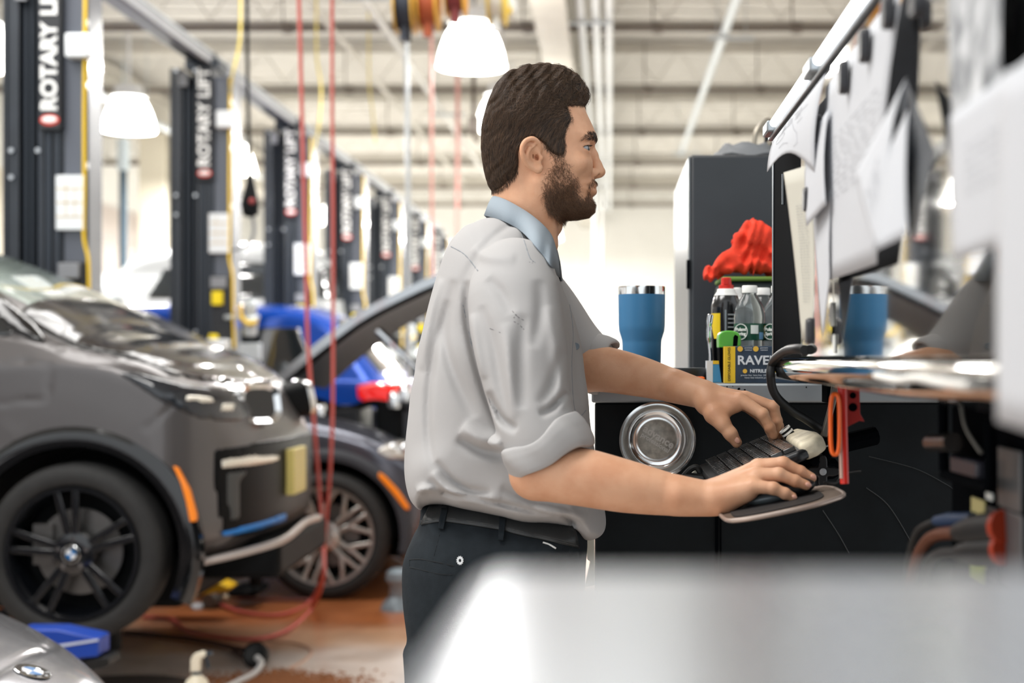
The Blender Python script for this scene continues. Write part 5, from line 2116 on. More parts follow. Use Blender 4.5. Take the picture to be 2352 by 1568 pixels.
for py, r in ((908, .0045), (935, .0060)):
    t_.lathe([(r, -.001), (r, .0006), (.0001, .0006)], 16, Matrix.Translation(P(1959, py, Yr + .0195)) @ Matrix.Rotation(math.pi / 2, 4, 'X'))
t_.build('screw_hole', BKG, pl_)
t_ = MB()
t_.sphere(P(1930, 876, Yr - .004), (.007, .004, .0036), 14, 8)
t_.build('hook', CHROME, rt_, True)

# computer on its side shelf at the right, with plugs and leads
pcx = .405
comp = thing('computer', 'computer tower with plugged leads in the dark recess at right', 'computer', (.55, 1.6, 1.0))
MET = mat('case_metal', (120, 122, 124), .4, .7)
box_obj('case', (pcx + .004, 1.36, .98), (.62, 1.72, 1.31), BKG, comp, .004)
zc = lambda py, px: H - (py - VY) / FPX * (pcx * FPX / (px - VX))
PS = lambda px, py: P(px, py, pcx * FPX / (px - VX))


def side_plate(px0, py0, px1, py1, m, name, lift=.002, th=.003):
    a, b = PS(px0, py0), PS(px1, py1)
    zm0, zm1 = P(0, py1, (a.y + b.y) / 2).z, P(0, py0, (a.y + b.y) / 2).z
    return box_obj(name, (pcx - lift, min(a.y, b.y), zm0), (pcx - lift + th, max(a.y, b.y), zm1), m, comp, .001)


side_plate(2238, 1145, 2268, 1300, mat('port_cream', (188, 176, 120), .6), 'port_plate', .004)
side_plate(2238, 1240, 2268, 1330, mat('port_green', (150, 168, 40), .5), 'port_plate', .005)
side_plate(2300, 1030, 2352, 1170, MET, 'metal_plate', .004)
side_plate(2312, 1175, 2360, 1345, MET, 'metal_plate', .006)
side_plate(2272, 1165, 2296, 1330, mat('case_dark_metal', (70, 74, 78), .4, .6), 'slot_cover', .003)
side_plate(2276, 1130, 2290, 1148, LBLW, 'white_label', .006)
t_ = MB()
for a, b in (((2206, 905), (2208, 1080)), ((2208, 1090), (2318, 1118)), ((2318, 1118), (2320, 960))):
    t_.tube([PS(*a) + Vector((-.02, 0, 0)), PS(*b) + Vector((-.02, 0, 0))], .006, 8)
t_.build('cable_guard', BKG, comp, True)
t_ = MB()
t_.tube(spline([PS(2232, 890) + Vector((-.02, 0, 0)), PS(2248, 930) + Vector((-.02, 0, 0)), PS(2262, 985) + Vector((-.02, 0, 0)), PS(2280, 1040) + Vector((-.012, 0, 0))], 6), [.004] * 6 + [.0022] * 12 + [.0022], 8)
t_.build('grey_lead', mat('lead_grey', (120, 118, 112), .5), comp, True)
t_ = MB()
a = PS(2200, 1016) + Vector((-.03, 0, 0))
b = PS(2252, 1016) + Vector((-.03, 0, 0))
t_.tube([a, b], .011, 14)
t_.build('round_knob', mat('knob_metal', (66, 62, 60), .25, .7), comp, True)
t_ = MB()
t_.box(PS(2222, 1085) + Vector((-.02, -.0, 0)), PS(2285, 1060) + Vector((.0, 0, 0)))
t_.build('connector_block', mat('block_dark', (44, 44, 54), .4), comp, bevel=.003)


def plug_lead(p0, p1, p2, r, m, ml, name, ring_m=None):
    t2 = MB()
    q0, q1 = PS(*p0) + Vector((-.006, 0, 0)), PS(*p1) + Vector((-.03, 0, 0))
    t2.tube([q0, q0.lerp(q1, .6), q1], [r, r, r * .6], 12)
    o = t2.build(name, m, comp, True, 40)
    t2 = MB()
    t2.tube(spline([q1] + [PS(*q) + Vector((-.04, 0, 0)) for q in p2], 8), r * .42, 8)
    t2.build('lead', ml, o, True)
    if ring_m:
        t2 = MB()
        t2.cyl(q0 + (q0 - q1).normalized() * .002, q0.lerp(q1, .06), r * 1.04, n=14)
        t2.build('plug_ring', ring_m, o, True)


ORR = mat('plug_orange', (160, 52, 22), .5)
plug_lead((2250, 1196), (2210, 1196), [(2190, 1215), (2170, 1250), (2158, 1300), (2150, 1360)], .010, mat('plug_blue', (22, 46, 76), .5), RUBB, 'blue_plug')
plug_lead((2322, 1210), (2265, 1222), [(2235, 1228), (2205, 1248), (2180, 1290), (2165, 1350)], .017, RUBB, mat('lead_orange', (84, 42, 20), .5), 'power_plug', ORR)
plug_lead((2322, 1262), (2270, 1268), [(2240, 1272), (2210, 1300), (2190, 1360)], .015, RUBB, RUBB, 'power_plug', ORR)

# wall shelf the computer stands on, and thin leads on the bench side
shf = thing('computer_shelf', 'dark shelf under the computer at the right', 'shelf', (.6, 1.6, .96))
box_obj('shelf_board', (.38, 1.28, .955), (.78, 1.80, .98), BKG, shf, .003)
box_obj('shelf_leg', (.70, 1.30, 0), (.76, 1.78, .955), BKG, shf, .003)
for i, (pts, lb) in enumerate((([(1990, 1120), (2040, 1160), (2090, 1240), (2130, 1320)], 'thin dark lead hanging across the bench side, right of the red tool'),
                               ([(1996, 1048), (2100, 1075), (2170, 1110), (2200, 1130)], 'thin dark lead running level in the dark recess'),
                               ([(1890, 1172), (1925, 1225), (1950, 1270)], 'short dark lead below the mouse tray'))):
    t_ = MB()
    t_.tube(spline([P(px, py, YB - .0015) for px, py in pts], 6), .0009, 6)
    tag(t_.build('thin_lead', mat('thin_lead', (44, 48, 50), .4), None, True), lb, 'cable', 'thin leads in the recess')

# ================================================================== near tool chest in front of the lens
Zc = H - .069
chest = thing('tool_chest', 'blurred pale steel chest top filling the lower right foreground', 'tool chest', (.4, .1, 0))
CH = mat('chest_steel', (164, 170, 176), .30, .85, rnoise=.10, nscale=9, bump=.35, bscale=9, stretch=(1, .15, 1))
t_ = MB()
t_.box((-.046, -.45, Zc - .05), (.95, .47, Zc))
t_.build('lid', CH, chest, bevel=.012, seg=4)
t_ = MB()
t_.box((-.036, -.43, .12), (.94, .455, Zc - .055))
t_.build('carcass', mat('chest_body', (180, 182, 184), .35, .6), chest, bevel=.006)
for x in (.05, .86):
    for y in (-.35, .37):
        t_ = MB()
        t_.cyl((x, y - .02, .055), (x, y + .02, .055), .055, n=16)
        t_.box((x - .03, y - .03, .08), (x + .03, y + .03, .13))
        t_.build('caster', RUBB, chest, True)
# paper lying on the chest at the right
t_ = MB()
t_.grid(lambda u, v: Vector((.20 + .28 * u, .20 + .22 * v, Zc + .0015 + .006 * math.sin(2.2 * u) * v)), 8, 8)
tag(t_.build('paper_sheet', PAPER, None, True, solid=.0004), 'blurred white sheet lying on the near chest, lower right corner', 'paper')

# ================================================================== the mechanic
YM = 2.42                     # his middle plane
RX = Matrix.Rotation
person = thing('person', 'bearded man in a grey work shirt typing at the bench', 'person', P(1160, 2683, YM))


def skin_mat():
    m = mat('skin', (208, 160, 132), 0.48, sss=0.12, spec=0.4)
    nt = m.node_tree
    b = nt.nodes['Principled BSDF']
    tc = nt.nodes.new('ShaderNodeTexCoord')

    def noise(sc, det):
        n = nt.nodes.new('ShaderNodeTexNoise')
        n.inputs['Scale'].default_value = sc
        n.inputs['Detail'].default_value = det
        nt.links.new(tc.outputs['Object'], n.inputs['Vector'])
        return n
    r = nt.nodes.new('ShaderNodeValToRGB')
    r.color_ramp.elements[0].position = 0.3
    r.color_ramp.elements[0].color = (*lin((202, 148, 114)), 1)
    r.color_ramp.elements[1].position = 0.62
    r.color_ramp.elements[1].color = (*lin((216, 167, 134)), 1)
    nt.links.new(noise(22, 6).outputs['Fac'], r.inputs[0])
    nt.links.new(r.outputs[0], b.inputs['Base Color'])
    bp = nt.nodes.new('ShaderNodeBump')
    bp.inputs['Strength'].default_value = 0.25
    bp.inputs['Distance'].default_value = 0.001
    nt.links.new(noise(420, 3).outputs['Fac'], bp.inputs['Height'])
    nt.links.new(bp.outputs[0], b.inputs['Normal'])
    return m


SKIN = skin_mat()
SHIRT = mat('shirt_cloth', (170, 168, 167), 0.85, bump=0.12, bscale=900, spec=0.2)
PANTS = mat('trouser_cloth', (34, 39, 43), 0.9, noise=0.12, nscale=60, bump=0.25, bscale=700, spec=0.15)
LEATHER = mat('belt_leather', (44, 46, 47), 0.42, bump=0.2, bscale=300)


def ctrl(lst, Y=YM):
    return [(*xz(a, b, Y), v) for a, b, v in lst]


def limb(pts, rs, k=0.003, n=6):
    q = spline([(*p, ) for p in pts], n)
    r = [v[0] for v in spline([(r_, 0, 0) for r_ in rs], n)]
    s_chain(body, q, r, k)


# ---- head and neck
HEAD = [(1341, 240), (1348, 262), (1356, 278), (1364, 295), (1369, 311), (1369, 322), (1364, 333), (1360, 343), (1358, 360),
        (1357, 380), (1358, 400), (1362, 410), (1367, 418), (1369, 425), (1366, 432), (1368, 440), (1365, 448), (1360, 455),
        (1360, 462), (1363, 472), (1361, 484), (1350, 494), (1325, 499), (1302, 500), (1289, 507), (1284, 517), (1284, 530),
        (1277, 560), (1268, 600), (1240, 650), (1130, 620), (1120, 540), (1131, 460), (1131, 440), (1127, 420), (1121, 390), (1116, 345),
        (1118, 300), (1125, 262), (1137, 225), (1154, 194), (1182, 171), (1220, 161), (1266, 159), (1302, 169), (1325, 190), (1336, 215)]
HW = ctrl([(1200, 270, .078), (1280, 270, .072), (1340, 300, .060), (1225, 360, .073), (1290, 370, .069), (1340, 370, .058),
           (1300, 420, .064), (1345, 430, .046), (1250, 440, .061), (1335, 480, .044), (1290, 490, .050), (1200, 450, .058),
           (1230, 520, .056), (1150, 330, .072), (1220, 600, .060), (1170, 500, .056), (1330, 250, .066), (1260, 200, .074)])
HR = ctrl([(1340, 300, .05), (1340, 370, .045), (1340, 430, .042), (1340, 490, .045), (1230, 520, .058), (1200, 280, .088),
           (1225, 360, .085), (1150, 330, .085), (1280, 220, .085), (1300, 400, .06)])


def hw(u, v):
    return field(HW, u, v)


def hr(u, v):
    return field(HR, u, v)


BH = 0.0022
body = Vol((-0.30, 2.03, 1.02), (0.36, 2.74, 1.875), BH)
f_, lo_, hi_ = s_inflate([xz(*p) for p in HEAD], YM, hw, hr, 2.15)
body.add((f_, (lo_[0], YM - .1, lo_[2]), (hi_[0], YM + .1, hi_[2])))
for sg in (-1, 1):
    def Q(px, py, off):
        return P(px, py, YM + sg * off)
    # cheek bone, brow ridge, jaw
    body.add(s_ell(Q(1316, 374, .049), (.022, .010, .013)), 0.022)
    body.add(s_cap(Q(1358, 318, .012), Q(1344, 316, .042), .008, .006), 0.010)
    body.add(s_ell(Q(1342, 378, .027), (.012, .013, .018)), 0.016)
    # eye socket, then lids over the eyeball
    body.cut(s_ell(Q(1353, 341, .037), (.009, .013, .0085)), 0.014)
    body.add(s_ell(Q(1337, 342, .0325), (.0132, .0132, .0122)), 0.009)
    body.cut(s_ell(Q(1351, 341, .034), (.0098, .0190, .0027), Matrix.Rotation(math.radians(10), 3, 'Y')), 0.0012)
    body.add(s_cap(Q(1337, 334.5, .043), Q(1352, 332.5, .034), .0016, .0018), 0.003)
    # nose wing and nostril
    body.add(s_ell(Q(1363.5, 398, .0105), (.0095, .0065, .0085)), 0.005)
    # ear: a thin dish with a rolled rim
    HEL = [(1240, 346, .073), (1236, 328, .082), (1223, 318.5, .090), (1207, 324, .096), (1199, 340, .098), (1201, 359, .096), (1209, 375, .090),
           (1222, 386, .084), (1236, 391, .080), (1243, 384, .076)]
    hp = spline([Q(*q) for q in HEL], 4)
    plate = [xz(a, b, YM - .085) for a, b, _ in HEL] + [xz(1243, 366, YM - .085)]

    def ear(X, Y, Z, plate=plate, sg=sg):
        d2 = poly_sd(plate, X[:, 0, :] + 0 * Z[:, 0, :], Z[:, 0, :] + 0 * X[:, 0, :])[:, None, :]
        xc = xz(1243, 360, YM - .085)[0]
        off = .074 + np.clip((xc - X) * .52, 0, .03)
        return np.maximum(d2, np.abs((Y - YM) * sg - off) - .0035)
    body.add((ear, (-.165, YM + sg * .088 - .025, 1.66), (-.10, YM + sg * .088 + .025, 1.74)), 0.002)
    s_chain(body, hp, [.0036] * len(hp), 0.0022)
    s_chain(body, spline([Q(*q) for q in [(1227, 332, .086), (1217, 340, .090), (1212, 352, .092), (1213, 365, .089), (1222, 377, .082)]], 3), [.0028] * 13, 0.003)
    body.add(s_ell(Q(1235, 387, .081), (.0075, .0045, .0075)), 0.004)
    body.cut(s_ell(Q(1229, 358, .086), (.0075, .0075, .0105)), 0.003)
    body.cut(s_ell(Q(1234, 362, .078), (.0038, .012, .0048)), 0.002)
    body.cut(s_ell(Q(1224, 332, .091), (.0055, .004, .0035)), 0.003)
    body.add(s_ell(Q(1243, 362, .077), (.004, .0035, .005)), 0.003)
    # jaw muscle and the long neck muscle
    body.add(s_cap(Q(1240, 420, .055), Q(1262, 560, .030), .013, .012), 0.02)
# nose
s_chain(body, [P(1357, 336, YM), P(1364, 356, YM), P(1371, 378, YM), P(1379, 394.5, YM)], [.0062, .0064, .0074, .0088], 0.006)
body.add(s_cap(P(1374, 402, YM), P(1362, 404, YM), .0050, .0055), 0.005)
for sg in (-1, 1):
    body.cut(s_ell(P(1372, 404.5, YM + sg * .0085), (.0064, .0046, .0034), Matrix.Rotation(math.radians(-12), 3, 'Y')), 0.0015)
    body.cut(s_cap(P(1354, 391, YM + sg * .019), P(1357, 407, YM + sg * .018), .0018, .0014), 0.004)
# lips
for (cy, fx, r) in ((425.5, 1368, .0046), (440, 1367.5, .0055)):
    pts = [P(1352, 432 + (cy - 432) * .3, YM - .024), P(1361, cy, YM - .013), P(fx - 5, cy, YM), P(1361, cy, YM + .013), P(1352, 432 + (cy - 432) * .3, YM + .024)]
    s_chain(body, pts, [.003, r * .9, r, r * .9, .003], 0.004)
body.cut(s_cap(P(1374, 432.5, YM - .004), P(1350, 432.5, YM - .027), .0009, .0007), 0.0022)
body.cut(s_cap(P(1374, 432.5, YM + .004), P(1350, 432.5, YM + .027), .0009, .0007), 0.0022)
body.add(s_ell(P(1280, 518, YM), (.008, .009, .011)), 0.012)
# ---- trunk below the shirt
s_chain(body, [P(1180, 600, YM), P(1160, 760, YM), P(1150, 950, YM), P(1160, 1120, YM), P(1160, 1190, YM)], [.06, .11, .10, .10, .10], 0.03)
s_chain(body, [P(1185, 640, YM - .15), P(1180, 625, YM), P(1185, 640, YM + .15)], [.05, .055, .05], 0.03)

# ---- near arm (his right), hand on the mouse
ELB = P(1236, 1082, 2.165)
limb([P(1190, 660, 2.255), P(1205, 860, 2.20), ELB], [.056, .050, .0425])
WR = P(1640, 1147, 2.150)


arm = [ELB, P(1330, 1094, 2.155), P(1440, 1117, 2.15), P(1550, 1137, 2.15), WR]
limb(arm, [.0425, .0430, .0385, .0300, .0235])
for dy in (-.012, .012):      # the wrist is wider than it is thick
    body.add(s_cap(P(1560, 1138, 2.15 + dy), P(1645, 1146, 2.15 + dy), .025, .0205), 0.012)
body.add(s_ell(P(1222, 1100, 2.165), (.024, .028, .022)), 0.02)


def finger(pts, rs, k=0.004):
    p = [P(*q) for q in pts]
    s_chain(body, p, rs, 0.0025)
    for q, r in list(zip(p, rs))[1:3]:      # knuckles
        body.add(s_ell(q, (r * 1.05, r * 1.05, r * 1.08)), 0.003)


# palm of the near hand
for a, b, ra, rb in (((1648, 1140, 2.132), (1733, 1116, 2.118), .0200, .0125), ((1648, 1134, 2.146), (1741, 1092, 2.134), .0195, .0125),
                     ((1648, 1128, 2.160), (1745, 1075, 2.156), .0195, .0125), ((1648, 1128, 2.168), (1742, 1071, 2.178), .0175, .0120)):
    body.add(s_cap(P(*a), P(*b), ra, rb), 0.011)
body.add(s_cap(P(1668, 1152, 2.135), P(1716, 1133, 2.122), .0165, .0120), 0.012)
finger([(1728, 1116, 2.116), (1776, 1121, 2.108), (1803, 1133, 2.108), (1820, 1141, 2.110)], [.0112, .0090, .0080, .0070])
finger([(1735, 1092, 2.133), (1789, 1089, 2.126), (1826, 1104, 2.126), (1851, 1114, 2.128)], [.0118, .0098, .0086, .0076])
finger([(1740, 1075, 2.156), (1799, 1064, 2.150), (1838, 1083, 2.150), (1864, 1097, 2.152)], [.0118, .0098, .0086, .0076])
finger([(1740, 1070, 2.179), (1796, 1064, 2.176), (1834, 1086, 2.176), (1859, 1101, 2.178)], [.0115, .0096, .0084, .0075])
s_chain(body, [P(1660, 1132, 2.172), P(1700, 1136, 2.196), P(1742, 1142, 2.200), P(1772, 1148, 2.198)], [.0150, .0118, .0098, .0082], 0.005)
# tendons on the back of the hand
for b in ((1731, 1106, 2.121), (1737, 1083, 2.136), (1741, 1066, 2.157)):
    body.add(s_cap(P(1672, 1112, 2.148), P(*b), .003, .0045), 0.008)

# ---- far arm (his left), hand over the keyboard
s_chain(body, [P(1205, 665, 2.585), P(1290, 800, 2.61), P(1318, 850, 2.62)], [.054, .047, .042], 0.02)
limb([P(1318, 850, 2.61), P(1380, 847, 2.585), P(1460, 862, 2.57), P(1540, 884, 2.54), P(1612, 905, 2.505)], [.042, .0405, .0360, .0290, .0230])
for dy in (-.010, .010):
    body.add(s_cap(P(1550, 886, 2.53 + dy), P(1618, 906, 2.50 + dy), .0245, .0200), 0.012)
for a, b, ra, rb in (((1622, 914, 2.490), (1699, 919, 2.468), .0200, .0130), ((1622, 908, 2.502), (1712, 915, 2.490), .0200, .0125),
                     ((1622, 908, 2.515), (1716, 920, 2.512), .0190, .0120), ((1622, 912, 2.525), (1712, 930, 2.532), .0170, .0110)):
    body.add(s_cap(P(*a), P(*b), ra, rb), 0.012)
body.add(s_cap(P(1626, 930, 2.478), P(1655, 962, 2.458), .0195, .0140), 0.014)
body.add(s_cap(P(1650, 950, 2.466), P(1690, 932, 2.470), .0110, .0110), 0.014)
finger([(1699, 917, 2.466), (1752, 951, 2.452), (1768, 981, 2.452), (1777, 1000, 2.454)], [.0122, .0100, .0088, .0078])
finger([(1712, 913, 2.489), (1776, 934, 2.480), (1785, 967, 2.480), (1780, 992, 2.484)], [.0122, .0100, .0090, .0080])
finger([(1714, 918, 2.512), (1772, 946, 2.510), (1788, 978, 2.510), (1790, 1003, 2.512)], [.0118, .0098, .0086, .0076])
finger([(1710, 928, 2.532), (1750, 960, 2.538), (1768, 988, 2.540), (1774, 1008, 2.540)], [.0108, .0088, .0076, .0068])
s_chain(body, [P(1640, 952, 2.462), P(1660, 973, 2.452), P(1678, 996, 2.448), P(1692, 1016, 2.450)], [.0175, .0128, .0112, .0092], 0.006)

bpos, bq = body.mesh(1)
bodyo = link_mesh('body', bpos, bq, SKIN, person, True)
bodyo['label'] = 'skin of face, neck, forearms and hands'

# ---- finger nails
NAIL = mat('nail', (214, 160, 138), 0.3, coat=0.3)
for (px, py, Y, tilt, sc) in ((1857, 1113, 2.1195, 24, 1.0), (1868, 1095, 2.1445, 28, 1.0), (1825, 1141, 2.1025, 26, .85), (1693, 1011, 2.4395, 55, 1.25)):
    mb = MB()
    mb.sphere(P(px, py, Y), (.0050 * sc, .0013, .0036 * sc), 14, 8, Euler((0, math.radians(tilt), 0)).to_matrix())
    mb.build('nail', NAIL, person, True, 80)

# ---- eyes
# the man looks ahead along +X
EYE = mat('eye_white', (150, 150, 153), 0.12, coat=0.5)
IRIS = mat('iris', (40, 42, 42), 0.1, coat=0.6)
for sg in (-1, 1):
    c = P(1337, 341.5, YM + sg * .0325)
    mb = MB()
    mb.sphere(c, .0122, 24, 16)
    e = mb.build('eyeball', EYE, person, True, 90)
    mb = MB()
    mb.lathe([(.0066, .0102), (.0055, .0113), (.0032, .0123), (.0001, .0128)], 20, Matrix.Translation(c) @ Matrix.Rotation(math.pi / 2, 4, 'Y'))
    mb.build('iris', IRIS, e, True, 90)

# ---- hair
HAIRO = [(1134, 437), (1123, 428), (1112, 390), (1105, 341), (1107, 299), (1114, 263), (1127, 224), (1145, 188), (1175, 163), (1218, 150),
         (1268, 148), (1307, 159), (1336, 181), (1348, 202), (1353, 220), (1347, 231), (1341, 237), (1320, 239), (1300, 242), (1309, 262), (1311, 275), (1301, 293),
         (1296, 320), (1296, 349), (1284, 356), (1264, 345), (1252, 329), (1236, 318), (1221, 312), (1203, 320), (1193, 338), (1189, 352),
         (1187, 391), (1169, 417), (1150, 432)]
HAIRO_S = [tuple(p)[:2] for p in spline([(*p, 0) for p in HAIRO], 4, True)]


def tonear(x, y, z):
    """photo pixel of a point, far-side points mirrored to the near side first"""
    yy = np.where(y > YM, 2 * YM - y, y)
    return VX + x / yy * FPX, VY - (z - H) / yy * FPX


OUT = [(1130, 446), (1119, 428), (1109, 391), (1103, 341), (1104, 299), (1111, 263), (1124, 222), (1143, 186), (1174, 161), (1218, 149),
       (1268, 147), (1307, 158), (1337, 180), (1349, 202), (1354, 219), (1350, 230), (1344, 240), (1350, 265), (1360, 290), (1362, 330), (1355, 350), (1340, 400), (1290, 470),
       (1180, 470)]
HH = 0.0024
hv = Vol((-0.235, YM - .1, 1.62), (-0.02, YM + .1, 1.875), HH)
hv.add(s_inflate([xz(*p) for p in OUT], YM, lambda u, v: hw(u, v) + .0045, hr, 2.15))


def hair_clip(X, Y, Z):
    px, py = tonear(X, Y, Z)
    m = poly_sd(HAIRO_S, px.ravel(), py.ravel()).reshape(px.shape) / FPX * YM
    return m


def hair_cut():
    sl, X, Y, Z = hv.sub(hv.lo, hv.lo + hv.h * hv.n)
    m = hv.d < 0.03
    ii = np.argwhere(m)
    x = X.ravel()[ii[:, 0]]
    y = Y.ravel()[ii[:, 1]]
    z = Z.ravel()[ii[:, 2]]
    px, py = tonear(x, y, z)
    c = poly_sd(HAIRO_S, px, py) / FPX * YM
    d = hv.d[m]
    # locks: ridges that follow the combing direction
    ph = 1.0 * px * .9 + py * .35
    wav = np.sin(ph * .17 + 2.2 * np.sin(py * .05)) * .5 + np.sin(ph * .31 + py * .12 + 1.3 * np.sin(py * .09 + y * 60)) * .5
    top = np.clip((250 - py) / 90, 0, 1)
    d = d - wav * (.0010 + .0034 * top)
    hv.d[m] = -smin(-d, -c.astype(np.float32), 0.006)


hair_cut()
HAIRM = mat('hair_base', (46, 37, 31), 0.6, noise=0.4, nscale=90, spec=0.3, stretch=(1, 1, .3))
hpos, hq = hv.mesh(1)
hair = link_mesh('hair', hpos, hq, HAIRM, person, True)


def strand_mat(name, c1, c2, rough=0.36):
    m = bpy.data.materials.new(name)
    m.use_nodes = True
    nt = m.node_tree
    b = nt.nodes['Principled BSDF']
    hi = nt.nodes.new('ShaderNodeHairInfo')
    r = nt.nodes.new('ShaderNodeValToRGB')
    r.color_ramp.elements[0].color = (*lin(c1), 1)
    r.color_ramp.elements[1].color = (*lin(c2), 1)
    nt.links.new(hi.outputs['Random'], r.inputs[0])
    nt.links.new(r.outputs[0], b.inputs['Base Color'])
    b.inputs['Roughness'].default_value = rough
    b.inputs['Specular IOR Level'].default_value = 0.35
    return m


def strands(name, vol, roots, flow, n, step, lift, wave, r0, material, parent, rs, kind='stuff', clip=0):
    """hair strands that creep over a surface along a combing direction; flow(px, py) -> (dx, dz)"""
    N = len(roots)
    p = roots.copy()
    pts = np.zeros((N, n, 3))
    ph = rs.uniform(0, 6.28, N)
    fr = rs.uniform(.6, 1.4, N)
    jit = rs.normal(0, 1, (N, 3))
    for k in range(n):
        nrm = sdf_n(vol, p)
        s = sdf_at(vol, p)
        p = p - nrm * (s - (lift[0] + (lift[1] - lift[0]) * k / (n - 1)))[:, None] * (0.7 if k else 1.0)
        pts[:, k] = p
        px, py = tonear(p[:, 0], p[:, 1], p[:, 2])
        fx, fz = flow(px, py)
        d = np.stack([fx, np.zeros(N), fz], 1) + jit * wave[0]
        side = np.cross(nrm, d)
        d = d + side * (np.sin(ph + k * wave[2] * fr) * wave[1])[:, None]
        d = d - nrm * (d * nrm).sum(1)[:, None]
        d = d / np.maximum(np.linalg.norm(d, axis=1), 1e-5)[:, None]
        p = p + d * step
    if clip:
        ex, ey = tonear(pts[:, -1, 0], pts[:, -1, 1], pts[:, -1, 2])
        keep = poly_sd(HAIRO_S, ex, ey) < clip
        pts = pts[keep]
        N = len(pts)
    hc = bpy.data.hair_curves.new(name)
    hc.add_curves([n] * N)
    pts = pts - np.array(origin(parent))
    hc.attributes['position'].data.foreach_set('vector', pts.astype(np.float32).ravel())
    at = hc.attributes.new('radius', 'FLOAT', 'POINT')
    rr = np.tile(np.linspace(1, .25, n), (N, 1)) * (r0 * rs.uniform(.7, 1.3, N))[:, None]
    at.data.foreach_set('value', rr.astype(np.float32).ravel())
    hc.materials.append(material)
    o = bpy.data.objects.new(name, hc)
    C.objects.link(o)
    o.parent = parent
    if kind:
        o['kind'] = kind
    return o


def flowfield(lst):
    def f(px, py):
        return field([(a, b, c) for a, b, c, d in lst], px, py), field([(a, b, -d) for a, b, c, d in lst], px, py)
    return f


rs = np.random.RandomState(3)
hflow = flowfield([(1335, 205, -.1, .9), (1325, 185, -.7, .2), (1290, 190, -.8, .5), (1280, 160, -1, .0), (1215, 165, -1, .3), (1160, 200, -.7, .8), (1125, 270, -.3, 1),
                   (1115, 340, 0, 1), (1135, 415, .2, 1), (1200, 240, -.75, .7), (1190, 300, -.4, .9), (1250, 235, -.9, .45), (1290, 255, -1, .3),
                   (1290, 300, -.5, .85), (1282, 340, -.1, 1), (1230, 300, -.5, .9)])
sel = rs.randint(0, len(hpos), 30000)
roots = hpos[sel] + rs.normal(0, .0007, (len(sel), 3))
px_, py_ = tonear(roots[:, 0], roots[:, 1], roots[:, 2])
ok = poly_sd(HAIRO_S, px_, py_) < .5
roots = roots[ok]
HS = strand_mat('hair_strand', (26, 21, 18), (104, 80, 60))
px_, py_ = tonear(roots[:, 0], roots[:, 1], roots[:, 2])
long = py_ < 262
strands('strand', hv, roots[long], hflow, 9, .0042, (.0003, .0026), (.10, .55, 1.0), .00026, HS, hair, rs, 'stuff', 4.5)
strands('strand', hv, roots[~long], hflow, 7, .0032, (.0002, .0016), (.10, .15, .9), .00022, HS, hair, rs, 'stuff', 4.5)

curl = roots[(py_ < 240) & (px_ > 1170)]
curl = curl[rs.randint(0, len(curl), 3200)]
strands('curl', hv, curl, hflow, 9, .0036, (.0008, .0058), (.25, 1.3, .95), .00024, HS, hair, rs, 'stuff', 4.5)

# ---- beard, brows and lashes
BEARD = [(1264, 345), (1296, 345), (1299, 362), (1308, 380), (1318, 398), (1330, 416), (1334, 432), (1331, 452), (1340, 456), (1349, 446),
         (1356, 452), (1362, 458), (1366, 470), (1365, 486), (1352, 500), (1318, 507), (1290, 506), (1270, 496), (1254, 478), (1243, 442), (1250, 406), (1266, 372)]
MOUST = [(1352, 430), (1351, 421), (1360, 413), (1367, 413), (1368, 419), (1360, 424)]
SMALL = [(1352, 430), (1348, 448), (1343, 456), (1350, 458), (1356, 446)]
near = np.abs(bpos[:, 1] - YM) < .085
cand = bpos[near & (bpos[:, 2] > 1.58) & (bpos[:, 0] > -.13)]
cpx, cpy = tonear(cand[:, 0], cand[:, 1], cand[:, 2])
bflow = flowfield([(1280, 350, .15, 1), (1280, 400, .3, 1), (1290, 450, .45, 1), (1330, 420, .3, 1), (1350, 480, .6, .8), (1310, 495, .7, .8), (1260, 450, .1, 1), (1358, 420, -.3, 1)])


def beard_roots(poly, n, dens):
    d = poly_sd(poly, cpx, cpy)
    c = cand[d < 1]
    dd = -d[d < 1]
    x, y = tonear(c[:, 0], c[:, 1], c[:, 2])
    pr = dens(x, y, dd)
    pr = pr / pr.sum()
    i = rs.choice(len(c), n, p=pr)
    return c[i] + rs.normal(0, .0010, (n, 3))


BS = strand_mat('beard_strand', (58, 42, 32), (140, 104, 77))
beard = strands('beard', body, beard_roots(BEARD, 7500, lambda x, y, d: np.clip(.12 + d / 22, 0, 1) * (.75 + .6 * np.clip((y - 380) / 90, 0, 1))),
                bflow, 6, .0019, (.0002, .0046), (.55, .6, 1.4), .00019, BS, person, rs, None)
strands('beard_fringe', body, beard_roots([p for p in BEARD if p[1] > 428], 4500, lambda x, y, d: np.clip((y - 440) / 50, 0.05, 1)),
        bflow, 6, .0021, (.0002, .0062), (.5, .5, 1.4), .00019, BS, beard, rs)
strands('moustache', body, beard_roots(MOUST, 260, lambda x, y, d: 0 * x + 1), bflow, 5, .0018, (.0002, .0020), (.4, .3, 1.2), .00016, BS, beard, rs)
strands('moustache', body, beard_roots(SMALL, 160, lambda x, y, d: 0 * x + 1), bflow, 5, .0016, (.0002, .0020), (.4, .3, 1.2), .00016, BS, beard, rs)
def edge_roots(n, lo, hi):
    d = poly_sd(HAIRO_S, cpx, cpy)
    m = (d > lo) & (d < hi) & ~((cpx > 1190) & (cpx < 1246) & (cpy > 310) & (cpy < 400)) & (cpy < 440)
    c, dd = cand[m], d[m]
    pr = np.clip(1 - dd / hi, .02, 1)
    i = rs.choice(len(c), n, p=pr / pr.sum())
    return c[i] + rs.normal(0, .0008, (n, 3))


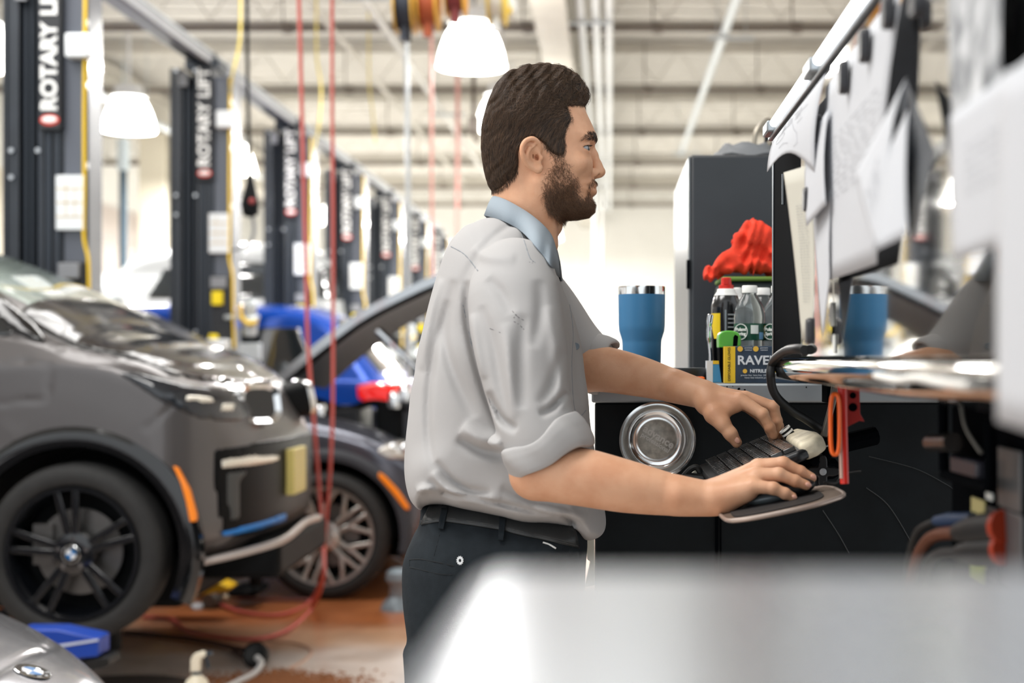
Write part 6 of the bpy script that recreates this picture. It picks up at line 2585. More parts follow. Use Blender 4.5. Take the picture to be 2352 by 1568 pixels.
cand0 = cand
cand = bpos[near & (bpos[:, 2] > 1.58)]
cpx, cpy = tonear(cand[:, 0], cand[:, 1], cand[:, 2])
strands('hairline', body, edge_roots(3200, -5, 7), hflow, 5, .0018, (.0001, .0018), (.25, .2, 1), .00017, HS, hair, rs, 'stuff', 14)
cand = cand0
cpx, cpy = tonear(cand[:, 0], cand[:, 1], cand[:, 2])
BROW = [(1333, 322), (1343, 313), (1356, 307), (1366, 308), (1370, 316), (1368, 327), (1362, 322), (1350, 317)]
brow_flow = flowfield([(1366, 320, -.2, -1), (1355, 314, -.9, -.2), (1338, 318, -1, .45)])
strands('eyebrow', body, beard_roots(BROW, 1000, lambda x, y, d: np.clip((x - 1328) / 30, .15, 1)), brow_flow, 5, .0014, (.0001, .0007), (.15, .1, 1), 0.00018, strand_mat('brow_strand', (34, 27, 24), (70, 54, 46)), person, rs)
LASH = mat('lash', (30, 24, 22), 0.6)
for sg in (-1, 1):
    mb = MB()
    up = spline([P(1336, 337, YM + sg * .0448), P(1344, 334.5, YM + sg * .0425), P(1351, 335, YM + sg * .037), P(1354, 336, YM + sg * .031)], 5)
    for q in up:
        mb.tube([q, q + Vector((.0028, sg * .0024, -.0001)), q + Vector((.0056, sg * .0034, .0012))], [.00035, .00028, .0001], 4)
    mb.tube(up, .0006, 5)
    mb.build('eyelash', LASH, person, True, 90)

# ---- shirt
SV = Vol((-0.38, 2.03, 0.985), (0.03, 2.76, 1.665), 0.0032)
SH = [(1118, 502), (1090, 512), (1066, 524), (1034, 563), (1015, 612), (998, 668), (980, 734), (963, 813), (948, 900), (939, 983), (935, 1066),
      (940, 1118), (952, 1150), (975, 1170), (992, 1158), (1030, 1156), (1096, 1167), (1152, 1181), (1214, 1195), (1280, 1201), (1318, 1218),
      (1350, 1236), (1383, 1225), (1392, 1200), (1385, 1150), (1374, 1080), (1364, 1020), (1353, 945), (1346, 870), (1336, 800), (1320, 735),
      (1304, 690), (1286, 646), (1274, 612), (1258, 562), (1219, 521), (1162, 500)]
SHo = [xz(p[0], p[1]) for p in spline([(*p, 0) for p in SH], 4, True)]
SWc = ctrl([(1150, 560, .185), (1200, 700, .180), (1100, 800, .170), (1250, 800, .165), (1050, 950, .165), (1300, 950, .155), (1100, 1080, .168),
            (1300, 1100, .165), (1150, 1160, .172), (1330, 1200, .150), (990, 1130, .150)])
SRc = ctrl([(1150, 530, .16), (1250, 600, .15), (1050, 700, .13), (1280, 850, .12), (1000, 950, .12), (1330, 1000, .10), (1000, 1120, .07),
            (1100, 1150, .045), (1250, 1180, .045), (1360, 1200, .07), (1150, 900, .14)])
f_, lo_, hi_ = s_inflate(SHo, YM, lambda u, v: field(SWc, u, v), lambda u, v: field(SRc, u, v), 2.2)
SV.add((f_, (lo_[0], YM - .24, lo_[2]), (hi_[0], YM + .24, hi_[2])))


def sleeve(pts, rs, k):
    q = spline(pts, 6)
    r = [v[0] for v in spline([(a, 0, 0) for a in rs], 6)]
    tmp = []
    v2 = Vol(np.array(bb(q, max(r) + .02)[0]), np.array(bb(q, max(r) + .02)[1]), SV.h)
    v2.lo = SV.lo + np.floor((v2.lo - SV.lo) / SV.h) * SV.h
    s_chain(v2, q, r, 0.004)
    a = np.round((v2.lo - SV.lo) / SV.h).astype(int)
    a0 = np.maximum(a, 0)
    b0 = np.minimum(a + v2.n, SV.n)
    s1 = tuple(slice(a0[i], b0[i]) for i in range(3))
    s2 = tuple(slice(a0[i] - a[i], b0[i] - a[i]) for i in range(3))
    SV.d[s1] = smin(SV.d[s1], v2.d[s2], k)


sleeve([P(1185, 632, 2.262), P(1183, 700, 2.238), P(1194, 800, 2.212), P(1207, 900, 2.192), P(1228, 975, 2.178), P(1246, 1015, 2.172)],
       [.060, .0745, .0740, .0660, .0610, .0600], 0.010)
sleeve([P(1185, 640, 2.575), P(1240, 720, 2.615), P(1300, 790, 2.622), P(1350, 825, 2.618)], [.064, .070, .062, .050], 0.022)


# folds, each a groove or a ridge along a line on the near side: (points in photo pixels, depth Y, height, width)
FOLDS = [
    ([(1212, 478), (1150, 530), (1100, 590), (1062, 660)], 2.30, .0015, .010),
    ([(1063, 640), (1062, 720), (1078, 800), (1110, 910), (1150, 1010)], 2.20, .007, .010),
    ([(1040, 640), (1020, 740), (1022, 800), (1050, 880), (1090, 960)], 2.26, .005, .016),
    ([(1030, 690), (1000, 800), (985, 920), (990, 1020), (1010, 1080)], 2.30, .004, .013),
    ([(1016, 640), (990, 740), (972, 850)], 2.34, -.003, .012),
    ([(1060, 980), (1110, 1008), (1165, 1010)], 2.25, -.006, .018),
    ([(1050, 1005), (1100, 1035), (1160, 1045)], 2.25, .006, .014),
    ([(1000, 1060), (1030, 1100), (1070, 1125), (1130, 1135)], 2.25, .006, .011),
    ([(990, 1085), (1020, 1120), (1070, 1142), (1150, 1150)], 2.25, -.005, .011),
    ([(985, 1125), (1030, 1138), (1090, 1145), (1180, 1165), (1260, 1185)], 2.25, .005, .008),
    ([(960, 1130), (985, 1118), (1020, 1128)], 2.30, -.006, .010),
    ([(1150, 1120), (1210, 1145), (1280, 1160), (1350, 1165)], 2.26, .005, .014),
    ([(1230, 1165), (1290, 1175), (1350, 1195)], 2.27, -.004, .012),
    ([(1290, 1185), (1310, 1200), (1320, 1215)], 2.28, .005, .008),
    ([(1100, 700), (1130, 780), (1150, 880), (1170, 960)], 2.14, .003, .014),
    ([(1160, 740), (1170, 840), (1180, 960)], 2.13, -.003, .014),
    ([(1200, 720), (1195, 830), (1200, 940)], 2.13, .0035, .014),
    ([(1255, 700), (1275, 790), (1285, 880), (1290, 940)], 2.14, -.003, .014),
    ([(1290, 800), (1268, 880), (1240, 930)], 2.14, .003, .012),
    ([(1120, 900), (1150, 960), (1190, 985)], 2.14, .006, .010),
    ([(1300, 900), (1270, 935), (1240, 950)], 2.14, .005, .009),
    ([(1080, 720), (1095, 800), (1112, 870)], 2.16, -.003, .012),
    ([(1290, 650), (1310, 740), (1325, 830), (1335, 930)], 2.33, .003, .013),
    ([(1085, 560), (1120, 590), (1190, 600)], 2.25, -.0025, .016),
    ([(1120, 640), (1150, 670), (1180, 720)], 2.18, .0025, .014),
    ([(1235, 640), (1240, 720), (1225, 800)], 2.16, .0025, .014),
]


def folds(X, Y, Z):
    # wide soft buckling all over, plus the drawn folds on the near side
    out = np.zeros(np.broadcast(X, Y, Z).shape, dtype=np.float32)
    x2, z2 = X[:, 0, :] + 0 * Z[:, 0, :], Z[:, 0, :] + 0 * X[:, 0, :]
    for pts, Yd, amp, wd in FOLDS:
        q = [xz(p[0], p[1], Yd) for p in spline([(*p, 0) for p in pts], 5)]
        best = np.full(x2.shape, 1e9)
        tt = np.zeros(x2.shape)
        m = len(q) - 1
        for i in range(m):
            a, b = q[i], q[i + 1]
            ex, ez = b[0] - a[0], b[1] - a[1]
            t = np.clip(((x2 - a[0]) * ex + (z2 - a[1]) * ez) / max(ex * ex + ez * ez, 1e-12), 0, 1)
            d = (x2 - a[0] - t * ex) ** 2 + (z2 - a[1] - t * ez) ** 2
            c = d < best
            best = np.where(c, d, best)
            tt = np.where(c, (i + t) / m, tt)
        taper = 2.4 * amp * np.exp(-best / (wd * .62) ** 2) * np.sin(math.pi * np.clip(tt, 0, 1)) ** .7
        nearside = np.clip((YM - .02 - Y) / .05, 0, 1)
        out += (taper[:, None, :] * nearside).astype(np.float32)
    w1 = np.sin(38 * X + 22 * Z + 3 * np.sin(17 * Z + 9 * Y)) * np.sin(26 * Y + 14 * Z + 2 * np.sin(21 * X))
    return out + .0010 * w1.astype(np.float32)


SV.mod(folds)
shirt = SV.build('shirt', SHIRT, person, 1, 'grey work shirt with rolled sleeves')

def near_surface(vol, px, py, y0=2.05, y1=2.42):
    """first solid point along the ray through a photo pixel"""
    for i in range(int((y1 - y0) / .0015)):
        Y = y0 + i * .0015
        q = P(px, py, Y)
        if sdf_at(vol, np.array([tuple(q)]))[0] < 0:
            return q
    return P(px, py, y1)


# collar leaf, folded down round the neck
COL = [((1134, 450), (1113, 495), 0.0, 0.0), ((1138, 451), (1118, 496), .028, .040), ((1168, 463), (1157, 508), .056, .082), ((1211, 488), (1193, 528), .066, .098),
       ((1243, 513), (1225, 559), .064, .094), ((1261, 532), (1250, 588), .052, .084), ((1271, 548), (1268, 614), .036, .070), ((1281, 590), (1285, 637), .030, .060)]
mb = MB()
rows = []
for t, b, ot, ob in COL:
    rows.append((t, b, ot, ob))
topL = spline([P(t[0], t[1], YM - ot) for t, b, ot, ob in rows], 5)
botL = spline([P(b[0], b[1], min(near_surface(SV, b[0], b[1]).y - .0045, YM - ob)) if ob > .02 else P(b[0], b[1], YM - ob) for t, b, ot, ob in rows], 5)
midL = [(a + b) / 2 + Vector((0, -.004, .003)) for a, b in zip(topL, botL)]
full = []
for t, m, b in zip(topL, midL, botL):
    full.append((t, m, b))


def mir(v):
    return Vector((v.x, 2 * YM - v.y, v.z))


seq = [(mir(a), mir(b), mir(c)) for a, b, c in reversed(full)] + full[1:]
inner = [a + Vector((0, (YM - a.y) * .06, -.022)) for a, b, c in seq]
V, F = [], []
for i, (a, b, c) in enumerate(seq):
    V += [inner[i], a, (a * 2 + b) / 3 + Vector((0, -.0015 if a.y < YM else .0015, .001)), b, c]
for i in range(len(seq) - 1):
    for k in range(4):
        F.append((i * 5 + k, i * 5 + k + 1, (i + 1) * 5 + k + 1, (i + 1) * 5 + k))
mb.add(V, F)
COLM = mat('collar_cloth', (146, 156, 164), 0.85, bump=0.12, bscale=900, spec=0.2)
co = mb.build('collar', COLM, shirt, True, 70, solid=0.0026)
co['label'] = 'pale blue-grey collar'


# rolled cuffs
def cuff(name, c, axis, r1, r2, ln, dirv, seedv):
    axis = Vector(axis).normalized()
    u = Vector(dirv)
    u = (u - axis * u.dot(axis)).normalized()
    v = axis.cross(u)
    prof = [(.78, -.40), (.93, -.50), (1.03, -.46), (1.09, -.20), (1.10, .10), (1.08, .36), (1.03, .50), (.96, .52), (.90, .40), (.86, .1), (.82, -.2)]
    mb = MB()
    nu = 56

    def fn(s, t):
        a = 2 * math.pi * s
        i = t * (len(prof) - 1)
        i0 = min(int(i), len(prof) - 2)
        ft = i - i0
        pr = prof[i0][0] * (1 - ft) + prof[i0 + 1][0] * ft
        ph = prof[i0][1] * (1 - ft) + prof[i0 + 1][1] * ft
        wob = 1 + .035 * math.sin(3 * a + seedv) + .03 * math.sin(5 * a + 2 * ph + seedv * 2) + .02 * math.sin(9 * a + 3 * ph)
        ax = ph * ln * (1 + .18 * math.sin(2 * a + seedv)) + .004 * math.sin(4 * a + seedv)
        return Vector(c) + (u * math.cos(a) * r1 + v * math.sin(a) * r2) * pr * wob + axis * ax
    mb.grid(fn, nu, 34, True)
    return mb.build(name, SHIRT, shirt, True, 80)


cuff('rolled_cuff', P(1252, 1026, 2.168), (.50, .0, -.86), .0635, .0600, .050, (.86, 0, .5), 1.2)
cuff('rolled_cuff', P(1366, 834, 2.612), (.93, -.1, -.38), .0500, .050, .042, (.4, 0, .9), 2.6)

# breast pocket with a pen slot and button on the chest front, shoulder and yoke seams
SEAM = mat('seam_thread', (138, 142, 146), 0.9)


def seam(pts, r=.0009, lift=.0004, m=None, par=None, name='seam', vol=None):
    q = []
    for p in spline([(*a, 0) for a in pts], 8):
        s = near_surface(vol or SV, p[0], p[1])
        q.append(s + Vector((0, -lift, 0)))
    mb = MB()
    mb.tube(q, r, 5)
    return mb.build(name, m or SEAM, par or shirt, True, 90)


seam([(1036, 566), (1068, 585), (1098, 622)])
seam([(1063, 700), (1072, 740), (1085, 800)])
seam([(1195, 528), (1206, 560), (1217, 592), (1230, 604)])
seam([(1308, 700), (1316, 760), (1313, 840), (1318, 930), (1330, 955), (1346, 942)])
mb = MB()
b = near_surface(SV, 1323, 795)
mb.lathe([(.0058, 0), (.0062, .001), (.0055, .0024), (.003, .0020), (.0001, .0020)], 16, Matrix.Translation(b) @ Matrix.Rotation(math.pi / 2, 4, 'X'))
mb.build('button', mat('shirt_button', (120, 132, 142), 0.35), shirt, True, 50)
GRIME = mat('grease_mark', (92, 90, 92), 0.9)
for pts in ([(1175, 712), (1190, 728), (1205, 736)], [(1180, 738), (1192, 745), (1204, 757)], [(1186, 722), (1180, 730)], [(1212, 601), (1226, 605)], [(1120, 752), (1150, 764)],
            [(1122, 912), (1127, 930)]):
    seam(pts, .0005, .0002, GRIME, shirt, 'grease_mark')

# ---- trousers
PV = Vol((-0.36, 2.14, 0.06), (0.0, 2.70, 1.135), 0.0045)
PO = [(1000, 1150), (977, 1152), (966, 1200), (953, 1222), (939, 1255), (931, 1300), (931, 1380), (938, 1450), (945, 1520), (950, 1580), (1000, 1700), (1150, 1720), (1300, 1640), (1322, 1568),
      (1338, 1400), (1346, 1300), (1350, 1240), (1338, 1180), (1200, 1150), (1100, 1140)]
f_, lo_, hi_ = s_inflate([xz(p[0], p[1]) for p in spline([(*p, 0) for p in PO], 3, True)], YM, .172, .125, 2.3)
PV.add((f_, (lo_[0], YM - .22, lo_[2]), (hi_[0], YM + .22, hi_[2])))
LEG = [(945, 1470), (950, 1570), (962, 1750), (985, 1950), (985, 2150), (995, 2400), (1005, 2610), (1130, 2625), (1150, 2400), (1165, 2150), (1195, 1950), (1255, 1750), (1318, 1570), (1330, 1440), (1150, 1400)]
for off in (-.088, .088):
    f_, lo_, hi_ = s_inflate([xz(p[0], p[1]) for p in LEG], YM + off, .088, .075, 2.1)
    PV.add((f_, (lo_[0], YM + off - .12, lo_[2]), (hi_[0], YM + off + .12, hi_[2])), 0.02)
PV.mod(lambda X, Y, Z: (.0016 * np.sin(30 * Z + 5 * np.sin(24 * X + 9 * Y)) * np.sin(19 * X + 31 * Y)).astype(np.float32))
trousers = PV.build('trousers', PANTS, person, 1, 'dark charcoal work trousers')


def beltband(pts_top, pts_bot, lift, name, m, par, vol):
    mb = MB()
    V, F = [], []
    tp = spline([(*p, 0) for p in pts_top], 6)
    bt = spline([(*p, 0) for p in pts_bot], 6)
    for a, b in zip(tp, bt):
        for k in range(4):
            q = a.lerp(b, k / 3)
            s = near_surface(vol, q.x, q.y, 2.15)
            V.append(s + Vector((0, -lift * (1 + .3 * math.sin(k * 1.05)), 0)))
    for i in range(len(tp) - 1):
        for k in range(3):
            F.append((i * 4 + k, i * 4 + k + 1, (i + 1) * 4 + k + 1, (i + 1) * 4 + k))
    mb.add(V, F)
    return mb.build(name, m, par, True, 60, solid=.003)


TOP = [(988, 1158), (1014, 1148), (1060, 1150), (1146, 1164), (1200, 1176), (1260, 1186), (1320, 1205)]
BOT = [(967, 1204), (1014, 1197), (1057, 1201), (1146, 1215), (1190, 1226), (1256, 1240), (1330, 1258)]
belt = beltband(TOP, BOT, .004, 'belt', LEATHER, person, PV)
belt['label'] = 'worn black leather belt'
# the belt goes on round the far side
mb = MB()
n_ = 40
ring = []
for i in range(n_ + 1):
    a = math.pi * i / n_
    ring.append((a,))
V, F = [], []
for i in range(n_ + 1):
    t = i / n_
    x = xz(967 + (1335 - 967) * (0.5 - 0.5 * math.cos(math.pi * t)), 1180)[0]
    y = YM + .178 * math.sin(math.pi * t) ** .75 + .002
    zt = xz(0, 1152 + 52 * t)[1]
    V += [(x, y, zt), (x, y, zt - .036)]
for i in range(n_):
    F.append((2 * i, 2 * i + 1, 2 * i + 3, 2 * i + 2))
mb.add(V, F)
mb.build('belt_back', LEATHER, belt, True, 60, solid=.003)
STITCH = mat('belt_stitch', (84, 84, 82), 0.8)
for off in (-5, -9):
    seam([(p[0], p[1] + off) for p in BOT], .0005, .0062, STITCH, belt, 'stitching', PV)
for a, b in (((1026, 1152), (1014, 1212)), ((1157, 1172), (1151, 1238))):
    beltband([(a[0] - 8, a[1]), (a[0] + 8, a[1] + 2)], [(b[0] - 6, b[1]), (b[0] + 6, b[1] + 1)], .0085, 'belt_loop', PANTS, trousers, PV)
DK = mat('trouser_seam', (18, 22, 25), 0.95)
seam([(1012, 1214), (1004, 1250), (995, 1283)], .0007, .0003, DK, trousers, 'seam', PV)
seam([(941, 1285), (965, 1284), (1000, 1290), (1046, 1300)], .0011, .0004, DK, trousers, 'pocket_edge', PV)
seam([(941, 1302), (975, 1310), (1010, 1318), (1046, 1320)], .0009, .0004, DK, trousers, 'pocket_edge', PV)
seam([(941, 1285), (941, 1302)], .0009, .0004, DK, trousers, 'pocket_edge', PV)
# small white gear-shaped badge over the back pocket and a white tag at the hip
mb = MB()
bc = near_surface(PV, 1057, 1286, 2.15) + Vector((0, -.0035, 0))
outl, inn = [], []
for i in range(48):
    a = 2 * math.pi * i / 48
    r = .0066 if (i // 2) % 2 else .0054
    outl.append(bc + Vector((math.cos(a) * r * .85, 0, math.sin(a) * r * 1.1)))
    inn.append(bc + Vector((math.cos(a) * .0021, 0, math.sin(a) * .0027)))
mb.add(outl + inn, [(i, (i + 1) % 48, 48 + (i + 1) % 48, 48 + i) for i in range(48)])
mb.build('gear_badge', mat('badge_white', (232, 236, 238), 0.7), trousers, label='white gear-shaped embroidered badge', solid=.0008)
seam([(1247, 1245), (1262, 1250), (1277, 1259)], .0016, .001, mat('tag_white', (225, 225, 222), .8), trousers, 'pocket_tag', PV)

# ---- work shoes (below the picture)
BOOT = mat('boot_leather', (38, 32, 28), 0.5)
for off in (-.09, .09):
    bt = Vol((-.36, YM + off - .07, -.01), (0.02, YM + off + .07, .19), .006)
    x0 = xz(1060, 0)[0]
    bt.add(s_cap((x0 - .03, YM + off, .05), (x0 + .17, YM + off, .035), .046, .038), .01)
    bt.add(s_cap((x0 - .03, YM + off, .05), (x0 - .02, YM + off, .16), .046, .05), .02)
    bt.mod(lambda X, Y, Z: 0 * X)
    bt.cut(s_box((x0, YM + off, -.05), (.5, .2, .05)), .004)
    sh = bt.build('shoe', BOOT, person, 1)

# ================================================================== hoses, reels, cords and floor clutter
REDH = mat('red_hose', (196, 92, 84), .5)  # red lightened to put backlight and haze into the colour
BRNH = mat('brown_hose', (112, 62, 54), .5)


def cord(name, pts, r, m, label, cat, group=None, n=8):
    t_ = MB()
    t_.tube(spline(pts, n), r, 8)
    return tag(t_.build(name, m, None, True), label, cat, group)


def fl(px, py, up=.015):
    """point on the floor under a photo pixel"""
    Y = (H - up) * FPX / (py - VY)
    return P(px, py, Y)


YH = 7.45
h1 = [P(684, -90, YH), P(690, 120, YH), P(697, 400, YH), P(703, 620, YH), P(708, 800, YH), P(722, 980, YH), P(733, 1120, YH), P(742, 1250, 7.35), P(742, 1330, 7.2), fl(716, 1396), fl(660, 1446), fl(590, 1466), fl(500, 1462), fl(430, 1448), fl(390, 1420), fl(330, 1417)]
cord('air_hose', h1, .0105, REDH, 'left of two red hoses hanging in front of the cars, curling onto the floor', 'hose', 'red hanging hoses')
h2 = [P(763, -90, YH), P(763, 200, YH), P(765, 500, YH), P(765, 760, YH), P(764, 950, YH), P(757, 1100, YH), P(746, 1230, 7.5), P(742, 1310, 7.7), fl(715, 1378), fl(650, 1410), fl(570, 1408), fl(505, 1388)]
cord('air_hose', h2, .0095, REDH, 'right of two red hoses hanging in front of the cars', 'hose', 'red hanging hoses')
cord('hose_loop', [fl(505, 1384), fl(540, 1376), fl(620, 1376), fl(690, 1378), fl(720, 1376)], .010, BRNH, 'brown hose lying on the floor behind the hanging hoses', 'hose')
cl = thing('hose_coupling', 'dull metal hose coupling on the floor below the grey car', 'coupling', fl(490, 1385))
t_ = MB()
a, b = fl(478, 1382, .04), fl(512, 1374, .04)
t_.tube([a, a.lerp(b, .4), a.lerp(b, .45), b], [.045, .045, .025, .02], 12)
t_.build('coupling_body', mat('coupling_metal', (96, 90, 84), .5, .5), cl, True, 40)
t_ = MB()
t_.tube([fl(512, 1374, .05), fl(552, 1364, .06)], [.02, .014], 10)
t_.build('coupling_tail', mat('coupling_cream', (206, 190, 160), .5), cl, True)
t_ = MB()
t_.prism([fl(433, 1388, .004), fl(468, 1388, .004), fl(466, 1398, .004), fl(445, 1401, .004)], (0, 0, .01))
tag(t_.build('crumpled_paper', PAPER, None), 'small white paper scrap on the orange floor below the car', 'paper')
cord('power_lead', [fl(285, 1452), fl(350, 1458), fl(450, 1470), fl(520, 1484), fl(560, 1492), fl(585, 1500)], .012, mat('floor_lead', (58, 34, 28), .5), 'dark lead on the floor from the black wheel to a plug', 'cable')
cord('power_lead', [fl(535, 1492), fl(552, 1506), fl(570, 1516)], .010, MATS['floor_lead'], 'short dark lead beside the floor plug', 'cable')
pg = thing('floor_plug', 'round black plug on the floor joining dark and white leads', 'plug', fl(588, 1505))
t_ = MB()
c = fl(588, 1505, .05)
t_.lathe([(.050, -.03), (.058, -.01), (.058, .02), (.045, .03), (.03, .024), (.0001, .024)], 24, Matrix.Translation(c) @ Matrix.Rotation(math.radians(65), 4, 'X'))
t_.build('plug_disc', RUBB, pg, True, 40)
cord('white_lead', [c + Vector((.01, -.03, 0)), fl(600, 1522, .03), fl(585, 1545), fl(545, 1566), fl(480, 1600)], .014, mat('white_lead', (214, 212, 210), .45), 'white lead curving on the floor from the round plug', 'cable')
cord('wet_trace', [fl(600, 1470, .003), fl(680, 1478, .003), fl(715, 1495, .003), fl(700, 1515, .003), fl(665, 1535, .003)], .006, mat('trace_line', (190, 150, 126), .5), 'thin pale brown cord looping on the pale floor', 'cord')

# spray bottle on the floor, brown sweepings, a dark disc for a floor shadow
sb = thing('spray_bottle', 'cream trigger spray bottle standing on the floor', 'bottle', fl(455, 1640))
Ys = H * FPX / (1640 - VY)
xs_ = xz(452, 0, Ys)[0]
M_ = Matrix.Translation((xs_, Ys, 0))
t_ = MB()
k = Ys / FPX
zs = lambda py: H - (py - VY) * k
t_.lathe([(.042, 0), (.046, .01), (.046, zs(1580)), (.040, zs(1562)), (.022, zs(1553)), (.020, zs(1548))], 24, M_)
t_.build('flask', mat('flask_cream', (226, 218, 196), .4), sb, True, 40)
t_ = MB()
t_.lathe([(.020, zs(1551)), (.020, zs(1542)), (.016, zs(1541))], 20, M_)
t_.build('collar', mat('collar_navy', (32, 48, 60), .4), sb, True, 40)
t_ = MB()
t_.prism([(xs_ - .022, Ys - .014, zs(1542)), (xs_ - .020, Ys - .014, zs(1512)), (xs_ - .008, Ys - .014, zs(1500)), (xs_ + .026, Ys - .014, zs(1494)), (xs_ + .040, Ys - .014, zs(1501)), (xs_ + .030, Ys - .014, zs(1508)),
           (xs_ + .016, Ys - .014, zs(1512)), (xs_ + .014, Ys - .014, zs(1542))], (0, .028, 0))
t_.build('spray_head', mat('head_cream', (228, 220, 200), .4), sb, bevel=.004)
t_ = MB()
t_.tube([(xs_ + .028, Ys, zs(1503)), (xs_ + .050, Ys, zs(1500)), (xs_ + .060, Ys, zs(1500))], .008, 8)
t_.tube([(xs_ + .034, Ys, zs(1505)), (xs_ + .040, Ys, zs(1518)), (xs_ + .046, Ys, zs(1534))], .006, 8)
t_.build('trigger', mat('trigger_navy', (28, 44, 56), .4), sb, True)
GRAN = mat('granules', (142, 92, 58), .9, noise=.3, nscale=90)
r_ = random.Random(21)
V, F = [], []
for k in range(2600):
    u, v = r_.gauss(0, 1), r_.gauss(0, 1)
    px, py = 640 + u * 85, 1566 + v * 10 - (6 if abs(u) < .6 else 0)
    if py < 1535:
        continue
    q = fl(px, py, 0)
    s = r_.uniform(.004, .013)
    n0 = len(V)
    a = r_.uniform(0, 6.28)
    for j in range(3):
        V.append((q.x + math.cos(a + j * 2.09) * s, q.y + math.sin(a + j * 2.09) * s, .001))
    V.append((q.x, q.y, s * .8))
    F += [(n0, n0 + 1, n0 + 3), (n0 + 1, n0 + 2, n0 + 3), (n0 + 2, n0, n0 + 3)]
gr = link_mesh('sweepings', V, F, GRAN)
tag(gr, 'brown absorbent granules spilled on the pale floor', 'granules', kind='stuff')
t_ = MB()
c = fl(280, 1575, 0)  # flat dark disc laid down as a painted floor shadow
t_.lathe([(.30, 0), (.30, .006), (.0001, .006)], 48, Matrix.Translation((c.x, c.y, 0)) @ Matrix.Diagonal((1, .62, 1, 1)))
tag(t_.build('floor_shadow', mat('floor_shadow', (72, 64, 60), .7), None), 'dark oval disc painting a shadow on the floor beside the spray bottle', 'painted shadow')

# lift arms: blue foot under the near wheel, yellow arms under the cars
ba = thing('lift_arm', 'blue lift arm end below the black wheel', 'lift arm', P(180, 1500, 5.2))
BL = mat('lift_blue', (26, 66, 164), .4)
t_ = MB()
t_.prism([P(40, 1446, 5.1), P(132, 1446, 5.1), P(226, 1466, 5.1), P(226, 1508, 5.1), P(170, 1514, 5.1), P(40, 1494, 5.1)], (0, .12, 0))
t_.build('arm_end', BL, ba, bevel=.006)
t_ = MB()
t_.prism([P(120, 1482, 5.095), P(225, 1467, 5.095), P(225, 1472, 5.095), P(120, 1489, 5.095)], (0, .004, 0))
t_.build('edge_strip', mat('strip_pale', (196, 204, 222), .5), ba)
t_ = MB()
t_.prism([P(170, 1525, 5.1), P(242, 1508, 5.1), P(250, 1514, 5.1), P(250, 1530, 5.1), P(190, 1545, 5.1)], (0, .12, 0))
t_.box(P(60, 1540, 5.12), P(220, 1514, 5.21))
t_.build('rubber_foot', RUBB, ba, bevel=.004)
t_ = MB()
c_ = P(120, 1520, 5.16)
t_.cyl((c_.x, 5.16, 0), (c_.x, 5.16, c_.z), .04, n=16)
t_.build('jack_post', RUBB, ba, True)
YA = mat('arm_yellow', (232, 186, 24), .45)
ya = thing('lift_arm', 'yellow lift arm reaching under the grey car behind the wheel', 'lift arm', P(300, 1370, 6.6))
t_ = MB()
t_.prism([P(225, 1348, 6.6), P(290, 1346, 6.6), P(286, 1366, 6.6), P(262, 1384, 6.6), P(226, 1392, 6.6)], (0, .15, 0))
t_.prism([P(356, 1366, 7.4), P(400, 1356, 7.4), P(470, 1342, 7.4), P(500, 1338, 7.4), P(528, 1350, 7.4), P(520, 1358, 7.4), P(420, 1372, 7.4), P(402, 1379, 7.4), P(360, 1380, 7.4)], (0, .16, 0))
t_.prism([P(225, 1372, 6.7), P(370, 1370, 7.4), P(370, 1380, 7.4), P(225, 1384, 6.7)], (0, .1, 0))
t_.build('arm', YA, ya, bevel=.006)
t_ = MB()
c_ = P(250, 1360, 6.66)
t_.cyl((c_.x, 6.68, 0), (c_.x, 6.68, c_.z), .05, n=14)
t_.build('arm_foot', RUBB, ya, True)
# boots-sized shapes beyond the silver wheel: floor jack
jk = thing('floor_jack', 'small dark floor jack with pale round cap between the two cars', 'jack', fl(560, 1365))
Yj = 7.75
t_ = MB()
t_.box(P(520, 1372, Yj), P(620, 1335, Yj + .3))
t_.build('jack_frame', BLKM, jk, bevel=.02)
t_ = MB()
t_.cyl(P(588, 1345, Yj), P(588, 1305, Yj), .035, n=14)
t_.build('jack_ram', BLKM, jk, True)
t_ = MB()
t_.sphere(P(592, 1304, Yj - .02), (.042, .042, .034), 16, 10)
t_.build('cap', mat('cap_pink', (206, 150, 128), .5), jk, True)
t_ = MB()
t_.box(P(535, 1330, Yj), P(570, 1300, Yj + .1))
t_.build('jack_block', mat('jack_block', (120, 104, 96), .5, .4), jk, bevel=.01)
jc = thing('jack_stand', 'pale rounded jack cap beside the silver alloy wheel', 'jack', fl(915, 1370))
t_ = MB()
t_.lathe([(.10, 0), (.09, .03), (.05, .07), (.05, .13), (.07, .16), (.065, .20), (.03, .22), (.0001, .22)], 20, Matrix.Translation((xz(916, 0, 7.75)[0], 7.75, 0)))
t_.build('stand_body', mat('stand_grey', (130, 142, 150), .4, .2), jc, True, 40)

# ---- cords from the ceiling
Yp = 9.2
cord('control_cord', [P(567, -120, Yp), P(568, 120, Yp), P(571, 300, Yp), P(574, 420, Yp)], .012, BLKM, 'black cord carrying the hanging hoist control', 'cord')
pdn = thing('pendant_control', 'black hanging hoist control box with grey cable tail', 'control', P(575, 460, Yp))
t_ = MB()
t_.tube([P(574, 395, Yp), P(575, 425, Yp), P(575, 436, Yp), P(574, 470, Yp), P(576, 492, Yp), P(577, 498, Yp)], [.014, .030, .038, .058, .050, .02], 14)
t_.build('handle_box', BLKM, pdn, True, 40)
t_ = MB()
t_.sphere(P(578, 462, Yp - .05), (.02, .012, .02), 12, 8)
t_.build('button', mat('button_red', (150, 60, 60), .5), pdn, True)
t_ = MB()
t_.tube(spline([P(580, 495, Yp), P(583, 530, Yp), P(575, 556, Yp), P(555, 568, Yp), P(530, 576, Yp)], 6), .011, 8)
t_.build('cable_tail', GREYP, pdn, True)
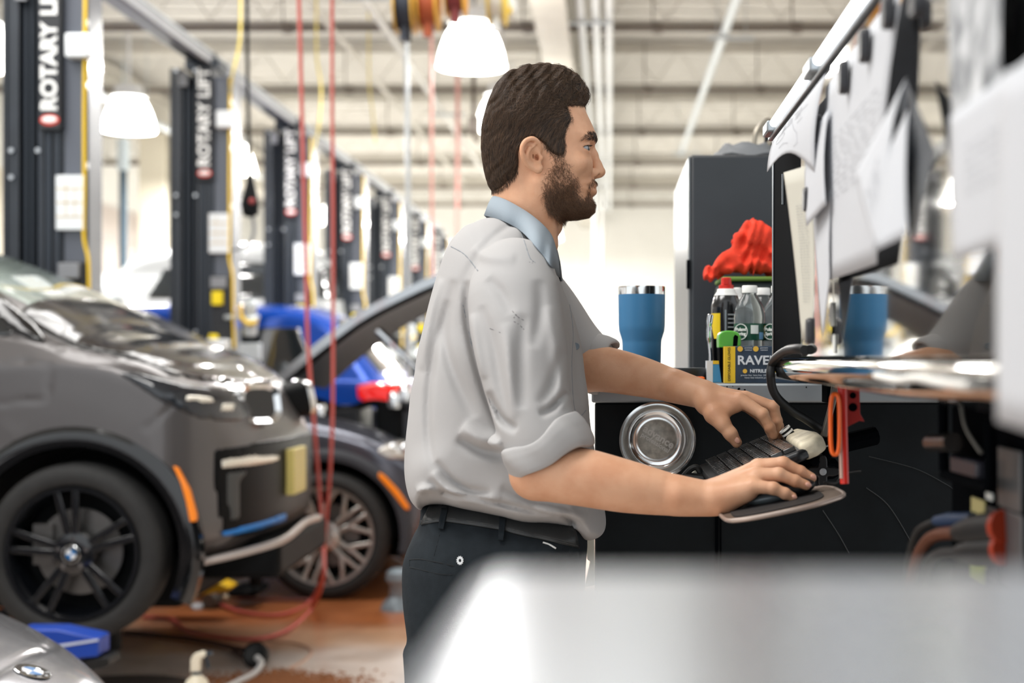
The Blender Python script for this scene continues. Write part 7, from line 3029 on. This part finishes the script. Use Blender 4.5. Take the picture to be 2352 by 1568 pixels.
YC_ = mat('yellow_cord', (230, 210, 110), .5)
cord('yellow_cord', [P(552, -120, 10.4), P(552, 60, 10.4), P(546, 120, 10.4), P(534, 170, 10.4), P(529, 215, 10.6)], .0095, YC_, 'yellow cord swinging down to the second lift column', 'cord', 'yellow hanging cords')
cord('yellow_cord', [P(727, -60, 12.5), P(727, 120, 12.5), P(737, 200, 12.5), P(733, 280, 12.5), P(722, 340, 12.7)], .0095, YC_, 'yellow cord hanging between the two red hoses', 'cord', 'yellow hanging cords')
cord('yellow_cord', [P(847, 60, 15.5) + Vector((0, 0, .6)), P(847, 60, 15.5), P(848, 190, 15.5), P(856, 260, 15.5), P(862, 330, 15.5)], .0095, YC_, 'short far yellow cord right of the red hoses', 'cord', 'yellow hanging cords')
PKH = mat('pink_hose', (222, 164, 154), .5)
cord('air_hose', [P(991, 60, 12) + Vector((0, 0, 1.3)), P(991, 60, 12), P(991, 250, 12), P(992, 500, 12), P(994, 700, 12), P(996, 1190, 12)], .014, PKH, 'far pale red hose left of the man\'s head', 'hose', 'far pale red hoses')
cord('air_hose', [P(1051, 180, 15) + Vector((0, 0, 1.1)), P(1051, 180, 15), P(1051, 330, 15), P(1050, 700, 15), P(1050, 1110, 15)], .022, PKH, 'far pale red hose touching the man\'s hair', 'hose', 'far pale red hoses')
cord('drop_pipe', [P(933, 60, 11.6), P(936, 300, 11.6), P(938, 560, 11.6), P(939, 1195, 11.6)], .020, GALV, 'thin grey drop pipe below the black hose reel', 'pipe')
cord('drop_pipe', [P(1366, 430, 20), P(1366, 1040, 20)], .022, mat('far_pipe', (196, 196, 192), .5), 'far pale drop pipe right of the man\'s chin', 'pipe')
cord('drop_pipe', [P(1382, 430, 21), P(1382, 1030, 21)], .018, MATS['far_pipe'], 'far pale drop pipe, the second right of the man\'s chin', 'pipe')

# ---- reels
Yr_ = 9.0


def reel(px, py, m_case, m_drum, label, w_=.09, r=.19, Y=Yr_, extra=None):
    c = P(px, py, Y)
    t0 = thing('hose_reel', label, 'reel', c, 'ceiling hose reels')
    Mx = Matrix.Translation(c) @ Matrix.Rotation(math.pi / 2, 4, 'Y')
    for s_ in (-1, 1):
        t_ = MB()
        t_.lathe([(r, s_ * w_ * .5 - .006), (r, s_ * w_ * .5 + .006), (r * .3, s_ * w_ * .5 + .010 * s_), (.0001, s_ * w_ * .5 + .010 * s_)], 36, Mx)
        t_.build('side_disc', m_case, t0, True, 40)
    t_ = MB()
    t_.lathe([(r * .80, -w_ * .46), (r * .84, -w_ * .2), (r * .84, w_ * .2), (r * .80, w_ * .46)], 32, Mx)
    t_.build('hose_wrap', m_drum, t0, True, 40)
    t_ = MB()
    t_.cyl(c + Vector((0, 0, r * .9)), c + Vector((0, 0, 4.75 - c.z)), .018, n=8)
    t_.box(c + Vector((-w_ * .6, -.03, r * .95)), c + Vector((w_ * .6, .03, r * 1.1)))
    t_.build('hanger', m_case, t0, True, 40)
    t_ = MB()
    t_.cyl(c + Vector((0, -.05, -r * .75)), c + Vector((0, -.05, -r * 1.25)), .03, n=10)
    t_.build('hose_stop', m_drum if extra is None else extra, t0, True)
    return t0


OCH = mat('reel_yellow', (224, 176, 70), .45)
reel(932, 10, OCH, mat('drum_navy', (44, 50, 62), .5), 'ceiling reel with dark navy hose and yellow discs', .11, .19)
reel(985, 2, OCH, mat('drum_red', (168, 84, 52), .5), 'ceiling reel with reddish hose and yellow discs', .11, .19)
reel(1047, -30, OCH, mat('drum_plum', (132, 62, 66), .5), 'ceiling reel with plum red hose above the dome lamp', .11, .19)
reel(1142, -10, mat('reel_bright', (236, 202, 70), .45), mat('drum_white', (224, 226, 224), .5), 'yellow and white ceiling reel right of the dome lamp', .10, .19)
cord('air_hose', [P(933, 70, Yr_), P(933, 95, Yr_)], .03, BLKM, 'short dark hose end below the navy reel', 'hose')
gd = thing('cord_grip', 'white pull grip with yellow mark hanging right of the dome lamp', 'grip', P(1172, 20, 9.2))
t_ = MB()
t_.sphere(P(1172, 18, 9.2), (.040, .03, .075), 18, 12)
t_.build('grip_body', PBOX, gd, True)
t_ = MB()
t_.sphere(P(1172, 24, 9.17), (.010, .006, .022), 10, 8)
t_.build('yellow_mark', STICKY, gd, True)
t_ = MB()
t_.cyl(P(1172, 4, 9.2), P(1172, -480, 9.2), .008, n=8)
t_.build('cord', PBOX, gd, True)
hk = thing('hoist_hook', 'dark hoist hook hanging beside the half-hidden dome lamp', 'hook', P(1090, 290, 14))
t_ = MB()
t_.box(P(1076, 300, 14), P(1102, 270, 14.1))
t_.cyl(P(1088, 270, 14.05), P(1088, 100, 14.05) + Vector((0, 0, 1.02)), .02, n=8)
t_.tube([P(1089, 300, 14.05), P(1090, 318, 14.05), P(1097, 326, 14.05), P(1100, 318, 14.05)], .02, 8)
t_.build('hook_block', mat('hook_brown', (72, 62, 52), .6), hk, bevel=.01)
